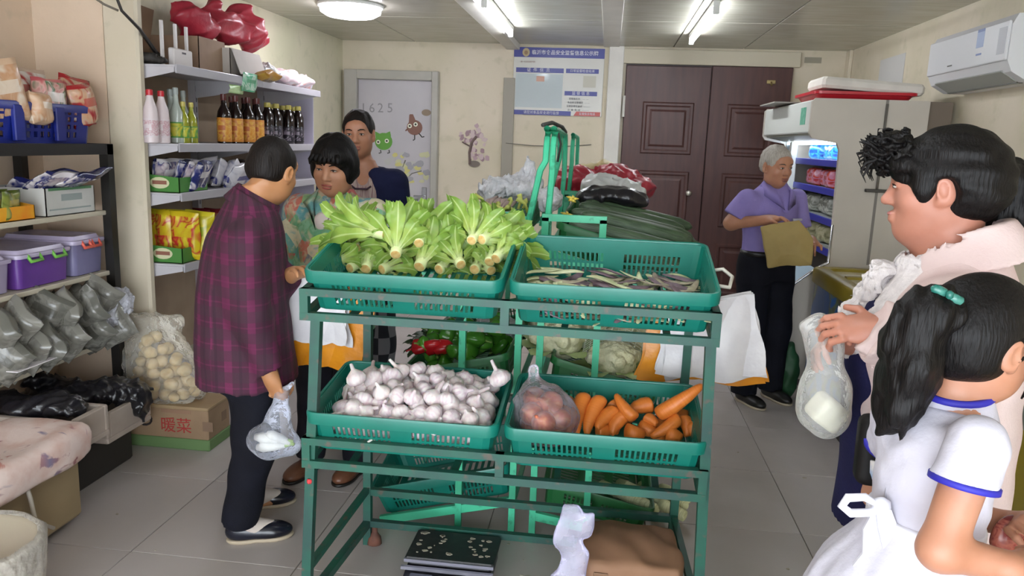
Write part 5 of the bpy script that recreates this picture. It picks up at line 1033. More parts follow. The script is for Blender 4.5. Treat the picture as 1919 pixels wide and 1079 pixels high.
single('cable', MB().tube([aY(168, -10, 3.55), aY(195, 8, 3.57), aY(222, 20, 3.6)], .006, 6), M('cable_grey', '6d6459', .6), 'grey cable joining black cable beside pilaster', 'cable', smooth=True)
blob('cable_coil', [((-2.4, gY0+.1, z1+.025), (.09, .09, .022)), ((-2.42, gY0+.06, z1+.04), (.06, .07, .02))], M('cable_black', '2a2623', .6), 'heap of black cable on near end of top board', 'cable', (.008, 60), flat=z1+.001)
# third board
z3 = SZ[2]
def green_tray(y0, y1, z, label):
    o = open_box('display_carton', (-2.5, y0, z), (-2.22, y1, z+.1), M('tray_green', '4f8a3c', .5, '447d36', 4), label, fronth=.8)
    # oval badge printed on the end that faces the shop door
    Yb = y0-.0006; part('badge', MB().prism([(-2.33+.055*math.cos(a), z+.05+.03*math.sin(a)) for a in [i*PI/8 for i in range(16)]], 'y', Yb-.0006, Yb), M('badge_cream', 'c9c6a0', .5), o); part('badge_print', MB().box((-2.37, Yb-.0012, z+.042), (-2.29, Yb-.0006, z+.062)), M('badge_red', '8a5a4a', .5), o)
green_tray(gY0+.03, gY0+.32, z3, 'green display carton with cream badge on third shelf board')
for i in range(5): pouch('snack_packet', (-2.44+.05*i, gY0+.18+.01*i, z3+.006), (.2, .17, .05), (rnd.uniform(.1, .4), 0, PI/2+rnd.uniform(-.3, .3)), pn[i % 2], 'navy and white packet standing in green carton on third board', 'packet', 'packets in green carton on third board', i)
for i in range(5): pouch('snack_packet', (-2.4+.04*i, gY0+.48+.05*i, z3+.003), (.22, .17, .07), (rnd.uniform(.2, .7), rnd.uniform(-.2, .2), PI/2+rnd.uniform(-.5, .5)), packmat('packet_whiteblue', ('d2ced2', 'c3bfc6', '2a2f7a'), 9), 'white packet with blue print heaped on third board', 'packet', 'white packets on third board', i)
open_box('carton', (-2.5, gY0+.72, z3), (-2.24, gY0+.95, z3+.08), M('white_carton', 'c3c2be', .5), 'low white carton on third shelf board')
blob('clear_bag', [((-2.36, gY0+.84, z3+.08), (.1, .09, .05))], film('crumpled_clear_film', 'e6e7ee', .45), 'crumpled clear bag on low white carton on third board', 'plastic bag', (.012, 34), h=.009)
for i in range(7):
    Y = gY0+1.02+.12*i; bottle(0, z3, -2.5+.1*(i % 2), [(.035, 0), (.043, .004), (.043, .1), (.036, .12), (.034, .128)], (M_gl, M('jar_lid', '3a2420', .35), M('jar_label', 'b9962f', .4, 'a8502a', 14)), 'dark sauce jar with gold label on third board', 'jar', 'dark jars on third board', [(.038, .122), (.04, .125), (.04, .142), (.03, .145)], [(.0435, .02), (.044, .022), (.044, .085), (.0435, .087)], Y=Y)
for i, Y in enumerate((4.76, 4.88)): single('carton', MB().bbox((-2.34, Y, z3), (-2.24, Y+.1, z3+.09), .003), M('carton_yellowgreen', 'a9b060', .5, '3f7a4a', 12), 'small yellow green carton on third shelf board', 'carton', 'small cartons on third board')
# fourth board
z4 = SZ[3]
green_tray(gY0+.03, gY0+.34, z4, 'green display carton with cream badge on lowest shelf board')
py_ = packmat('packet_yellowred', ('c9b020', 'b5262a', 'd6c338', 'c9b020'), 7); py2 = packmat('packet_yellow', ('c9bb2a', 'b3a31f', '8a9a2c'), 8)
for i in range(6): pouch('snack_packet', (-2.45+.045*i, gY0+.16+.03*(i % 2), z4+.01), (.17, .26, .06), (rnd.uniform(-.1, .15), rnd.uniform(-.1, .1), rnd.uniform(-.3, .3)), (py_, py2)[i % 2], 'yellow and red snack packet standing in green carton on lowest board', 'packet', 'packets in green carton on lowest board', i)
for i in range(5): pouch('snack_packet', (-2.42+.04*i, gY0+.5+.1*i, z4+.003), (.2, .24, .07), (rnd.uniform(-.1, .15), 0, rnd.uniform(-.5, .5)), packmat('packet_darkred', ('7a2028', '9c5a4a', 'b98d80'), 8), 'dark red snack packet standing on lowest board', 'packet', 'dark red packets on lowest board', i)
open_box('display_carton', (-2.5, gY0+.42, z4), (-2.22, gY0+.95, z4+.07), M('tray_green', '4f8a3c', .5), 'plain green display carton under dark red packets')
# ================================================================== RIGHT SIDE
FY0, FY1, FB = 5.22, 6.78, 1.97
fr = thing('open_chiller', (1.6, 6.0, 0), 'tall white open-front chiller with lit header and blue shelf edges', 'chiller')
M_fw = M('chiller_white', 'bcb4a8', .35, 'b3ab9f', 3); M_fin = M('chiller_inner', '8d9492', .4); M_fgrey = M('chiller_grey', '8f9286', .4)
zt = aY(1520, 183, FY0)[2]; xh = aY(1520, 220, FY0)[0]; xf = aY(1575, 265, FY0)[0]; xf2 = aY(1556, 460, FY0)[0]; zh = aY(1520, 262, FY0)[2]
prof = [(FB, .1), (xf-.13, .1), (xf-.24, .3), (xf-.28, .5), (xf-.26, .62), (xf-.19, .75), (xf-.06, .86), (xf2-.0, .9), (xf2, 1.15), (xf, zh-.06), (xf-.02, zh-.015), (xh+.02, zh+.01), (xh, zh+.04), (xh, zt-.02), (xh+.02, zt), (FB, zt)]
part('end_panel', MB().prism(prof, 'y', FY0, FY0+.035), M_fw, fr); part('end_panel', MB().prism(prof, 'y', FY1-.035, FY1), M_fw, fr)
part('panel_seam', MB().box((aY(1661, 200, FY0)[0]-.004, FY0-.003, .9), (aY(1664, 200, FY0)[0]+.003, FY0+.001, zt)), M('seam_dark', '77716a', .6), fr)
part('edge_trim', MB().tube([(x, FY0-.001, z) for x, z in prof[1:9]], .008, 6), M('chrome', 'b8b8ba', .25, metal=1), fr, True)
part('cabinet_back', MB().box((FB-.06, FY0+.035, .1), (FB, FY1-.035, zt)), M_fin, fr)
part('roof', MB().box((xh+.03, FY0+.035, zt-.05), (FB, FY1-.035, zt-.005)), M_fw, fr)
hd_ = part('header', MB().bbox((xh+.004, FY0+.035, zh+.045), (xh+.04, FY1-.035, zt-.01), .008), M('header_white', 'c9ccc6', .3), fr)
part('header_sticker', MB().box((xh+.0025, FY0+.16, zh+.1), (xh+.0045, FY0+.3, zt-.05)), M('sticker_teal', '3f8f72', .4, '79b59c', 30), hd_)
part('canopy', MB().prism([(xh+.03, zh+.03), (xf-.02, zh), (xf+.2, zh+.01), (xf+.2, zh+.05), (xh+.03, zh+.05)], 'y', FY0+.035, FY1-.035), M_fgrey, fr)
part('light_strip', MB().box((xf+.0, FY0+.06, zh-.022), (xf+.03, FY1-.06, zh-.002)), M('chiller_lamp', 'eef4ff', .4, emit=7), fr)
part('stile', MB().bbox((xf-.012, FY1-.28, .88), (xf+.04, FY1-.2, zh), .006), M('stile_white', 'c4c8c6', .3), fr)
part('glass', MB().box((xf, FY1-.2, .9), (xf+.006, FY1-.036, zh)), film('chiller_glass', 'a9c0cc', .45, .05, 0, 0), fr)
for z in (.96, 1.16, 1.36, 1.55):
    sh_ = part('shelf', MB().bbox((xf+.045, FY0+.036, z-.02), (FB-.06, FY1-.036, z), .004), M('chiller_shelf', 'aab0b0', .3), fr); part('shelf_edge', MB().bbox((xf+.03, FY0+.036, z-.035), (xf+.046, FY1-.036, z+.012), .003), M('edge_blue', '2b3192', .35), sh_)
part('tub', MB().prism([(xf-.13, .13), (xf-.23, .31), (xf-.265, .5), (xf-.245, .62), (xf-.21, .6), (xf-.2, .5), (xf-.1, .2), (FB-.06, .2), (FB-.06, .13)], 'y', FY0+.036, FY1-.036), M('tub_grey', '8f948b', .35), fr)
part('front_glass', MB().prism([(xf-.245, .62), (xf-.18, .745), (xf-.06, .855), (xf-.055, .85), (xf-.175, .737), (xf-.24, .615)], 'y', FY0+.036, FY1-.036), film('chiller_glass', 'a9c0cc', .45), fr)
part('plinth', MB().box((xf-.05, FY0+.02, 0), (FB, FY1-.02, .1)), M_blk, fr)
r_ = random.Random(31)
gd = [(packmat('goods_blue', ('2456b3', '3d9bc4', '1f3f9c'), 10), 'blue bag of drinks', 1.55), (packmat('goods_red', ('d24a3a', 'd99ab5', 'c23a3a'), 10), 'red and pink packet', 1.36), (packmat('goods_grey', ('8a8c84', 'b6b8ae', '6f7068'), 12), 'grey white tray of goods', 1.16), (packmat('goods_olive', ('8d8a6a', 'b5b08a', 'c9c4a2'), 12), 'cream olive packet', .96)]
for mm, lab, z in gd:
    for i in range(6): pouch('chilled_packet', (xf+.16+.03*(i % 2), FY0+.17+.22*i, z+.002), (.2, .13, .12), (rnd.uniform(-.15, .15), 0, PI/2+rnd.uniform(-.3, .3)), mm, '%s on chiller shelf' % lab, 'packet', lab+'s in chiller', i)
for i in range(6): pouch('chilled_packet', (xf-.05, FY0+.17+.22*i, .205), (.2, .45, .14), (0, .12, PI/2), packmat('goods_yellow', ('c98f3a', 'd8c9a0', 'b9b9b0'), 9), 'yellow and white packet in chiller tub', 'packet', 'packets in chiller tub', i)
# things on top of the chiller
rt = thing('red_basin', (1.62, 5.6, zt), 'red plastic tray with rolled rim on top of chiller', 'tray')
part('tray', MB().loft([[(p[0]+1.60, p[1]+5.56, p[2]) for p in rrect(w, d, .05, z)] for w, d, z in ((.56, .5, zt+.002), (.6, .54, zt+.03), (.64, .58, zt+.032), (.64, .58, zt+.05), (.6, .54, zt+.05))], True, True), M('red_plastic', 'b3202c', .3), rt, 40)
m4 = Matrix.Translation((1.62, 5.5, zt+.056)) @ Matrix.Rotation(.06, 4, 'Y')
fl_ = thing('foam_slab', (1.62, 5.5, zt+.05), 'thick white foam slab lying on red tray on top of chiller', 'foam')
part('panel', MB().bbox((-.29, -.2, 0), (.34, .2, .07), .018, m4), M('foam', 'd6d0c6', .7, 'cbc5bb', 8), fl_)
pl = aY(1450, 205, 6.4); single('grey_board', MB().box((xh-.10, 5.9, zt+.003), (xh+.2, 6.45, zt+.012)), M('board_grey', '8c8880', .5), 'thin grey board lying over edge of chiller roof', 'board')
bp = M('gap_shade_brown', '6f6255', .7); single('gap_shade', MB().box((FB+.005, FY0+.06, 1.2), (FB+.16, FY0+.09, zt-.0)), bp, 'brown sheet standing in for shade between chiller and right wall', 'board')  # brown sheet painted as the shade in the gap behind the chiller
# squeegee hung on the chiller side
s0, s1 = aY(1664, 195, FY0-.02), aY(1643, 357, FY0-.02); sq = thing('squeegee', s1, 'thin-handled squeegee hanging on side of chiller', 'squeegee')
part('handle', MB().tube([s0, s1], .007, 8), M('handle_grey', '6c6760', .5), sq, True); part('blade', MB().bbox((s1[0]-.07, FY0-.035, s1[2]-.012), (s1[0]+.12, FY0-.003, s1[2]+.008), .004), M('blade_dark', '45413b', .6), sq)
# ---- blue chest freezer with yellow rim
M_yel = M('freezer_yellow_rim', '8f7d22', .4, '85731e', 4); t = NT('freezer_blue_print'); n = t.noise(4, 3, i_Distortion=1.); t.P('Base Color', t.ramp(n, [(.35, '1f4f96'), (.52, '22508c'), (.58, '5c4a44'), (.63, '6b7a4c'), (.68, '2a5aa0')])); t.P('Roughness', .35); M_bpr = t.m
def chest(x0, x1, y0, y1, h, body, rim, label, glass, face=None):
    o = thing('chest_freezer', ((x0+x1)/2, (y0+y1)/2, 0), label, 'freezer', 'chest freezers along the right wall')
    part('plinth', MB().box((x0+.03, y0+.03, 0), (x1-.03, y1-.03, .07)), M_blk, o)
    def ring(z, i, r=.05): return [(p[0]+(x0+x1)/2, p[1]+(y0+y1)/2, z) for p in rrect(x1-x0-2*i, y1-y0-2*i, r, 0)]
    part('body', MB().loft([ring(.06, .012), ring(.075, .0), ring(h-.1, 0)], True, False), body, o, 50)
    part('rim', MB().loft([ring(h-.1, -.004), ring(h-.09, -.012), ring(h-.012, -.012), ring(h, .0), ring(h, .07), ring(h-.03, .085), ring(h-.2, .09)], False, True), rim, o, 50)
    for s in (0, 1):
        xa, xb = (x0+.07, (x0+x1)/2+.03) if s == 0 else ((x0+x1)/2-.03, x1-.07)
        part('sliding_lid', MB().bbox((x0+.075, (y0+.07) if s == 0 else (y0+y1)/2-.03, h-.012-.012*s), (x1-.075, (y0+y1)/2+.03 if s == 0 else y1-.07, h-.004-.012*s), .002), glass, o)
    part('lid_frame', MB().bar((x0+.07, (y0+y1)/2, h), (x1-.07, (y0+y1)/2, h), .05, .02), rim, o)
    return o
gl = film('freezer_glass', 'c9c4ae', .25, .06, 0, 0)
chest(1.36, XR-.02, 4.25, 5.14, .885, M_bpr, M_yel, 'blue printed chest freezer with mustard rim beside chiller', gl)
chest(1.38, XR-.02, 1.35, 2.83, .85, M('freezer_yellow', '96850c', .35, '8c7b0a', 3), M('rim_grey', '6f756c', .35), 'yellow chest freezer with grey rim behind person in pink jacket', gl)
sack = blob('green_sack', [((1.265, 5.12, .14), (.065, .07, .15)), ((1.255, 5.12, .26), (.05, .055, .12))], M('sack_green', '1f4a2c', .6, '17391f', 8), 'dark green sack slumped on floor by the chiller', 'sack', (.008, 24), flat=.001)
# ================================================================== PEOPLE
def skinmat(name, c1, c2):
    t = NT(name); t.P('Base Color', t.ramp(t.noise(14, 4), [(.35, c1), (.65, c2)])); t.P('Roughness', .48); t.P('Subsurface Weight', .12); t.P('Subsurface Scale', .01); t.P('Subsurface Radius', (1, .4, .25)); t.bump(t.noise(160, 3), .06, .002); return t.m
SK1 = skinmat('skin_tan', 'a8744c', 'b07e58'); SK2 = skinmat('skin_warm', 'a87658', 'b08066'); SK3 = skinmat('skin_brown', 'a8745a', 'b27e62'); SK4 = skinmat('skin_rosy', 'aa715c', 'b47c69'); SK5 = skinmat('skin_light', 'a87358', 'b07d64')
def hairmat(name, c1, c2, rough=.38):
    t = NT(name); co = t.n('ShaderNodeMapping', i_Vector=t.co(), i_Scale=(60, 60, 6)).outputs[0]; n = t.noise(3, 4, co); t.P('Base Color', t.ramp(n, [(.3, c1), (.7, c2)])); t.P('Roughness', rough); t.P('Specular IOR Level', .22); t.bump(n, .7, .004); return t.m
HB = hairmat('black_hair', '060505', '100c0c', .5); HD = hairmat('dark_brown_hair', '0e0a09', '1a1412', .55); HG = hairmat('grey_hair', '8f887f', 'b3aca3', .5)
M_sclera = M('eye_white', 'b9b0a8', .3); M_iris = M('eye_dark', '1c1210', .2); M_shoe_blk = M('shoe_black', '11121a', .22, '181a26', 6); M_sole = M('shoe_sole', 'a89a84', .6)
def v3(*a): return np.array(a, float)
def add_head(sd, c, R, s=1.0, full=1.0, ears=True, mouth_open=0):
    """skull, face, nose, lips, ears; R columns = right, forward, up"""
    A = lambda x, y, z: c+R @ v3(x*s, y*s, z*s); e = lambda p, r, k=.02, mode='u', rot=None: sd.ell(A(*p), np.array(r)*s, R if rot is None else R @ rot, k*s, mode)
    e((0, -.012, .03), (.076, .096, .088)); e((0, .022, -.02), (.066*full, .075, .085), .03); e((0, .05, -.088), (.032*full, .034, .028), .04)
    for q in (-1, 1):
        e((q*.042, .018, -.058), (.028*full, .045, .04*full), .03); e((q*.041, .06, -.026), (.024*full, .021, .022), .02)
    e((0, .078, .042), (.052, .022, .03), .03)
    for q in (-1, 1): e((q*.032, .107, .006), (.019, .017, .0115), .014, 's'); e((q*.032, .083, .008), (.016, .0125, .0085), .006)
    sd.cone(A(0, .09, .012), A(0, .110, -.024), .008*s, .0125*s, .014*s); e((0, .113, -.028), (.011, .009, .009), .008)
    for q in (-1, 1): e((q*.0125, .1, -.031), (.0085, .011, .0075), .008)
    e((0, .097, -.0585), (.024, .0105, .0065), .006); e((0, .095, -.0705), (.021, .0105, .007), .006)
    e((0, .113, -.0645), (.027, .014, .0016+mouth_open), .003, 's')
    if ears:
        for q in (-1, 1):
            ro = rotm(-q*.35, -.2, 0); e((q*.081, -.012, -.006), (.0075, .021, .033), .008, 'u', ro); e((q*.088, -.006, -.002), (.006, .011, .019), .005, 's', ro); e((q*.078, .0, -.03), (.008, .01, .011), .006)
    return A
def face_parts(o, A, R, s=1.0, brow=HB, lips='a5605a', closed=False, mouth_open=0):
    for q in (-1, 1):
        sd = SDF(); sd.ell(A(q*.032, .0895, .0055), np.array((.0125, .0075, .0035 if closed else .0046))*s, R); ey = link('eye', sd.build('eye', .0016, pad=.006), M_sclera, o)
        sd = SDF(); sd.ell(A(q*.032, .0935, .0055), np.array((.0058, .0045, .0036 if closed else .0048))*s, R); link('iris', sd.build('iris', .0014, pad=.006), M_iris, ey)
        part_l('eyelid', MB().tube([A(q*.018, .094, .006), A(q*.026, .0975, .0105), A(q*.036, .097, .0112), A(q*.046, .0905, .0075)], [.001*s, .0018*s, .0018*s, .001*s], 5), brow, o)
        part_l('eyebrow', MB().tube([A(q*.014, .1, .026), A(q*.028, .1, .0315), A(q*.042, .0935, .0315), A(q*.052, .084, .027)], [.0022*s, .0036*s, .003*s, .001*s], 6), brow, o)
    sd = SDF(); sd.ell(A(0, .0985, -.0585), np.array((.0235, .0102, .0055))*s, R, .003); sd.ell(A(0, .0965, -.0705), np.array((.0205, .0102, .006))*s, R, .003); sd.ell(A(0, .115, -.0645), np.array((.027, .016, .0016+mouth_open))*s, R, .002, 's')
    link('lips', sd.build('lips', .0022, pad=.006), M('lips_'+lips, lips, .4), o)
def part_l(name, mb, mat, o, smooth=True): return link(name, mb.mesh(name, (0, 0, 0), smooth), mat, o)
def add_hand(sd, W, d, n, side=1, curl=(.5, .5, .55, .6), s=1.0, thumb=.5, spread=.06):
    """W wrist, d towards the fingers, n out of the palm, side = +1 when the thumb lies towards d x n"""
    d = np.array(d, float); d /= np.linalg.norm(d); n = np.array(n, float); n -= d*(n@d); n /= np.linalg.norm(n); x = np.cross(d, n)*side
    R = np.stack([x, d, -n], 1); W = np.array(W, float); P = lambda a, b, c: W+s*(x*a+d*b+n*c)
    sd.cone(W-d*.02*s, P(0, .03, 0), .025*s, .026*s, .02*s); sd.ell(P(.002, .048, 0), np.array((.039, .05, .0145))*s, R, .02*s); sd.ell(P(.022, .03, .008), np.array((.02, .03, .014))*s, R, .015*s)
    for i in range(4):
        a = .031-.0205*i; b = (.086, .09, .086, .077)[i]; L = np.array((.04, .026, .021))*((.95, 1.06, 1, .82)[i]); p = P(a, b, -.002); ang = .15; sp = spread*(1.5-i)
        for j in range(3):
            ang += curl[i]*(.75, 1, .7)[j]; dd = (d*math.cos(ang)+n*math.sin(ang)); dd = dd+x*sp; dd /= np.linalg.norm(dd); q = p+dd*L[j]*s
            sd.cone(p, q, (.0094, .0086, .0078)[j]*s, (.0086, .0078, .0066)[j]*s, .003*s); p = q
    p = P(.03, .022, .006); dd = x*.75+d*.62+n*thumb*.6; dd /= np.linalg.norm(dd); q = p+dd*.042*s; sd.cone(p, q, .0135*s, .0105*s, .012*s); dd = x*.25+d*.85+n*thumb; dd /= np.linalg.norm(dd); sd.cone(q, q+dd*.033*s, .0105*s, .0078*s, .003*s)
def limb(sd, a, b, c, ra, rb, rc, k=.03, **kw): sd.cone(a, b, ra, rb, k); sd.cone(b, c, rb*.97, rc, k, **kw)
def shoe(o, heel, yaw, L=.25, mat=None, sole=M_sole, open_top=False, w=.042, nm='shoe'):
    h = v3(*heel); f = v3(-math.sin(yaw), math.cos(yaw), 0); r = v3(math.cos(yaw), math.sin(yaw), 0); R = np.stack([r, f, v3(0, 0, 1)], 1)
    sd = SDF(); sd.ell(h+f*L*.2+v3(0, 0, .045), (w*.85, L*.22, .045), R); sd.ell(h+f*L*.5+v3(0, 0, .035), (w, L*.34, .036), R, .03); sd.ell(h+f*L*.74+v3(0, 0, .03), (w*1.08, L*.26, .03), R, .03); sd.plane((0, 0, .012), (0, 0, -1))
    if open_top: sd.ell(h+f*L*.3+v3(0, 0, .085), (w*.72, L*.26, .045), R, .008, 's')
    so = link(nm, sd.build('shoe', .006), mat or M_shoe_blk, o)
    sd = SDF(); sd.ell(h+f*L*.2+v3(0, 0, .01), (w*.9, L*.21, .02), R); sd.ell(h+f*L*.5+v3(0, 0, .01), (w*1.0, L*.36, .02), R, .03); sd.ell(h+f*L*.75+v3(0, 0, .01), (w*1.14, L*.265, .02), R, .03); sd.plane((0, 0, .0), (0, 0, -1)); sd.plane((0, 0, .016), (0, 0, 1))
    link('sole', sd.build('sole', .005), sole, so); return so
class Loc:
    def __init__(s, x, y, deg): s.p = v3(x, y, 0); s.rz = math.radians(deg); c, q = math.cos(s.rz), math.sin(s.rz); s.Ri = np.array(((c, q, 0), (-q, c, 0), (0, 0, 1)))
    def __call__(s, px, py, Y): return s.Ri @ (aY(px, py, Y)-s.p)
    def w(s, x, y, z): return s.Ri @ (v3(x, y, z)-s.p)
def fabric(name, c1, c2=None, sc=8, rough=.85, bump=.15): return M(name, c1, rough, c2, sc, bump, 130, spec=.2)
def torso_legs(sd, st, hips, knees, ankles, r=(.088, .062, .042)):
    sd.stack(st, .04)
    for h, k, a in zip(hips, knees, ankles): limb(sd, h, k, a, *r); f = np.array(a); sd.ell((f[0], f[1]+.07, .03), (.036, .1, .028), k=.03)
def trousers(o, hips, knees, ankles, waist, r, mat, nm='trousers', hem=.05):
    sd = SDF(); sd.stack(waist, .05)
    for h, k, a in zip(hips, knees, ankles): limb(sd, h, k, (a[0], a[1], hem), *r, k=.05, flat=True)
    sd.noise(.003, 26, 5, stretch=(1, 1, .6)); return link(nm, sd.build(nm, .009), mat, o)
def uv_attr(me, fn):
    n = len(me.vertices); co = np.zeros(n*3, F4); me.vertices.foreach_get('co', co); uv = fn(co.reshape(-1, 3)); at = me.attributes.new('weave', 'FLOAT_VECTOR', 'POINT'); at.data.foreach_set('vector', uv.astype(F4).ravel())
def shrink(st, d): return [(z, cx, cy, rx-d, ry-d) for z, cx, cy, rx, ry in st]
# ------------------------------------------------------------------ 1: person in the plaid shirt
def plaid_person():
    L = Loc(-1.275, 2.74, -64); o = thing('person', (L.p[0], L.p[1], 0), 'person in purple plaid shirt and dark trousers seen from behind, holding clear bag', 'person', rotz=L.rz)
    hc = L(511, 320, 2.76); Rh = rotm(math.radians(54), math.radians(-14), math.radians(4)); nb = L(478, 415, 2.75)
    st = [(.675, 0, -.055, .225, .185), (.8, 0, -.065, .222, .18), (1.0, 0, -.07, .213, .168), (1.15, 0, -.06, .207, .15), (1.25, 0, -.045, .203, .13), (1.32, 0, -.035, .175, .1), (1.37, 0, -.035, .12, .075), (1.41, 0, -.03, .09, .06)]
    sR, eR, wR = L(458, 462, 2.555), L(468, 590, 2.53), L(505, 700, 2.55); sL, eL, wL = L(500, 440, 2.92), L(515, 560, 2.93), L(546, 515, 2.74)
    hp = [(.09, -.05, .86), (-.09, -.05, .86)]; kn = [(.085, -.035, .46), (-.1, -.035, .46)]; f1 = L.Ri @ (aZ(452, 1012)-L.p); f2 = L.Ri @ (aZ(466, 952)-L.p)
    an = [(f1[0], f1[1], .09), (f2[0], f2[1], .09)]
    sd = SDF(); torso_legs(sd, shrink(st[1:], .03), hp, kn, an); limb(sd, sR, eR, wR, .048, .04, .027); limb(sd, sL, eL, wL, .048, .04, .027)
    dR = L(522, 745, 2.56)-wR; add_hand(sd, wR, dR, L.Ri @ v3(.3, .9, 0), -1, (.9, .95, .95, 1.0), .95, .7); dL = L(566, 500, 2.68)-wL; add_hand(sd, wL, dL, (0, 0, -1), 1, (.4,)*4, .95)
    sd.cone(nb, hc+Rh @ v3(0, -.03, -.05), .06, .052, .04); A = add_head(sd, hc, Rh, .96)
    link('body', sd.build('body', .007, [(hc-.14, hc+.14), (wR-.11, wR+.11)], .0045), SK1, o); face_parts(o, A, Rh, .96)
    # hair: cap cut around the face and the nape
    sd = SDF(); s = .96; E = lambda p, r, k=.02, m='u': sd.ell(A(*p), np.array(r)*s, Rh, k, m)
    E((0, -.014, .036), (.083, .104, .094)); E((0, -.055, -.012), (.07, .058, .058), .03); E((0, .135, -.05), (.1, .1, .105), .02, 's')
    for q in (-1, 1): E((q*.09, -.005, -.02), (.02, .03, .042), .012, 's'); E((q*.07, .04, -.06), (.05, .06, .05), .02, 's')
    sd.ell(A(0, -.06, -.1), np.array((.09, .08, .055))*s, Rh, .015, 's'); sd.noise(.0022, 120, 4, 8, (1, 1, .35)); link('hair', sd.build('hair', .0055), HD, o)
    # plaid shirt
    sd = SDF(); sd.stack(st, .03); sd.cone(sR, eR, .075, .066, .05); sd.cone(eR, L(506, 694, 2.55), .066, .05, .03, flat=True); sd.cone(sL, eL, .075, .064, .05); sd.cone(eL, L(543, 518, 2.75), .064, .05, .03, flat=True)
    sd.noise(.0045, 15, 3, 7, (1, 1, .55)); sd.noise(.0025, 34, 6, 6, (1, 1, .5)); sd.plane((0, -.03, 1.375), (0, .5, .87), .006)
    me = sd.build('shirt', .0085)
    def weave(c):
        th = np.arctan2(c[:, 0], c[:, 1]+.06)*.2; z = c[:, 2].copy(); near = c[:, 0] > .17
        th = np.where(near, c[:, 1]*.95, th); return np.stack([th, z, np.zeros(len(z))], 1)
    uv_attr(me, weave)
    t = NT('plaid_cloth'); s_ = t.n('ShaderNodeSeparateXYZ', i_0=t.n('ShaderNodeAttribute', attribute_name='weave').outputs['Vector']).outputs
    def band(v, per, w, off=0): m = t.math('FRACT', t.math('ADD', t.math('DIVIDE', v, per), off)); return t.math('SMOOTH_MIN', t.math('MULTIPLY', t.math('LESS_THAN', t.math('ABSOLUTE', t.math('SUBTRACT', m, .5)), w), 1.), 1., .01)
    c = t.mix(t.noise(5, 3), lin('371027'), lin('42142e')); c = t.mix(t.math('MULTIPLY', band(s_[0], .078, .16), .6), c, lin('661a46')); c = t.mix(t.math('MULTIPLY', band(s_[1], .078, .25), .5), c, lin('33202a')); c = t.mix(t.math('MULTIPLY', band(s_[1], .078, .04, .5), .3), c, lin('6a2049')); c = t.mix(t.math('MULTIPLY', band(s_[0], .078, .06, .5), .45), c, lin('220e1e'))
    t.P('Base Color', c); t.P('Roughness', .85); t.bump(t.noise(120, 2), .15, .003); shr = link('shirt', me, t.m, o)
    # collar
    up = v3(0, .5, .866); vv = v3(0, .866, -.5); c0 = v3(0, -.018, 1.345); rg = lambda a, b, k: [c0+up*k+v3(1, 0, 0)*a*math.cos(q)+vv*b*math.sin(q) for q in [i*PI/16 for i in range(32)]]
    cm_ = MB().loft([rg(.09, .084, -.03), rg(.108, .1, -.036), rg(.114, .106, -.03), rg(.1, .093, .01), rg(.09, .085, .036), rg(.08, .076, .036), rg(.082, .078, .0)]).mesh('collar', smooth=True); uv_attr(cm_, weave); link('collar', cm_, t.m, shr)
    trousers(o, hp, kn, an, [(.66, 0, -.055, .15, .13), (.9, 0, -.06, .17, .14), (.95, 0, -.06, .16, .13)], (.1, .082, .07), fabric('black_trousers', '0d0e16', '12131d'), hem=.085)
    for i, (a, yw) in enumerate(zip(an, (-.02, .08))):
        a = v3(*a); h = v3(a[0], a[1]-.055, 0); so = shoe(o, h, yw, .255, M_shoe_blk, M_sole, True)
        sd = SDF(); sd.cone((a[0], a[1]+.0, .1), (a[0], a[1]+.05, .05), .04, .036, .02); sd.ell((a[0], a[1]+.07, .05), (.034, .075, .03), k=.03); link('sock', sd.build('sock', .006), M('sock_white', 'b9ada4', .85), o)
        link('shoe_buckle', MB().bbox((a[0]-.014, a[1]+.105, .064), (a[0]+.014, a[1]+.112, .071), .002).mesh('b'), M('brass', 'a7966a', .4, metal=.7), so)
    return o, L, wR, dR
plaid, LP, wRP, dRP = plaid_person()
# clear bag with white radishes in the hand
def clearbag(name, top, spec, mat, label, seed=1, amp=.005, h=.006):
    sd = SDF(); top = v3(*top)
    for a, b, ra, rb in spec: sd.cone(v3(*a)-top, v3(*b)-top, ra, rb, .05)
    sd.noise(amp, 34, seed, 7, (1, 1, .45)); o = link(name, sd.build(name, h), mat, None, top); return tag(o, label, 'plastic bag')
Yb = 2.56; bt = aY(527, 742, Yb)
clearbag('carrier_bag', bt, [(bt, aY(522, 780, Yb), .012, .035), (aY(522, 780, Yb), aY(512, 822, Yb), .035, .06), (aY(492, 825, Yb), aY(540, 832, Yb), .05, .04), (bt, aY(548, 718, Yb), .008, .014)], film('bag_film_soft', 'dfe3f2', .86, .14, .7, .3), 'clear carrier bag of white radishes in hand of person in plaid shirt')
M_rad = M('radish_white', 'd8d9d6', .4, 'cfd2cc', 10); M_scg = M('radish_green', '8fae55', .5)
for a, b in (((478, 818), (540, 826)), ((482, 838), (535, 834)), ((500, 812), (545, 830))):
    A_, B_ = aY(*a, Yb), aY(*b, Yb); mb = MB().tube([A_, A_*.8+B_*.2, A_*.4+B_*.6, B_], [.012, .02, .018, .009], 10); rd = single('radish', mb, M_rad, 'white radish with green top inside clear carrier bag', 'radish', 'radishes in the carrier bag', smooth=True)
    part('green_top', MB().tube([B_, B_+(B_-A_)*.15], [.0095, .005], 8), M_scg, rd, True)
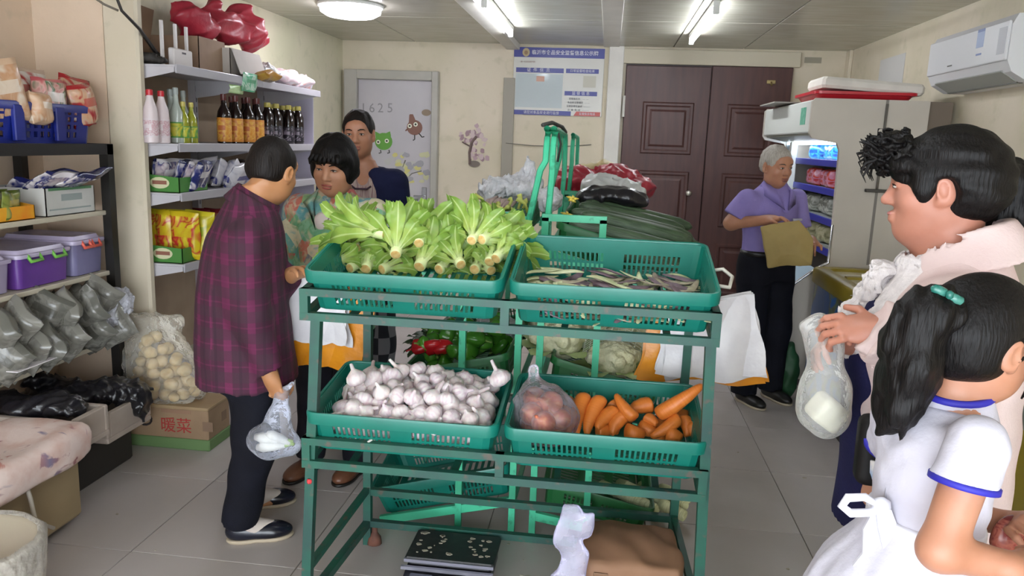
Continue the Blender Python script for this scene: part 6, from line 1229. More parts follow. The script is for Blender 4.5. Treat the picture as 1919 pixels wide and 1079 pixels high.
# ------------------------------------------------------------------ floral material
t = NT('floral_cloth'); v = t.n('ShaderNodeTexVoronoi', i_Vector=t.co(), i_Scale=15, i_Randomness=1.); n = t.noise(22, 3, i_Distortion=1.5)
c = t.ramp(t.n('ShaderNodeSeparateColor', i_0=v.outputs['Color']).outputs[0], [(.0, '5f9a74'), (.28, '7fae8e'), (.42, 'c9bfa2'), (.55, 'b9795f'), (.68, 'a84a4c'), (.8, '4f8f98'), (1, '86a873')]); c = t.mix(t.ramp(n, [(.45, 0.), (.6, .7)]), c, t.ramp(t.noise(9, 2), [(.4, '4d8a5c'), (.5, 'c6b898'), (.62, '6a9aa0')])); t.P('Base Color', c); t.P('Roughness', .75); M_floral = t.m
# ------------------------------------------------------------------ 2: woman in floral shirt
def floral_person():
    L = Loc(-1.225, 3.42, 168); o = thing('person', (L.p[0], L.p[1], 0), 'person in green floral shirt and dark trousers standing behind lettuce basket', 'person', rotz=L.rz)
    hc = L(627, 312, 3.36); Rh = rotm(math.radians(10), math.radians(-12), math.radians(-4))
    st = [(.72, 0, .0, .2, .15), (.9, 0, 0, .195, .145), (1.1, 0, .0, .2, .14), (1.22, 0, 0, .205, .125), (1.29, 0, -.005, .18, .1), (1.34, 0, -.01, .11, .075), (1.37, 0, -.01, .07, .06)]
    sR, eR, wR = v3(.19, 0, 1.25), v3(.24, -.03, .99), v3(.2, .16, .92); sL, eL, wL = v3(-.19, 0, 1.25), v3(-.25, .0, 1.0), v3(-.16, .18, .98)
    hp = [(.09, 0, .84), (-.09, 0, .84)]; kn = [(.1, .03, .45), (-.1, .03, .45)]; an = [(.12, .05, .09), (-.1, -.02, .09)]
    sd = SDF(); torso_legs(sd, shrink(st, .02), hp, kn, an); limb(sd, sR, eR, wR, .05, .042, .028); limb(sd, sL, eL, wL, .05, .042, .028)
    add_hand(sd, wR, (-.1, .9, -.1), (0, 0, -1), -1); add_hand(sd, wL, (.1, .9, 0), (0, 0, -1), 1)
    sd.cone((0, -.01, 1.33), hc+Rh @ v3(0, -.02, -.05), .058, .052, .04); A = add_head(sd, hc, Rh, 1.03, 1.08, True, .003)
    link('body', sd.build('body', .008, [(hc-.14, hc+.14)], .0045), SK2, o); face_parts(o, A, Rh, 1.03, HB, '8f4640', True, .003)
    sd = SDF(); s = 1.03; E = lambda p, r, k=.02, m='u': sd.ell(A(*p), np.array(r)*s, Rh, k, m)
    E((0, -.012, .045), (.096, .113, .1)); E((0, .06, .06), (.075, .055, .045), .03)
    for q in (-1, 1): E((q*.076, .0, -.01), (.024, .06, .06), .03)
    E((0, -.07, -.03), (.078, .05, .07), .03); E((0, .13, -.048), (.078, .09, .085), .012, 's'); E((0, .1, -.1), (.1, .12, .07), .02, 's')
    sd.noise(.003, 110, 4, 8, (1, 1, .3)); link('hair', sd.build('hair', .0055), HB, o)
    for i in range(7): x = -.06+.02*i; part_l('fringe', MB().tube([A(x*.8, .098, .075), A(x, .113, .05), A(x*1.05+.004, .108, .03+.006*(i % 3))], [.013, .012, .003], 6), HB, o)
    sd = SDF(); sd.stack(st, .03); sd.cone(sR, eR, .085, .085, .05, flat=True); sd.cone(sL, eL, .085, .085, .05, flat=True); sd.cone((0, .13, 1.38), (0, .11, 1.22), .075, .01, .01, 's'); sd.noise(.005, 17, 9, 7, (1, 1, .6)); link('shirt', sd.build('shirt', .009), M_floral, o)
    for q in (-1, 1): part_l('collar', MB().prism([(q*.02, 1.2), (q*.035, 1.3), (q*.075, 1.375), (q*.135, 1.335), (q*.1, 1.26)], 'y', .105, .115) if False else MB().loft([[(q*.015, .128, 1.19), (q*.06, .13, 1.27), (q*.02, .137, 1.185)], [(q*.055, .095, 1.31), (q*.125, .075, 1.3), (q*.06, .11, 1.31)], [(q*.07, .0, 1.37), (q*.105, -.01, 1.34), (q*.075, .0, 1.375)]], True, True), M_floral, o)
    sd = SDF(); sd.ell((0, .105, 1.215), (.05, .03, .05)); link('undershirt', sd.build('undershirt', .006), M('undershirt', 'c6bcb8', .8), o)
    trousers(o, hp, kn, an, [(.7, 0, 0, .16, .12), (.95, 0, 0, .165, .12)], (.1, .08, .07), fabric('dark_trousers', '14131a', '1b1a22'), hem=.07)
    shoe(o, (.12, -.015, 0), .0, .265, M('shoe_brown', '6d4530', .4, '5d3a28', 8), M_blk); shoe(o, (-.1, -.085, 0), 0, .265, M('shoe_brown', '6d4530', .4), M_blk)
floral_person()
# ------------------------------------------------------------------ 3: woman in navy cardigan
def navy_person():
    L = Loc(-1.275, 3.98, 192); o = thing('person', (L.p[0], L.p[1], 0), 'person in navy cardigan and checked trousers standing behind the floral shirt', 'person', rotz=L.rz)
    hc = L(672, 252, 3.95); Rh = rotm(math.radians(-4), math.radians(-4), math.radians(2)); dz = .12
    st = [(.84, 0, .0, .165, .12), (1.0, 0, 0, .16, .115), (1.2, 0, .01, .172, .12), (1.33, 0, 0, .182, .105), (1.40, 0, -.005, .15, .085), (1.45, 0, -.01, .08, .062), (1.475, 0, -.01, .06, .052)]
    sR, eR, wR = v3(.17, 0, 1.37), v3(.2, -.03, 1.1), v3(.19, .06, .88); sL, eL, wL = v3(-.17, 0, 1.37), v3(-.2, -.03, 1.1), v3(-.2, .04, .87)
    hp = [(.085, 0, .92), (-.085, 0, .92)]; kn = [(.09, .02, .5), (-.09, .02, .5)]; an = [(.09, 0, .09), (-.09, 0, .09)]
    sd = SDF(); torso_legs(sd, shrink(st, .012), hp, kn, an); limb(sd, sR, eR, wR, .045, .038, .026); limb(sd, sL, eL, wL, .045, .038, .026)
    add_hand(sd, wR, (0, .15, -1), (-1, 0, 0), -1); add_hand(sd, wL, (0, .15, -1), (1, 0, 0), 1)
    sd.cone((0, -.01, 1.45), hc+Rh @ v3(0, -.02, -.05), .05, .047, .04); A = add_head(sd, hc, Rh, .97, .97)
    link('body', sd.build('body', .008, [(hc-.14, hc+.14)], .0045), SK5, o); face_parts(o, A, Rh, .97, HD, '9c5a52')
    sd = SDF(); s = .97; E = lambda p, r, k=.02, m='u': sd.ell(A(*p), np.array(r)*s, Rh, k, m)
    E((0, -.015, .038), (.084, .106, .095)); E((0, -.1, .0), (.04, .04, .045), .03); E((.02, .13, -.045), (.075, .085, .11), .02, 's'); E((0, .06, -.11), (.11, .13, .085), .02, 's')
    for q in (-1, 1): E((q*.088, -.005, -.012), (.016, .026, .036), .01, 's')
    sd.noise(.0022, 110, 5, 8, (1, 1, .3)); link('hair', sd.build('hair', .0055), HD, o)
    sd = SDF(); sd.stack(shrink(st[:5], .002), .03); sd.ell((0, .14, 1.42), (.085, .08, .09), None, .01, 's'); sd.noise(.002, 30, 1); link('top', sd.build('top', .008), M('pink_striped_top', 'b5a49c', .8, '8a6a72', 26, stretch=(6, 1, .4)), o)
    part_l('neck_trim', MB().tube([(-.05, .108, 1.352), (-.03, .116, 1.338), (.03, .116, 1.338), (.05, .108, 1.352)], .005, 6), M('trim_plum', '3c2236', .7), o)
    sd = SDF(); sd.stack([(z, cx, cy, rx+.012, ry+.01) for z, cx, cy, rx, ry in st[:6]], .03); sd.cone(sR, sR*.25+eR*.75, .072, .066, .05, flat=True); sd.cone(sL, sL*.25+eL*.75, .072, .066, .05, flat=True); sd.ell((0, .16, 1.2), (.075, .13, .45), None, .02, 's'); sd.ell((0, 0, 1.5), (.07, .09, .11), None, .02, 's'); sd.noise(.003, 22, 7, 7, (1, 1, .6)); link('cardigan', sd.build('cardigan', .008), fabric('navy_knit', '171a38', '1f2344'), o)
    t = NT('checked_cloth'); ck = t.n('ShaderNodeTexChecker', i_Vector=t.co(), i_Scale=11, i_Color1=lin('16161e'), i_Color2=lin('6f6c70')); t.P('Base Color', ck.outputs[0]); t.P('Roughness', .8)
    trousers(o, hp, kn, an, [(.82, 0, 0, .15, .11), (1.0, 0, 0, .155, .112)], (.1, .085, .08), t.m, hem=.06); shoe(o, (.09, -.06, 0), 0); shoe(o, (-.09, -.06, 0), 0)
navy_person()
# ------------------------------------------------------------------ 4: old man
def old_man():
    L = Loc(1.035, 5.03, -150); o = thing('person', (L.p[0], L.p[1], 0), 'person in lilac short-sleeved shirt and black trousers holding yellowish bag', 'person', rotz=L.rz)
    hc = L(1455, 312, 4.98); Rh = rotm(math.radians(-2), math.radians(-8), math.radians(2))
    st = [(.94, 0, .0, .185, .13), (1.05, 0, 0, .185, .13), (1.18, 0, .0, .195, .128), (1.28, 0, 0, .2, .115), (1.345, 0, -.005, .175, .095), (1.39, 0, .0, .1, .07), (1.42, 0, .005, .07, .06)]
    sR, eR, wR = v3(.195, 0, 1.31), L(1370, 418, 4.92), L(1440, 412, 4.79); sL, eL, wL = v3(-.195, 0, 1.31), v3(-.245, .02, 1.06), v3(-.16, .2, 1.07)
    hp = [(.09, 0, .87), (-.09, 0, .87)]; kn = [(.095, .03, .48), (-.12, .02, .48)]; f1 = L.Ri @ (aZ(1415, 722)-L.p); an = [(.1, .02, .09), (-.13, -.0, .09)]
    sd = SDF(); torso_legs(sd, shrink(st, .02), hp, kn, an); limb(sd, sR, eR, wR, .05, .042, .029); limb(sd, sL, eL, wL, .05, .042, .029)
    add_hand(sd, wR, L(1478, 408, 4.73)-wR, (.1, .2, -1), -1, (.7,)*4, 1); add_hand(sd, wL, (.7, .6, -.1), (0, 0, -1), 1, (.7,)*4)
    sd.cone((0, 0, 1.38), hc+Rh @ v3(0, -.02, -.05), .054, .05, .04); A = add_head(sd, hc, Rh, 1.0, .96)
    link('body', sd.build('body', .008, [(hc-.14, hc+.14)], .005), SK3, o); face_parts(o, A, Rh, 1.0, M('grey_brow', '4b423c', .7), '86514a')
    sd = SDF(); E = lambda p, r, k=.02, m='u': sd.ell(A(*p), np.array(r), Rh, k, m)
    E((0, -.014, .04), (.084, .106, .093)); E((0, -.055, -.005), (.07, .055, .055), .03); E((0, .115, -.03), (.09, .085, .1), .015, 's')
    for q in (-1, 1): E((q*.09, -.005, -.015), (.018, .03, .04), .012, 's')
    E((0, .0, -.1), (.12, .13, .06), .015, 's'); sd.noise(.002, 120, 3, 8); link('hair', sd.build('hair', .006), HG, o)
    Ml = fabric('lilac_cloth', '8375b0', '8c7fb8')
    sd = SDF(); sd.stack(st, .03); q1 = sR+(eR-sR)*.72; q2 = sL+(eL-sL)*.72; sd.cone(sR, q1, .066, .072, .04, flat=True); sd.cone(sL, q2, .066, .072, .04, flat=True); sd.cone((0, .14, 1.43), (0, .115, 1.25), .065, .012, .01, 's'); sd.noise(.006, 15, 9, 7, (1, 1, .6)); link('shirt', sd.build('shirt', .009), Ml, o)
    for q in (-1, 1): part_l('collar', MB().loft([[(q*.012, .132, 1.255), (q*.07, .132, 1.29), (q*.014, .14, 1.25)], [(q*.055, .09, 1.37), (q*.125, .07, 1.335), (q*.06, .1, 1.37)], [(q*.072, -.0, 1.425), (q*.1, -.01, 1.385), (q*.078, .0, 1.43)]], True, True), Ml, o)
    part_l('pocket_badge', MB().bbox((-.135, .118, 1.185), (-.065, .135, 1.2), .003), M('badge_white', 'b9b6c6', .6), o)
    trousers(o, hp, kn, an, [(.8, 0, 0, .17, .125), (.95, 0, 0, .175, .125), (.985, 0, 0, .172, .122)], (.11, .09, .08), fabric('black_trousers', '0d0e16'), hem=.06)
    part_l('belt', MB().lathe([(1, .955), (1.0, .99)], 28, Matrix.Diagonal((.186, .132, 1, 1))), M('belt_black', '141214', .4), o)
    shoe(o, (.1, -.045, 0), 0, .27, M_blk); shoe(o, (-.13, -.065, 0), 0, .27, M_blk)
    return L
LM = old_man()
bt = aY(1470, 408, 5.0)
def sheetbag(name, pts, Y, mat, label, th=.03, n=(12, 12), sag=.02):
    c = [Vector(aY(x, y, Y)) for x, y in pts]; mid = (c[0]+c[1]+c[2]+c[3])/4; sd = SDF()
    tri = [(c[0], c[1]), (c[1], c[2]), (c[2], c[3]), (c[3], c[0]), (c[0], c[2]), (c[1], c[3])]
    P2 = [(p-mid) for p in c]
    poly = np.array([(p.x, p.z) for p in P2])
    def fn(X, Yy, Z):
        d = -9.
        for i in range(len(poly)):
            a, b = poly[i], poly[(i+1) % len(poly)]; e = b-a; nn = np.array((e[1], -e[0])); nn = nn/np.linalg.norm(nn)
            if nn@(poly.mean(0)-a) > 0: nn = -nn
            d = np.maximum(d, (X-a[0])*nn[0]+(Z-a[1])*nn[1])
        return np.maximum(d, np.abs(Yy+sag*np.sin(X*14)*.6)-th*(.25+.75*np.clip(-d/.08, 0, 1)))
    lo = poly.min(0); hi = poly.max(0); sd.raw(fn, (lo[0]-.02, -th-.04, lo[1]-.02), (hi[0]+.02, th+.04, hi[1]+.02)); sd.noise(.003, 30, 4)
    return tag(link(name, sd.build(name, .007), mat, None, mid), label, 'bag')
sheetbag('cloth_bag', [(1424, 424), (1498, 412), (1524, 447), (1520, 497), (1440, 502)], 4.68, M('tan_bag', 'a08a55', .7, '947e4a', 5, bump=.2), 'yellowish tan bag in hands of person in lilac shirt', .035)
# ------------------------------------------------------------------ 5: woman in pink jacket
M_jacket = fabric('pale_pink_denim', 'cbb4b2', 'd1bebb', 5); M_lace = M('white_lace', 'd8d2d2', .85, 'c9c3c4', 60, .6, 90); M_navy = fabric('navy_dress', '161638', '1b1b42')
def pink_woman():
    L = Loc(.745, 1.77, 69); o = thing('person', (L.p[0], L.p[1], 0), 'person in pale pink jacket and navy dress holding milky carrier bag', 'person', rotz=L.rz)
    hc = L(1762, 352, 1.77); Rh = rotm(math.radians(-1), math.radians(-4), 0); s = .93
    W = lambda px, py, Y: L(px, py, Y)
    st = [(.62, 0, .0, .19, .15), (.75, 0, .0, .19, .15), (.9, 0, .0, .185, .148), (1.0, 0, .01, .18, .145), (1.1, 0, .015, .185, .15), (1.2, 0, .015, .19, .148), (1.28, 0, .0, .2, .12), (1.34, 0, -.01, .165, .1), (1.39, 0, .01, .09, .075), (1.42, 0, .025, .07, .062)]
    sL, eL, wL = v3(-.195, -.01, 1.29), L(1775, 705, 1.56), L(1650, 622, 1.575); sR, eR, wR = v3(.195, 0, 1.29), v3(.25, .0, 1.06), L(1590, 640, 1.75)
    hp = [(.095, 0, .86), (-.095, 0, .86)]; kn = [(.1, .02, .47), (-.1, .02, .47)]; an = [(.09, -.02, .09), (-.09, -.02, .09)]
    sd = SDF(); torso_legs(sd, shrink(st[2:], .03), hp, kn, an); limb(sd, sL, eL, wL, .05, .042, .027); limb(sd, sR, eR, wR, .05, .042, .027)
    dL = L(1560, 612, 1.60)-wL; add_hand(sd, wL, dL, (.55, .2, -.5), -1, (.55, .6, .65, .7), .86, .25, .03); dR = L(1525, 645, 1.70)-wR; add_hand(sd, wR, dR, (-.6, 0, -.5), 1, (.6,)*4, .86, .4, .03)
    sd.cone((0, -.0, 1.37), hc+Rh @ v3(0, -.03, -.06), .062, .058, .05); A = add_head(sd, hc, Rh, s, 1.12); sd.ell(A(0, .035, -.1), np.array((.045, .05, .03))*s, Rh, .04)
    link('body', sd.build('body', .008, [(hc-.15, hc+.15), (wL-.13, wL+.13), (wR-.12, wR+.1)], .0042), SK4, o); face_parts(o, A, Rh, s, HB, 'b0706a')
    sd = SDF(); E = lambda p, r, k=.02, m='u', rot=None: sd.ell(A(*p), np.array(r)*s, Rh if rot is None else Rh @ rot, k, m)
    E((0, -.025, .04), (.094, .116, .104)); E((0, -.065, .0), (.088, .08, .08), .04); E((0, .075, .06), (.07, .045, .04), .03)
    for q in (-1, 1): E((q*.075, .03, .01), (.014, .026, .045), .015); E((q*.095, -.012, -.016), (.026, .027, .04), .006, 's')
    E((0, .16, -.04), (.12, .093, .08), .01, 's'); E((0, .075, -.12), (.12, .12, .09), .01, 's'); E((0, -.02, -.13), (.12, .06, .05), .015, 's')
    sd.noise(.0025, 110, 4, 8, (1, .35, 1)); link('hair', sd.build('hair', .0048), HB, o)
    r = random.Random(2)
    sd = SDF(); sd.ell(A(0, .105, .095), np.array((.062, .05, .04))*s, Rh, .02); sd.ell(A(0, .13, .075), np.array((.05, .03, .035))*s, Rh, .02); sd.ell(A(0, .08, .07), np.array((.07, .05, .035))*s, Rh, .02); sd.ridge(.009, 75, 5, 6); sd.noise(.005, 140, 6, 8); link('fringe', sd.build('fringe', .0042), HB, o)
    for i in range(34):       # frizzy curls sticking out over the forehead
        x = r.uniform(-.055, .055); a = A(x, .11, .09+r.uniform(-.03, .02)); an_ = r.uniform(-1.2, 1.3); b = A(x*1.1, .14+.02*math.cos(an_), .085+.035*math.sin(an_)); c = A(x*1.2, .15+.03*math.cos(an_)*r.random(), .08+.055*math.sin(an_)); part_l('fringe_curl', MB().tube([a, b, c, c+Rh @ v3(0, -.006, -.014)], [.005, .0035, .002, .0006], 5), HB, o)
    sd = SDF()                # ponytail
    pts = [L(1838, 322, 1.8), L(1862, 318, 1.81), L(1893, 345, 1.82), L(1898, 385, 1.82), L(1888, 420, 1.81), L(1880, 445, 1.8)]
    for (a, b, ra, rb) in zip(pts[:-1], pts[1:], (.024, .032, .05, .054, .042), (.032, .05, .054, .042, .018)): sd.cone(a, b, ra, rb, .03)
    sd.noise(.005, 80, 8, 9, (1, 1, .25)); po = link('ponytail', sd.build('ponytail', .0055), HB, o)
    part_l('hair_tie', MB().tube([L(1850, 320, 1.805)+Rh @ v3(.028*math.cos(a), 0, .028*math.sin(a)) for a in [i*.52 for i in range(13)]], .007, 6), M('tie_white', 'b9b6b2', .5), po)
    part_l('hair_clip', MB().bbox((-.012, -.008, -.006), (.012, .008, .006), .003, Matrix.Translation(L(1850, 308, 1.775))), M('tie_white', 'b9b6b2', .5), po)
    # navy dress
    sd = SDF(); sd.stack([(.76, 0, .005, .2, .165)]+[(z, cx, cy+.012, rx+.004, ry+.006) for z, cx, cy, rx, ry in st[2:7]], .03); sd.noise(.006, 16, 3, 7, (1, 1, .25)); link('dress', sd.build('dress', .009), M_navy, o)
    # lace blouse front with scalloped collar
    sd = SDF(); sd.stack([(1.14, 0, .045, .15, .155), (1.22, 0, .045, .16, .145), (1.29, 0, .02, .165, .115), (1.345, 0, .01, .13, .095), (1.385, 0, .015, .088, .08)], .03); sd.cone((0, .02, 1.36), (0, .04, 1.46), .062, .075, .0, 's'); sd.noise(.005, 45, 5, 8); bl = link('blouse', sd.build('blouse', .007), M_lace, o)
    for i in range(16):
        a = i/16*2*PI; part_l('lace_scallop', MB().lathe([(.002, -.005), (.016, -.003), (.017, .003), (.002, .005)], 8, Matrix.Translation((.086*math.cos(a), .018+.078*math.sin(a), 1.388+.012*math.sin(a)*-1)) @ Matrix.Rotation(a+PI/2, 4, 'Z') @ Matrix.Rotation(PI/2-.5, 4, 'X')), M_lace, bl)
    sd = SDF()
    for i in range(7): z = 1.345-.03*i; sd.ell((0, .118+.014*min(i, 4), z), (.06+.012*math.sin(i*2.1), .032, .024), None, .012)
    sd.ridge(.007, 70, 3, 6, (1.4, 1, .6)); sd.noise(.004, 90, 4, 7); link('jabot', sd.build('jabot', .0048), M_lace, bl)
    # open jacket
    sd = SDF(); sd.stack([(.74, 0, -.02, .222, .165), (.9, 0, -.018, .218, .162), (1.1, 0, -.008, .216, .168), (1.2, 0, -.005, .22, .168), (1.28, 0, -.02, .225, .145), (1.345, 0, -.03, .19, .115), (1.39, 0, -.03, .12, .095), (1.43, 0, -.025, .1, .085)], .03)
    sd.cone(sL, eL, .088, .08, .05); cf = eL+(wL-eL)*.86; sd.cone(eL, cf, .08, .056, .04, flat=True); sd.cone(sR, eR, .088, .08, .05); sd.cone(eR, eR+(wR-eR)*.86, .08, .056, .04, flat=True)
    sd.ell((0, .23, 1.0), (.11, .19, .6), None, .02, 's'); sd.ell((0, .09, 1.42), (.092, .115, .12), None, .015, 's'); sd.noise(.006, 14, 3, 7, (1, 1, .6)); sd.noise(.0025, 38, 4, 6)
    jk = link('jacket', sd.build('jacket', .0085), M_jacket, o)
    sd = SDF(); sd.cone((0, -.045, 1.375), (0, -.02, 1.455), .135, .098, flat=True, flat0=True); sd.cone((0, -.01, 1.35), (0, .0, 1.48), .098, .09, .0, 's'); sd.box((0, .16, 1.42), (.075, .14, .1), .02, None, .01, 's'); sd.noise(.003, 30, 5); link('jacket_collar', sd.build('jacket_collar', .006), M_jacket, jk)
    ax = (wL-eL)/np.linalg.norm(wL-eL)
    for k, (u, r0, r1) in enumerate(((.80, .058, .07), (.90, .062, .052))):
        q = eL+(wL-eL)*u; sd = SDF(); sd.cone(q, q+ax*.035, r0, r1, flat=True, flat0=True); sd.noise(.007, 60, k+3, 8); link('cuff_ruffle', sd.build('cuff', .006), M_jacket, jk)
    part_l('cuff_button', MB().lathe([(.009, -.004), (.009, .004)], 12, Matrix.Translation(eL+(wL-eL)*.86+L.Ri @ v3(0, -.062, 0)) @ Matrix.Rotation(PI/2, 4, 'Y')), M('button', '6b5a52', .4), jk)
    part_l('patch', MB().lathe([(.05, -.004), (.052, 0), (.05, .004)], 20, Matrix.Translation(L(1600, 800, 1.56)) @ Matrix.Rotation(PI/2, 4, 'Y')), M('dark_floral_patch', '3c2a2a', .8, '8a6a6c', 30), o) if False else None
    trousers(o, hp, kn, an, [(.6, 0, 0, .15, .12), (.9, 0, 0, .155, .12)], (.09, .07, .06), fabric('black_trousers', '0d0e16'), nm='leggings', hem=.06); shoe(o, (.09, -.08, 0), 0); shoe(o, (-.09, -.08, 0), 0)
    # shoulder pouch at the hip
    c = L(1655, 845, 1.52); sd = SDF(); sd.box((0, 0, 0), (.03, .05, .07), .02, rotm(.2, 0, .1)); m_ = sd.build('pouch', .006); p_ = link('waist_pouch', m_, M('pouch_black', '0c0b0b', .6, '151313', 9, spec=.2), o, c); 
    link('pouch_print', MB().bbox((-.038, -.03, -.05), (-.034, .02, -.01), .002).mesh('pp'), M('pouch_blue', '5b83b0', .5, 'c9c4c0', 30), o, c)
    return L, wL, dL
LW, wLW, dLW = pink_woman()
Yb = 1.66; bt = aY(1530, 632, Yb)
clearbag('carrier_bag', bt, [(aY(1505, 612, Yb), aY(1540, 640, Yb), .012, .016), (aY(1538, 600, Yb), aY(1545, 650, Yb), .012, .022), (aY(1548, 650, Yb), aY(1545, 720, Yb), .03, .045), (aY(1532, 730, Yb), aY(1530, 770, Yb), .028, .03), (aY(1558, 730, Yb), aY(1560, 770, Yb), .028, .03), (aY(1540, 770, Yb), aY(1550, 785, Yb), .04, .03)], film('bag_film_milky', 'dcdcd8', .74, .2, .4, .2), 'milky carrier bag with white block in hand of person in pink jacket', 3, .003)
sd = SDF(); sd.box((0, 0, 0), (.036, .03, .03), .012, rotm(.2, .1, .6)); sd.noise(.002, 40, 1)
tag(link('tofu_block', sd.build('tofu', .005), M('tofu', 'd8d5bd', .6, 'cfccb2', 12), None, aY(1550, 772, Yb)), 'soft white block inside milky carrier bag', 'tofu')
# ------------------------------------------------------------------ 6: girl in white dress
M_wd = M('white_dress', 'c4c1cc', .75, 'bab7c4', 7, .2, 60); M_btrim = M('blue_trim', '26229a', .6)
def girl():
    L = Loc(.60, 1.37, -74); o = thing('person', (L.p[0], L.p[1], 0), 'person in white dress with blue trim and sash holding maroon packet', 'person', rotz=L.rz)
    hc = L(1838, 638, 1.38); Rh = rotm(math.radians(8), math.radians(-8), math.radians(3)); s = .89
    nb = L(1790, 755, 1.375)
    zs = nb[2]; zw = .955
    st = [(zw, 0, .0, .098, .082), (zw+.08, 0, .003, .104, .086), (zw+.16, 0, .005, .112, .088), (zs-.06, 0, .0, .112, .076), (zs-.025, .005, .0, .088, .064), (zs+.01, nb[0], nb[1], .06, .052)]
    sR, eR, wR = L(1832, 832, 1.24), L(1762, 1030, 1.19), L(1905, 1066, 1.2); sL, eL, wL = v3(-.105, -.0, zs-.07), v3(-.18, .04, zs-.26), L(1905, 985, 1.42)
    hp = [(.07, 0, .74), (-.07, 0, .74)]; kn = [(.07, .01, .4), (-.07, .01, .4)]; an = [(.07, -.01, .08), (-.07, -.01, .08)]
    sd = SDF(); torso_legs(sd, [(.7, 0, 0, .12, .1)]+shrink(st, .015), hp, kn, an, (.072, .05, .034)); limb(sd, sR, eR, wR, .035, .032, .024, .02); limb(sd, sL, eL, wL, .034, .031, .023, .02)
    add_hand(sd, wR, L(1960, 1060, 1.25)-wR, (-.6, .2, -.4), -1, (.5,)*4, .82, .4); add_hand(sd, wL, L(1915, 975, 1.35)-wL, (.6, .1, -.2), 1, (.75,)*4, .82, .5)
    sd.cone(nb-v3(0, 0, .02), hc+Rh @ v3(0, -.03, -.05), .045, .044, .035); A = add_head(sd, hc, Rh, s, 1.0)
    link('body', sd.build('body', .0075, [(hc-.13, hc+.13), (wL-.09, wL+.09)], .0045), SK5, o); face_parts(o, A, Rh, s, HB, 'b0706a')
    sd = SDF(); E = lambda p, r, k=.02, m='u': sd.ell(A(*p), np.array(r)*s, Rh, k, m)
    E((0, -.014, .034), (.088, .11, .1)); E((0, -.05, -.01), (.082, .075, .075), .04); E((0, .06, .055), (.07, .05, .045), .03); E((0, .16, -.05), (.11, .11, .1), .012, 's'); E((0, .075, -.11), (.12, .12, .075), .015, 's')
    for q in (-1, 1): E((q*.092, -.008, -.016), (.02, .03, .042), .01, 's')
    E((0, -.03, -.12), (.12, .07, .05), .02, 's'); sd.noise(.0018, 120, 4, 8, (1, .5, .5)); link('hair', sd.build('hair', .0045), HB, o)
    part_l('side_lock', MB().tube([A(.078, .035, .03), A(.087, .045, -.01), A(.086, .05, -.05), A(.08, .045, -.085)], [.009, .008, .005, .0015], 6), HB, o)
    cl = A(.028, -.088, .082)
    sd = SDF(); pts = [L(1772, 562, 1.33), L(1735, 575, 1.32), L(1708, 640, 1.33), L(1700, 710, 1.34), L(1680, 770, 1.35), L(1650, 810, 1.36)]
    for a, b, ra, rb in zip(pts[:-1], pts[1:], (.022, .032, .044, .042, .032), (.032, .044, .042, .032, .012)): sd.cone(a, b, ra, rb, .025)
    sd.cone(L(1712, 690, 1.3), L(1692, 770, 1.3), .032, .02, .03); sd.cone(L(1692, 770, 1.3), L(1685, 830, 1.3), .02, .004, .02); sd.cone(L(1715, 600, 1.31), L(1760, 590, 1.31), .03, .03, .03)
    sd.noise(.004, 90, 8, 9, (1, 1, .22)); link('ponytail', sd.build('ponytail', .005), HB, o)
    M_bow = M('bow_teal', '1f6258', .25, '5f9a8c', 40); c = L(1772, 552, 1.30)
    for dx, dz in ((-.012, .007), (.014, -.005)):
        mb = MB(); mb.lathe([(.002, -.014), (.007, -.01), (.008, 0), (.007, .01), (.002, .014)], 10, Matrix.Translation(c+L.Ri @ v3(dx, -.004, dz)) @ Matrix.Rotation(-L.rz, 4, 'Z') @ Matrix.Rotation(PI/2+.35, 4, 'Y')); part_l('bow_loop', mb, M_bow, o)
    part_l('bow_knot', MB().lathe([(.002, -.007), (.006, -.004), (.006, .004), (.002, .007)], 10, Matrix.Translation(c+L.Ri @ v3(.001, -.012, .002))), M_bow, o); part_l('bow_tail', MB().tube([c, c+L.Ri @ v3(.004, -.012, -.022)], [.006, .004], 6), M_bow, o)
    # dress: bodice, skirt, cap sleeves
    sd = SDF(); sd.stack(st[:5]+[(zs+.0, nb[0], nb[1], .07, .06)], .03); aR = (eR-sR)/np.linalg.norm(eR-sR)*.45+v3(0, 0, -.55); aR /= np.linalg.norm(aR); qR = sR+aR*.062; qL = sL+(eL-sL)*.3; sd.ell(sR-aR*.004, (.042, .042, .042), None, .04); sd.cone(sL, qL, .044, .047, .04, flat=True); sd.noise(.004, 20, 3, 7, (1, 1, .4)); sd.noise(.0015, 60, 2); bo = link('bodice', sd.build('bodice', .006), M_wd, o); sd = SDF(); sd.cone(sR, sR+(eR-sR)*.5, .046, .05, .02); sd.plane(qR, aR); sd.noise(.0012, 60, 2); link('sleeve', sd.build('sleeve', .0045), M_wd, bo); dA = (eR-sR)/np.linalg.norm(eR-sR); qR = sR+dA*((qR-sR)@aR/(dA@aR))
    def pleat(dx, dy, Z): a = np.arctan2(dy, dx); return (.008*np.sin(a*13)+.005*np.sin(a*23+1))*np.clip((zw-Z)/.3, 0, 1)
    sd = SDF(); sd.stack([(.48, 0, 0, .25, .235), (.6, 0, 0, .235, .225), (.75, 0, 0, .205, .195), (.85, 0, -.0, .172, .16), (.92, 0, 0, .118, .104), (zw+.005, 0, 0, .1, .084)], .02, wr=pleat); link('skirt', sd.build('skirt', .009), M_wd, o)
    part_l('waist_band', MB().lathe([(1, zw-.02), (1.03, zw-.015), (1.03, zw+.015), (1, zw+.02)], 32, Matrix.Diagonal((.104, .088, 1, 1))), M('sash_white', 'cfced8', .6), o)
    ax = aR; q = Vector(ax).to_track_quat('Z', 'Y').to_matrix().to_4x4(); part_l('sleeve_trim', MB().lathe([(.047, -.006), (.052, -.004), (.052, .005), (.047, .006)], 28, Matrix.Translation(qR) @ q), M_btrim, bo)
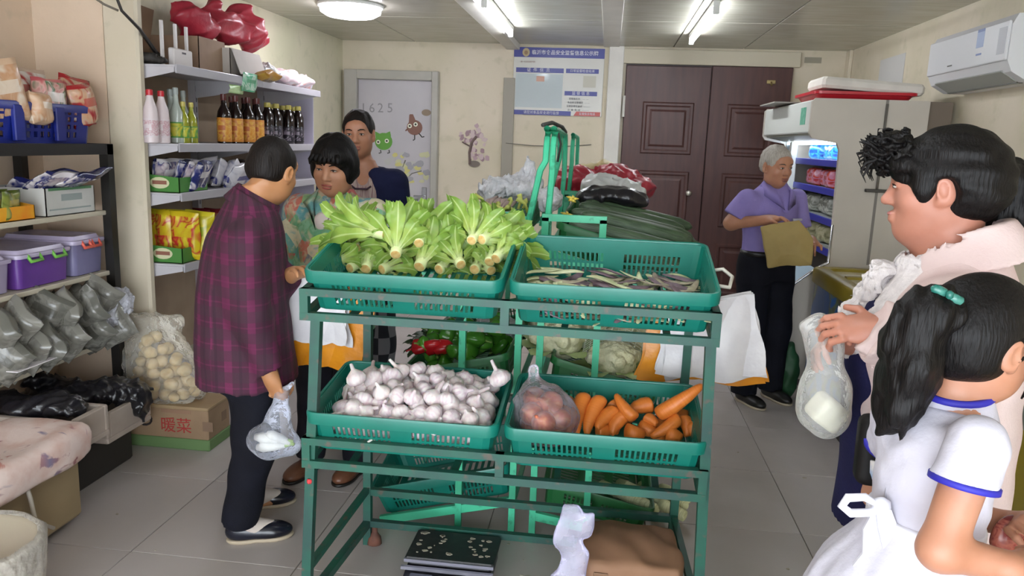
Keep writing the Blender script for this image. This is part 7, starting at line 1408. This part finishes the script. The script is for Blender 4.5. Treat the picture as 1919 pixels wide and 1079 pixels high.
    ax = (eL-sL)/np.linalg.norm(eL-sL); q = Vector(ax).to_track_quat('Z', 'Y').to_matrix().to_4x4(); part_l('sleeve_trim', MB().lathe([(.046, -.006), (.0505, -.004), (.0505, .005), (.046, .006)], 28, Matrix.Translation(qL) @ q), M_btrim, bo)
    up = (hc+Rh @ v3(0, -.03, -.05))-nb; up /= np.linalg.norm(up); q = Vector(up).to_track_quat('Z', 'Y').to_matrix().to_4x4()
    part_l('collar', MB().lathe([(.07, -.034), (.06, .0), (.058, .014), (.05, .014), (.052, -.018)], 28, Matrix.Translation(nb+up*.008) @ q), M_wd, bo); part_l('collar_trim', MB().lathe([(.0575, .008), (.061, .012), (.058, .02), (.05, .02), (.0515, .01)], 28, Matrix.Translation(nb+up*.008) @ q), M_btrim, bo)
    part_l('front_trim', MB().tube([(.035, .045, zs+.0), (.045, .066, zs-.035), (.06, .075, zs-.07)], .005, 6), M_btrim, o)
    part_l('zip', MB().tube([(0, -.062, zs-.03), (0, -.078, zs-.08), (0, -.083, zw+.04)], .003, 5), M('zip_grey', 'b5b3bd', .5), o)
    for i in range(4): part_l('blossom_print', MB().lathe([(.004, -.001), (.014-.002*i, 0), (.004, .001)], 9, Matrix.Translation((.09-.01*i, .085+.012*(i % 2), zw+.02+.05*i)) @ Matrix.Rotation(-.7, 4, 'Z') @ Matrix.Rotation(PI/2, 4, 'X')), M('print_blue', '4b52a8', .7), o) if False else None
    # sash bow at the back of the waist
    b = L(1652, 950, 1.325); f = L.Ri @ v3(-1, 0, 0); dn = v3(0, 0, -1)
    for k, pts in enumerate(([b, b+f*.03+dn*-.016, b+f*.058-dn*.012, b+f*.066+dn*.004, b+f*.05+dn*.016, b+f*.02+dn*.012, b], [b, b+f*.01+dn*.04, b+f*.002+dn*.085, b+f*.012+dn*.11], [p_+L.Ri @ v3(0, -.009, 0) for p_ in (b, b-f*.012+dn*.035, b-f*.03+dn*.075, b-f*.02+dn*.1)])):
        mb = MB(); R_ = []
        if k == 0: part_l('bow_loop', mb.tube(pts, [.005, .0075, .008, .008, .008, .0075, .005], 8), M('sash_white', 'cfced8', .6), o); continue
        for i, p in enumerate(pts): w = (.017 if k == 0 else .012+.004*i); u_ = v3(0, 0, 1)*w if k == 0 else L.Ri @ v3(w, 0, .2*w); e_ = L.Ri @ v3(0, .003, 0); R_.append([p-u_-e_, p+u_-e_, p+u_+e_, p-u_+e_])
        mb.loft(R_, True, True); part_l('bow_loop' if k == 0 else 'bow_tail', mb, M('sash_white', 'cfced8', .6), o, 40)
    part_l('bow_knot', MB().lathe([(.003, -.018), (.014, -.012), (.016, 0), (.014, .012), (.003, .018)], 10, Matrix.Translation(b)), M('sash_white', 'cfced8', .6), o)
    shoe(o, (.07, -.07, 0), 0, .26, M('shoe_white', 'b9b6b8', .5)); shoe(o, (-.07, -.07, 0), 0, .26, M('shoe_white', 'b9b6b8', .5))
    return L
LG = girl()
p = aY(1888, 1000, 1.39); sd = SDF(); sd.ell((0, 0, 0), (.03, .02, .038), rotm(.3, 0, .5)); sd.noise(.002, 50, 2); sn_ = tag(link('snack_pack', sd.build('snack_pack', .004), packmat('packet_maroon', ('6b1f22', 'a05a4a', '7d2a28'), 30), None, p), 'small maroon packet in hands of person in white dress', 'packet')
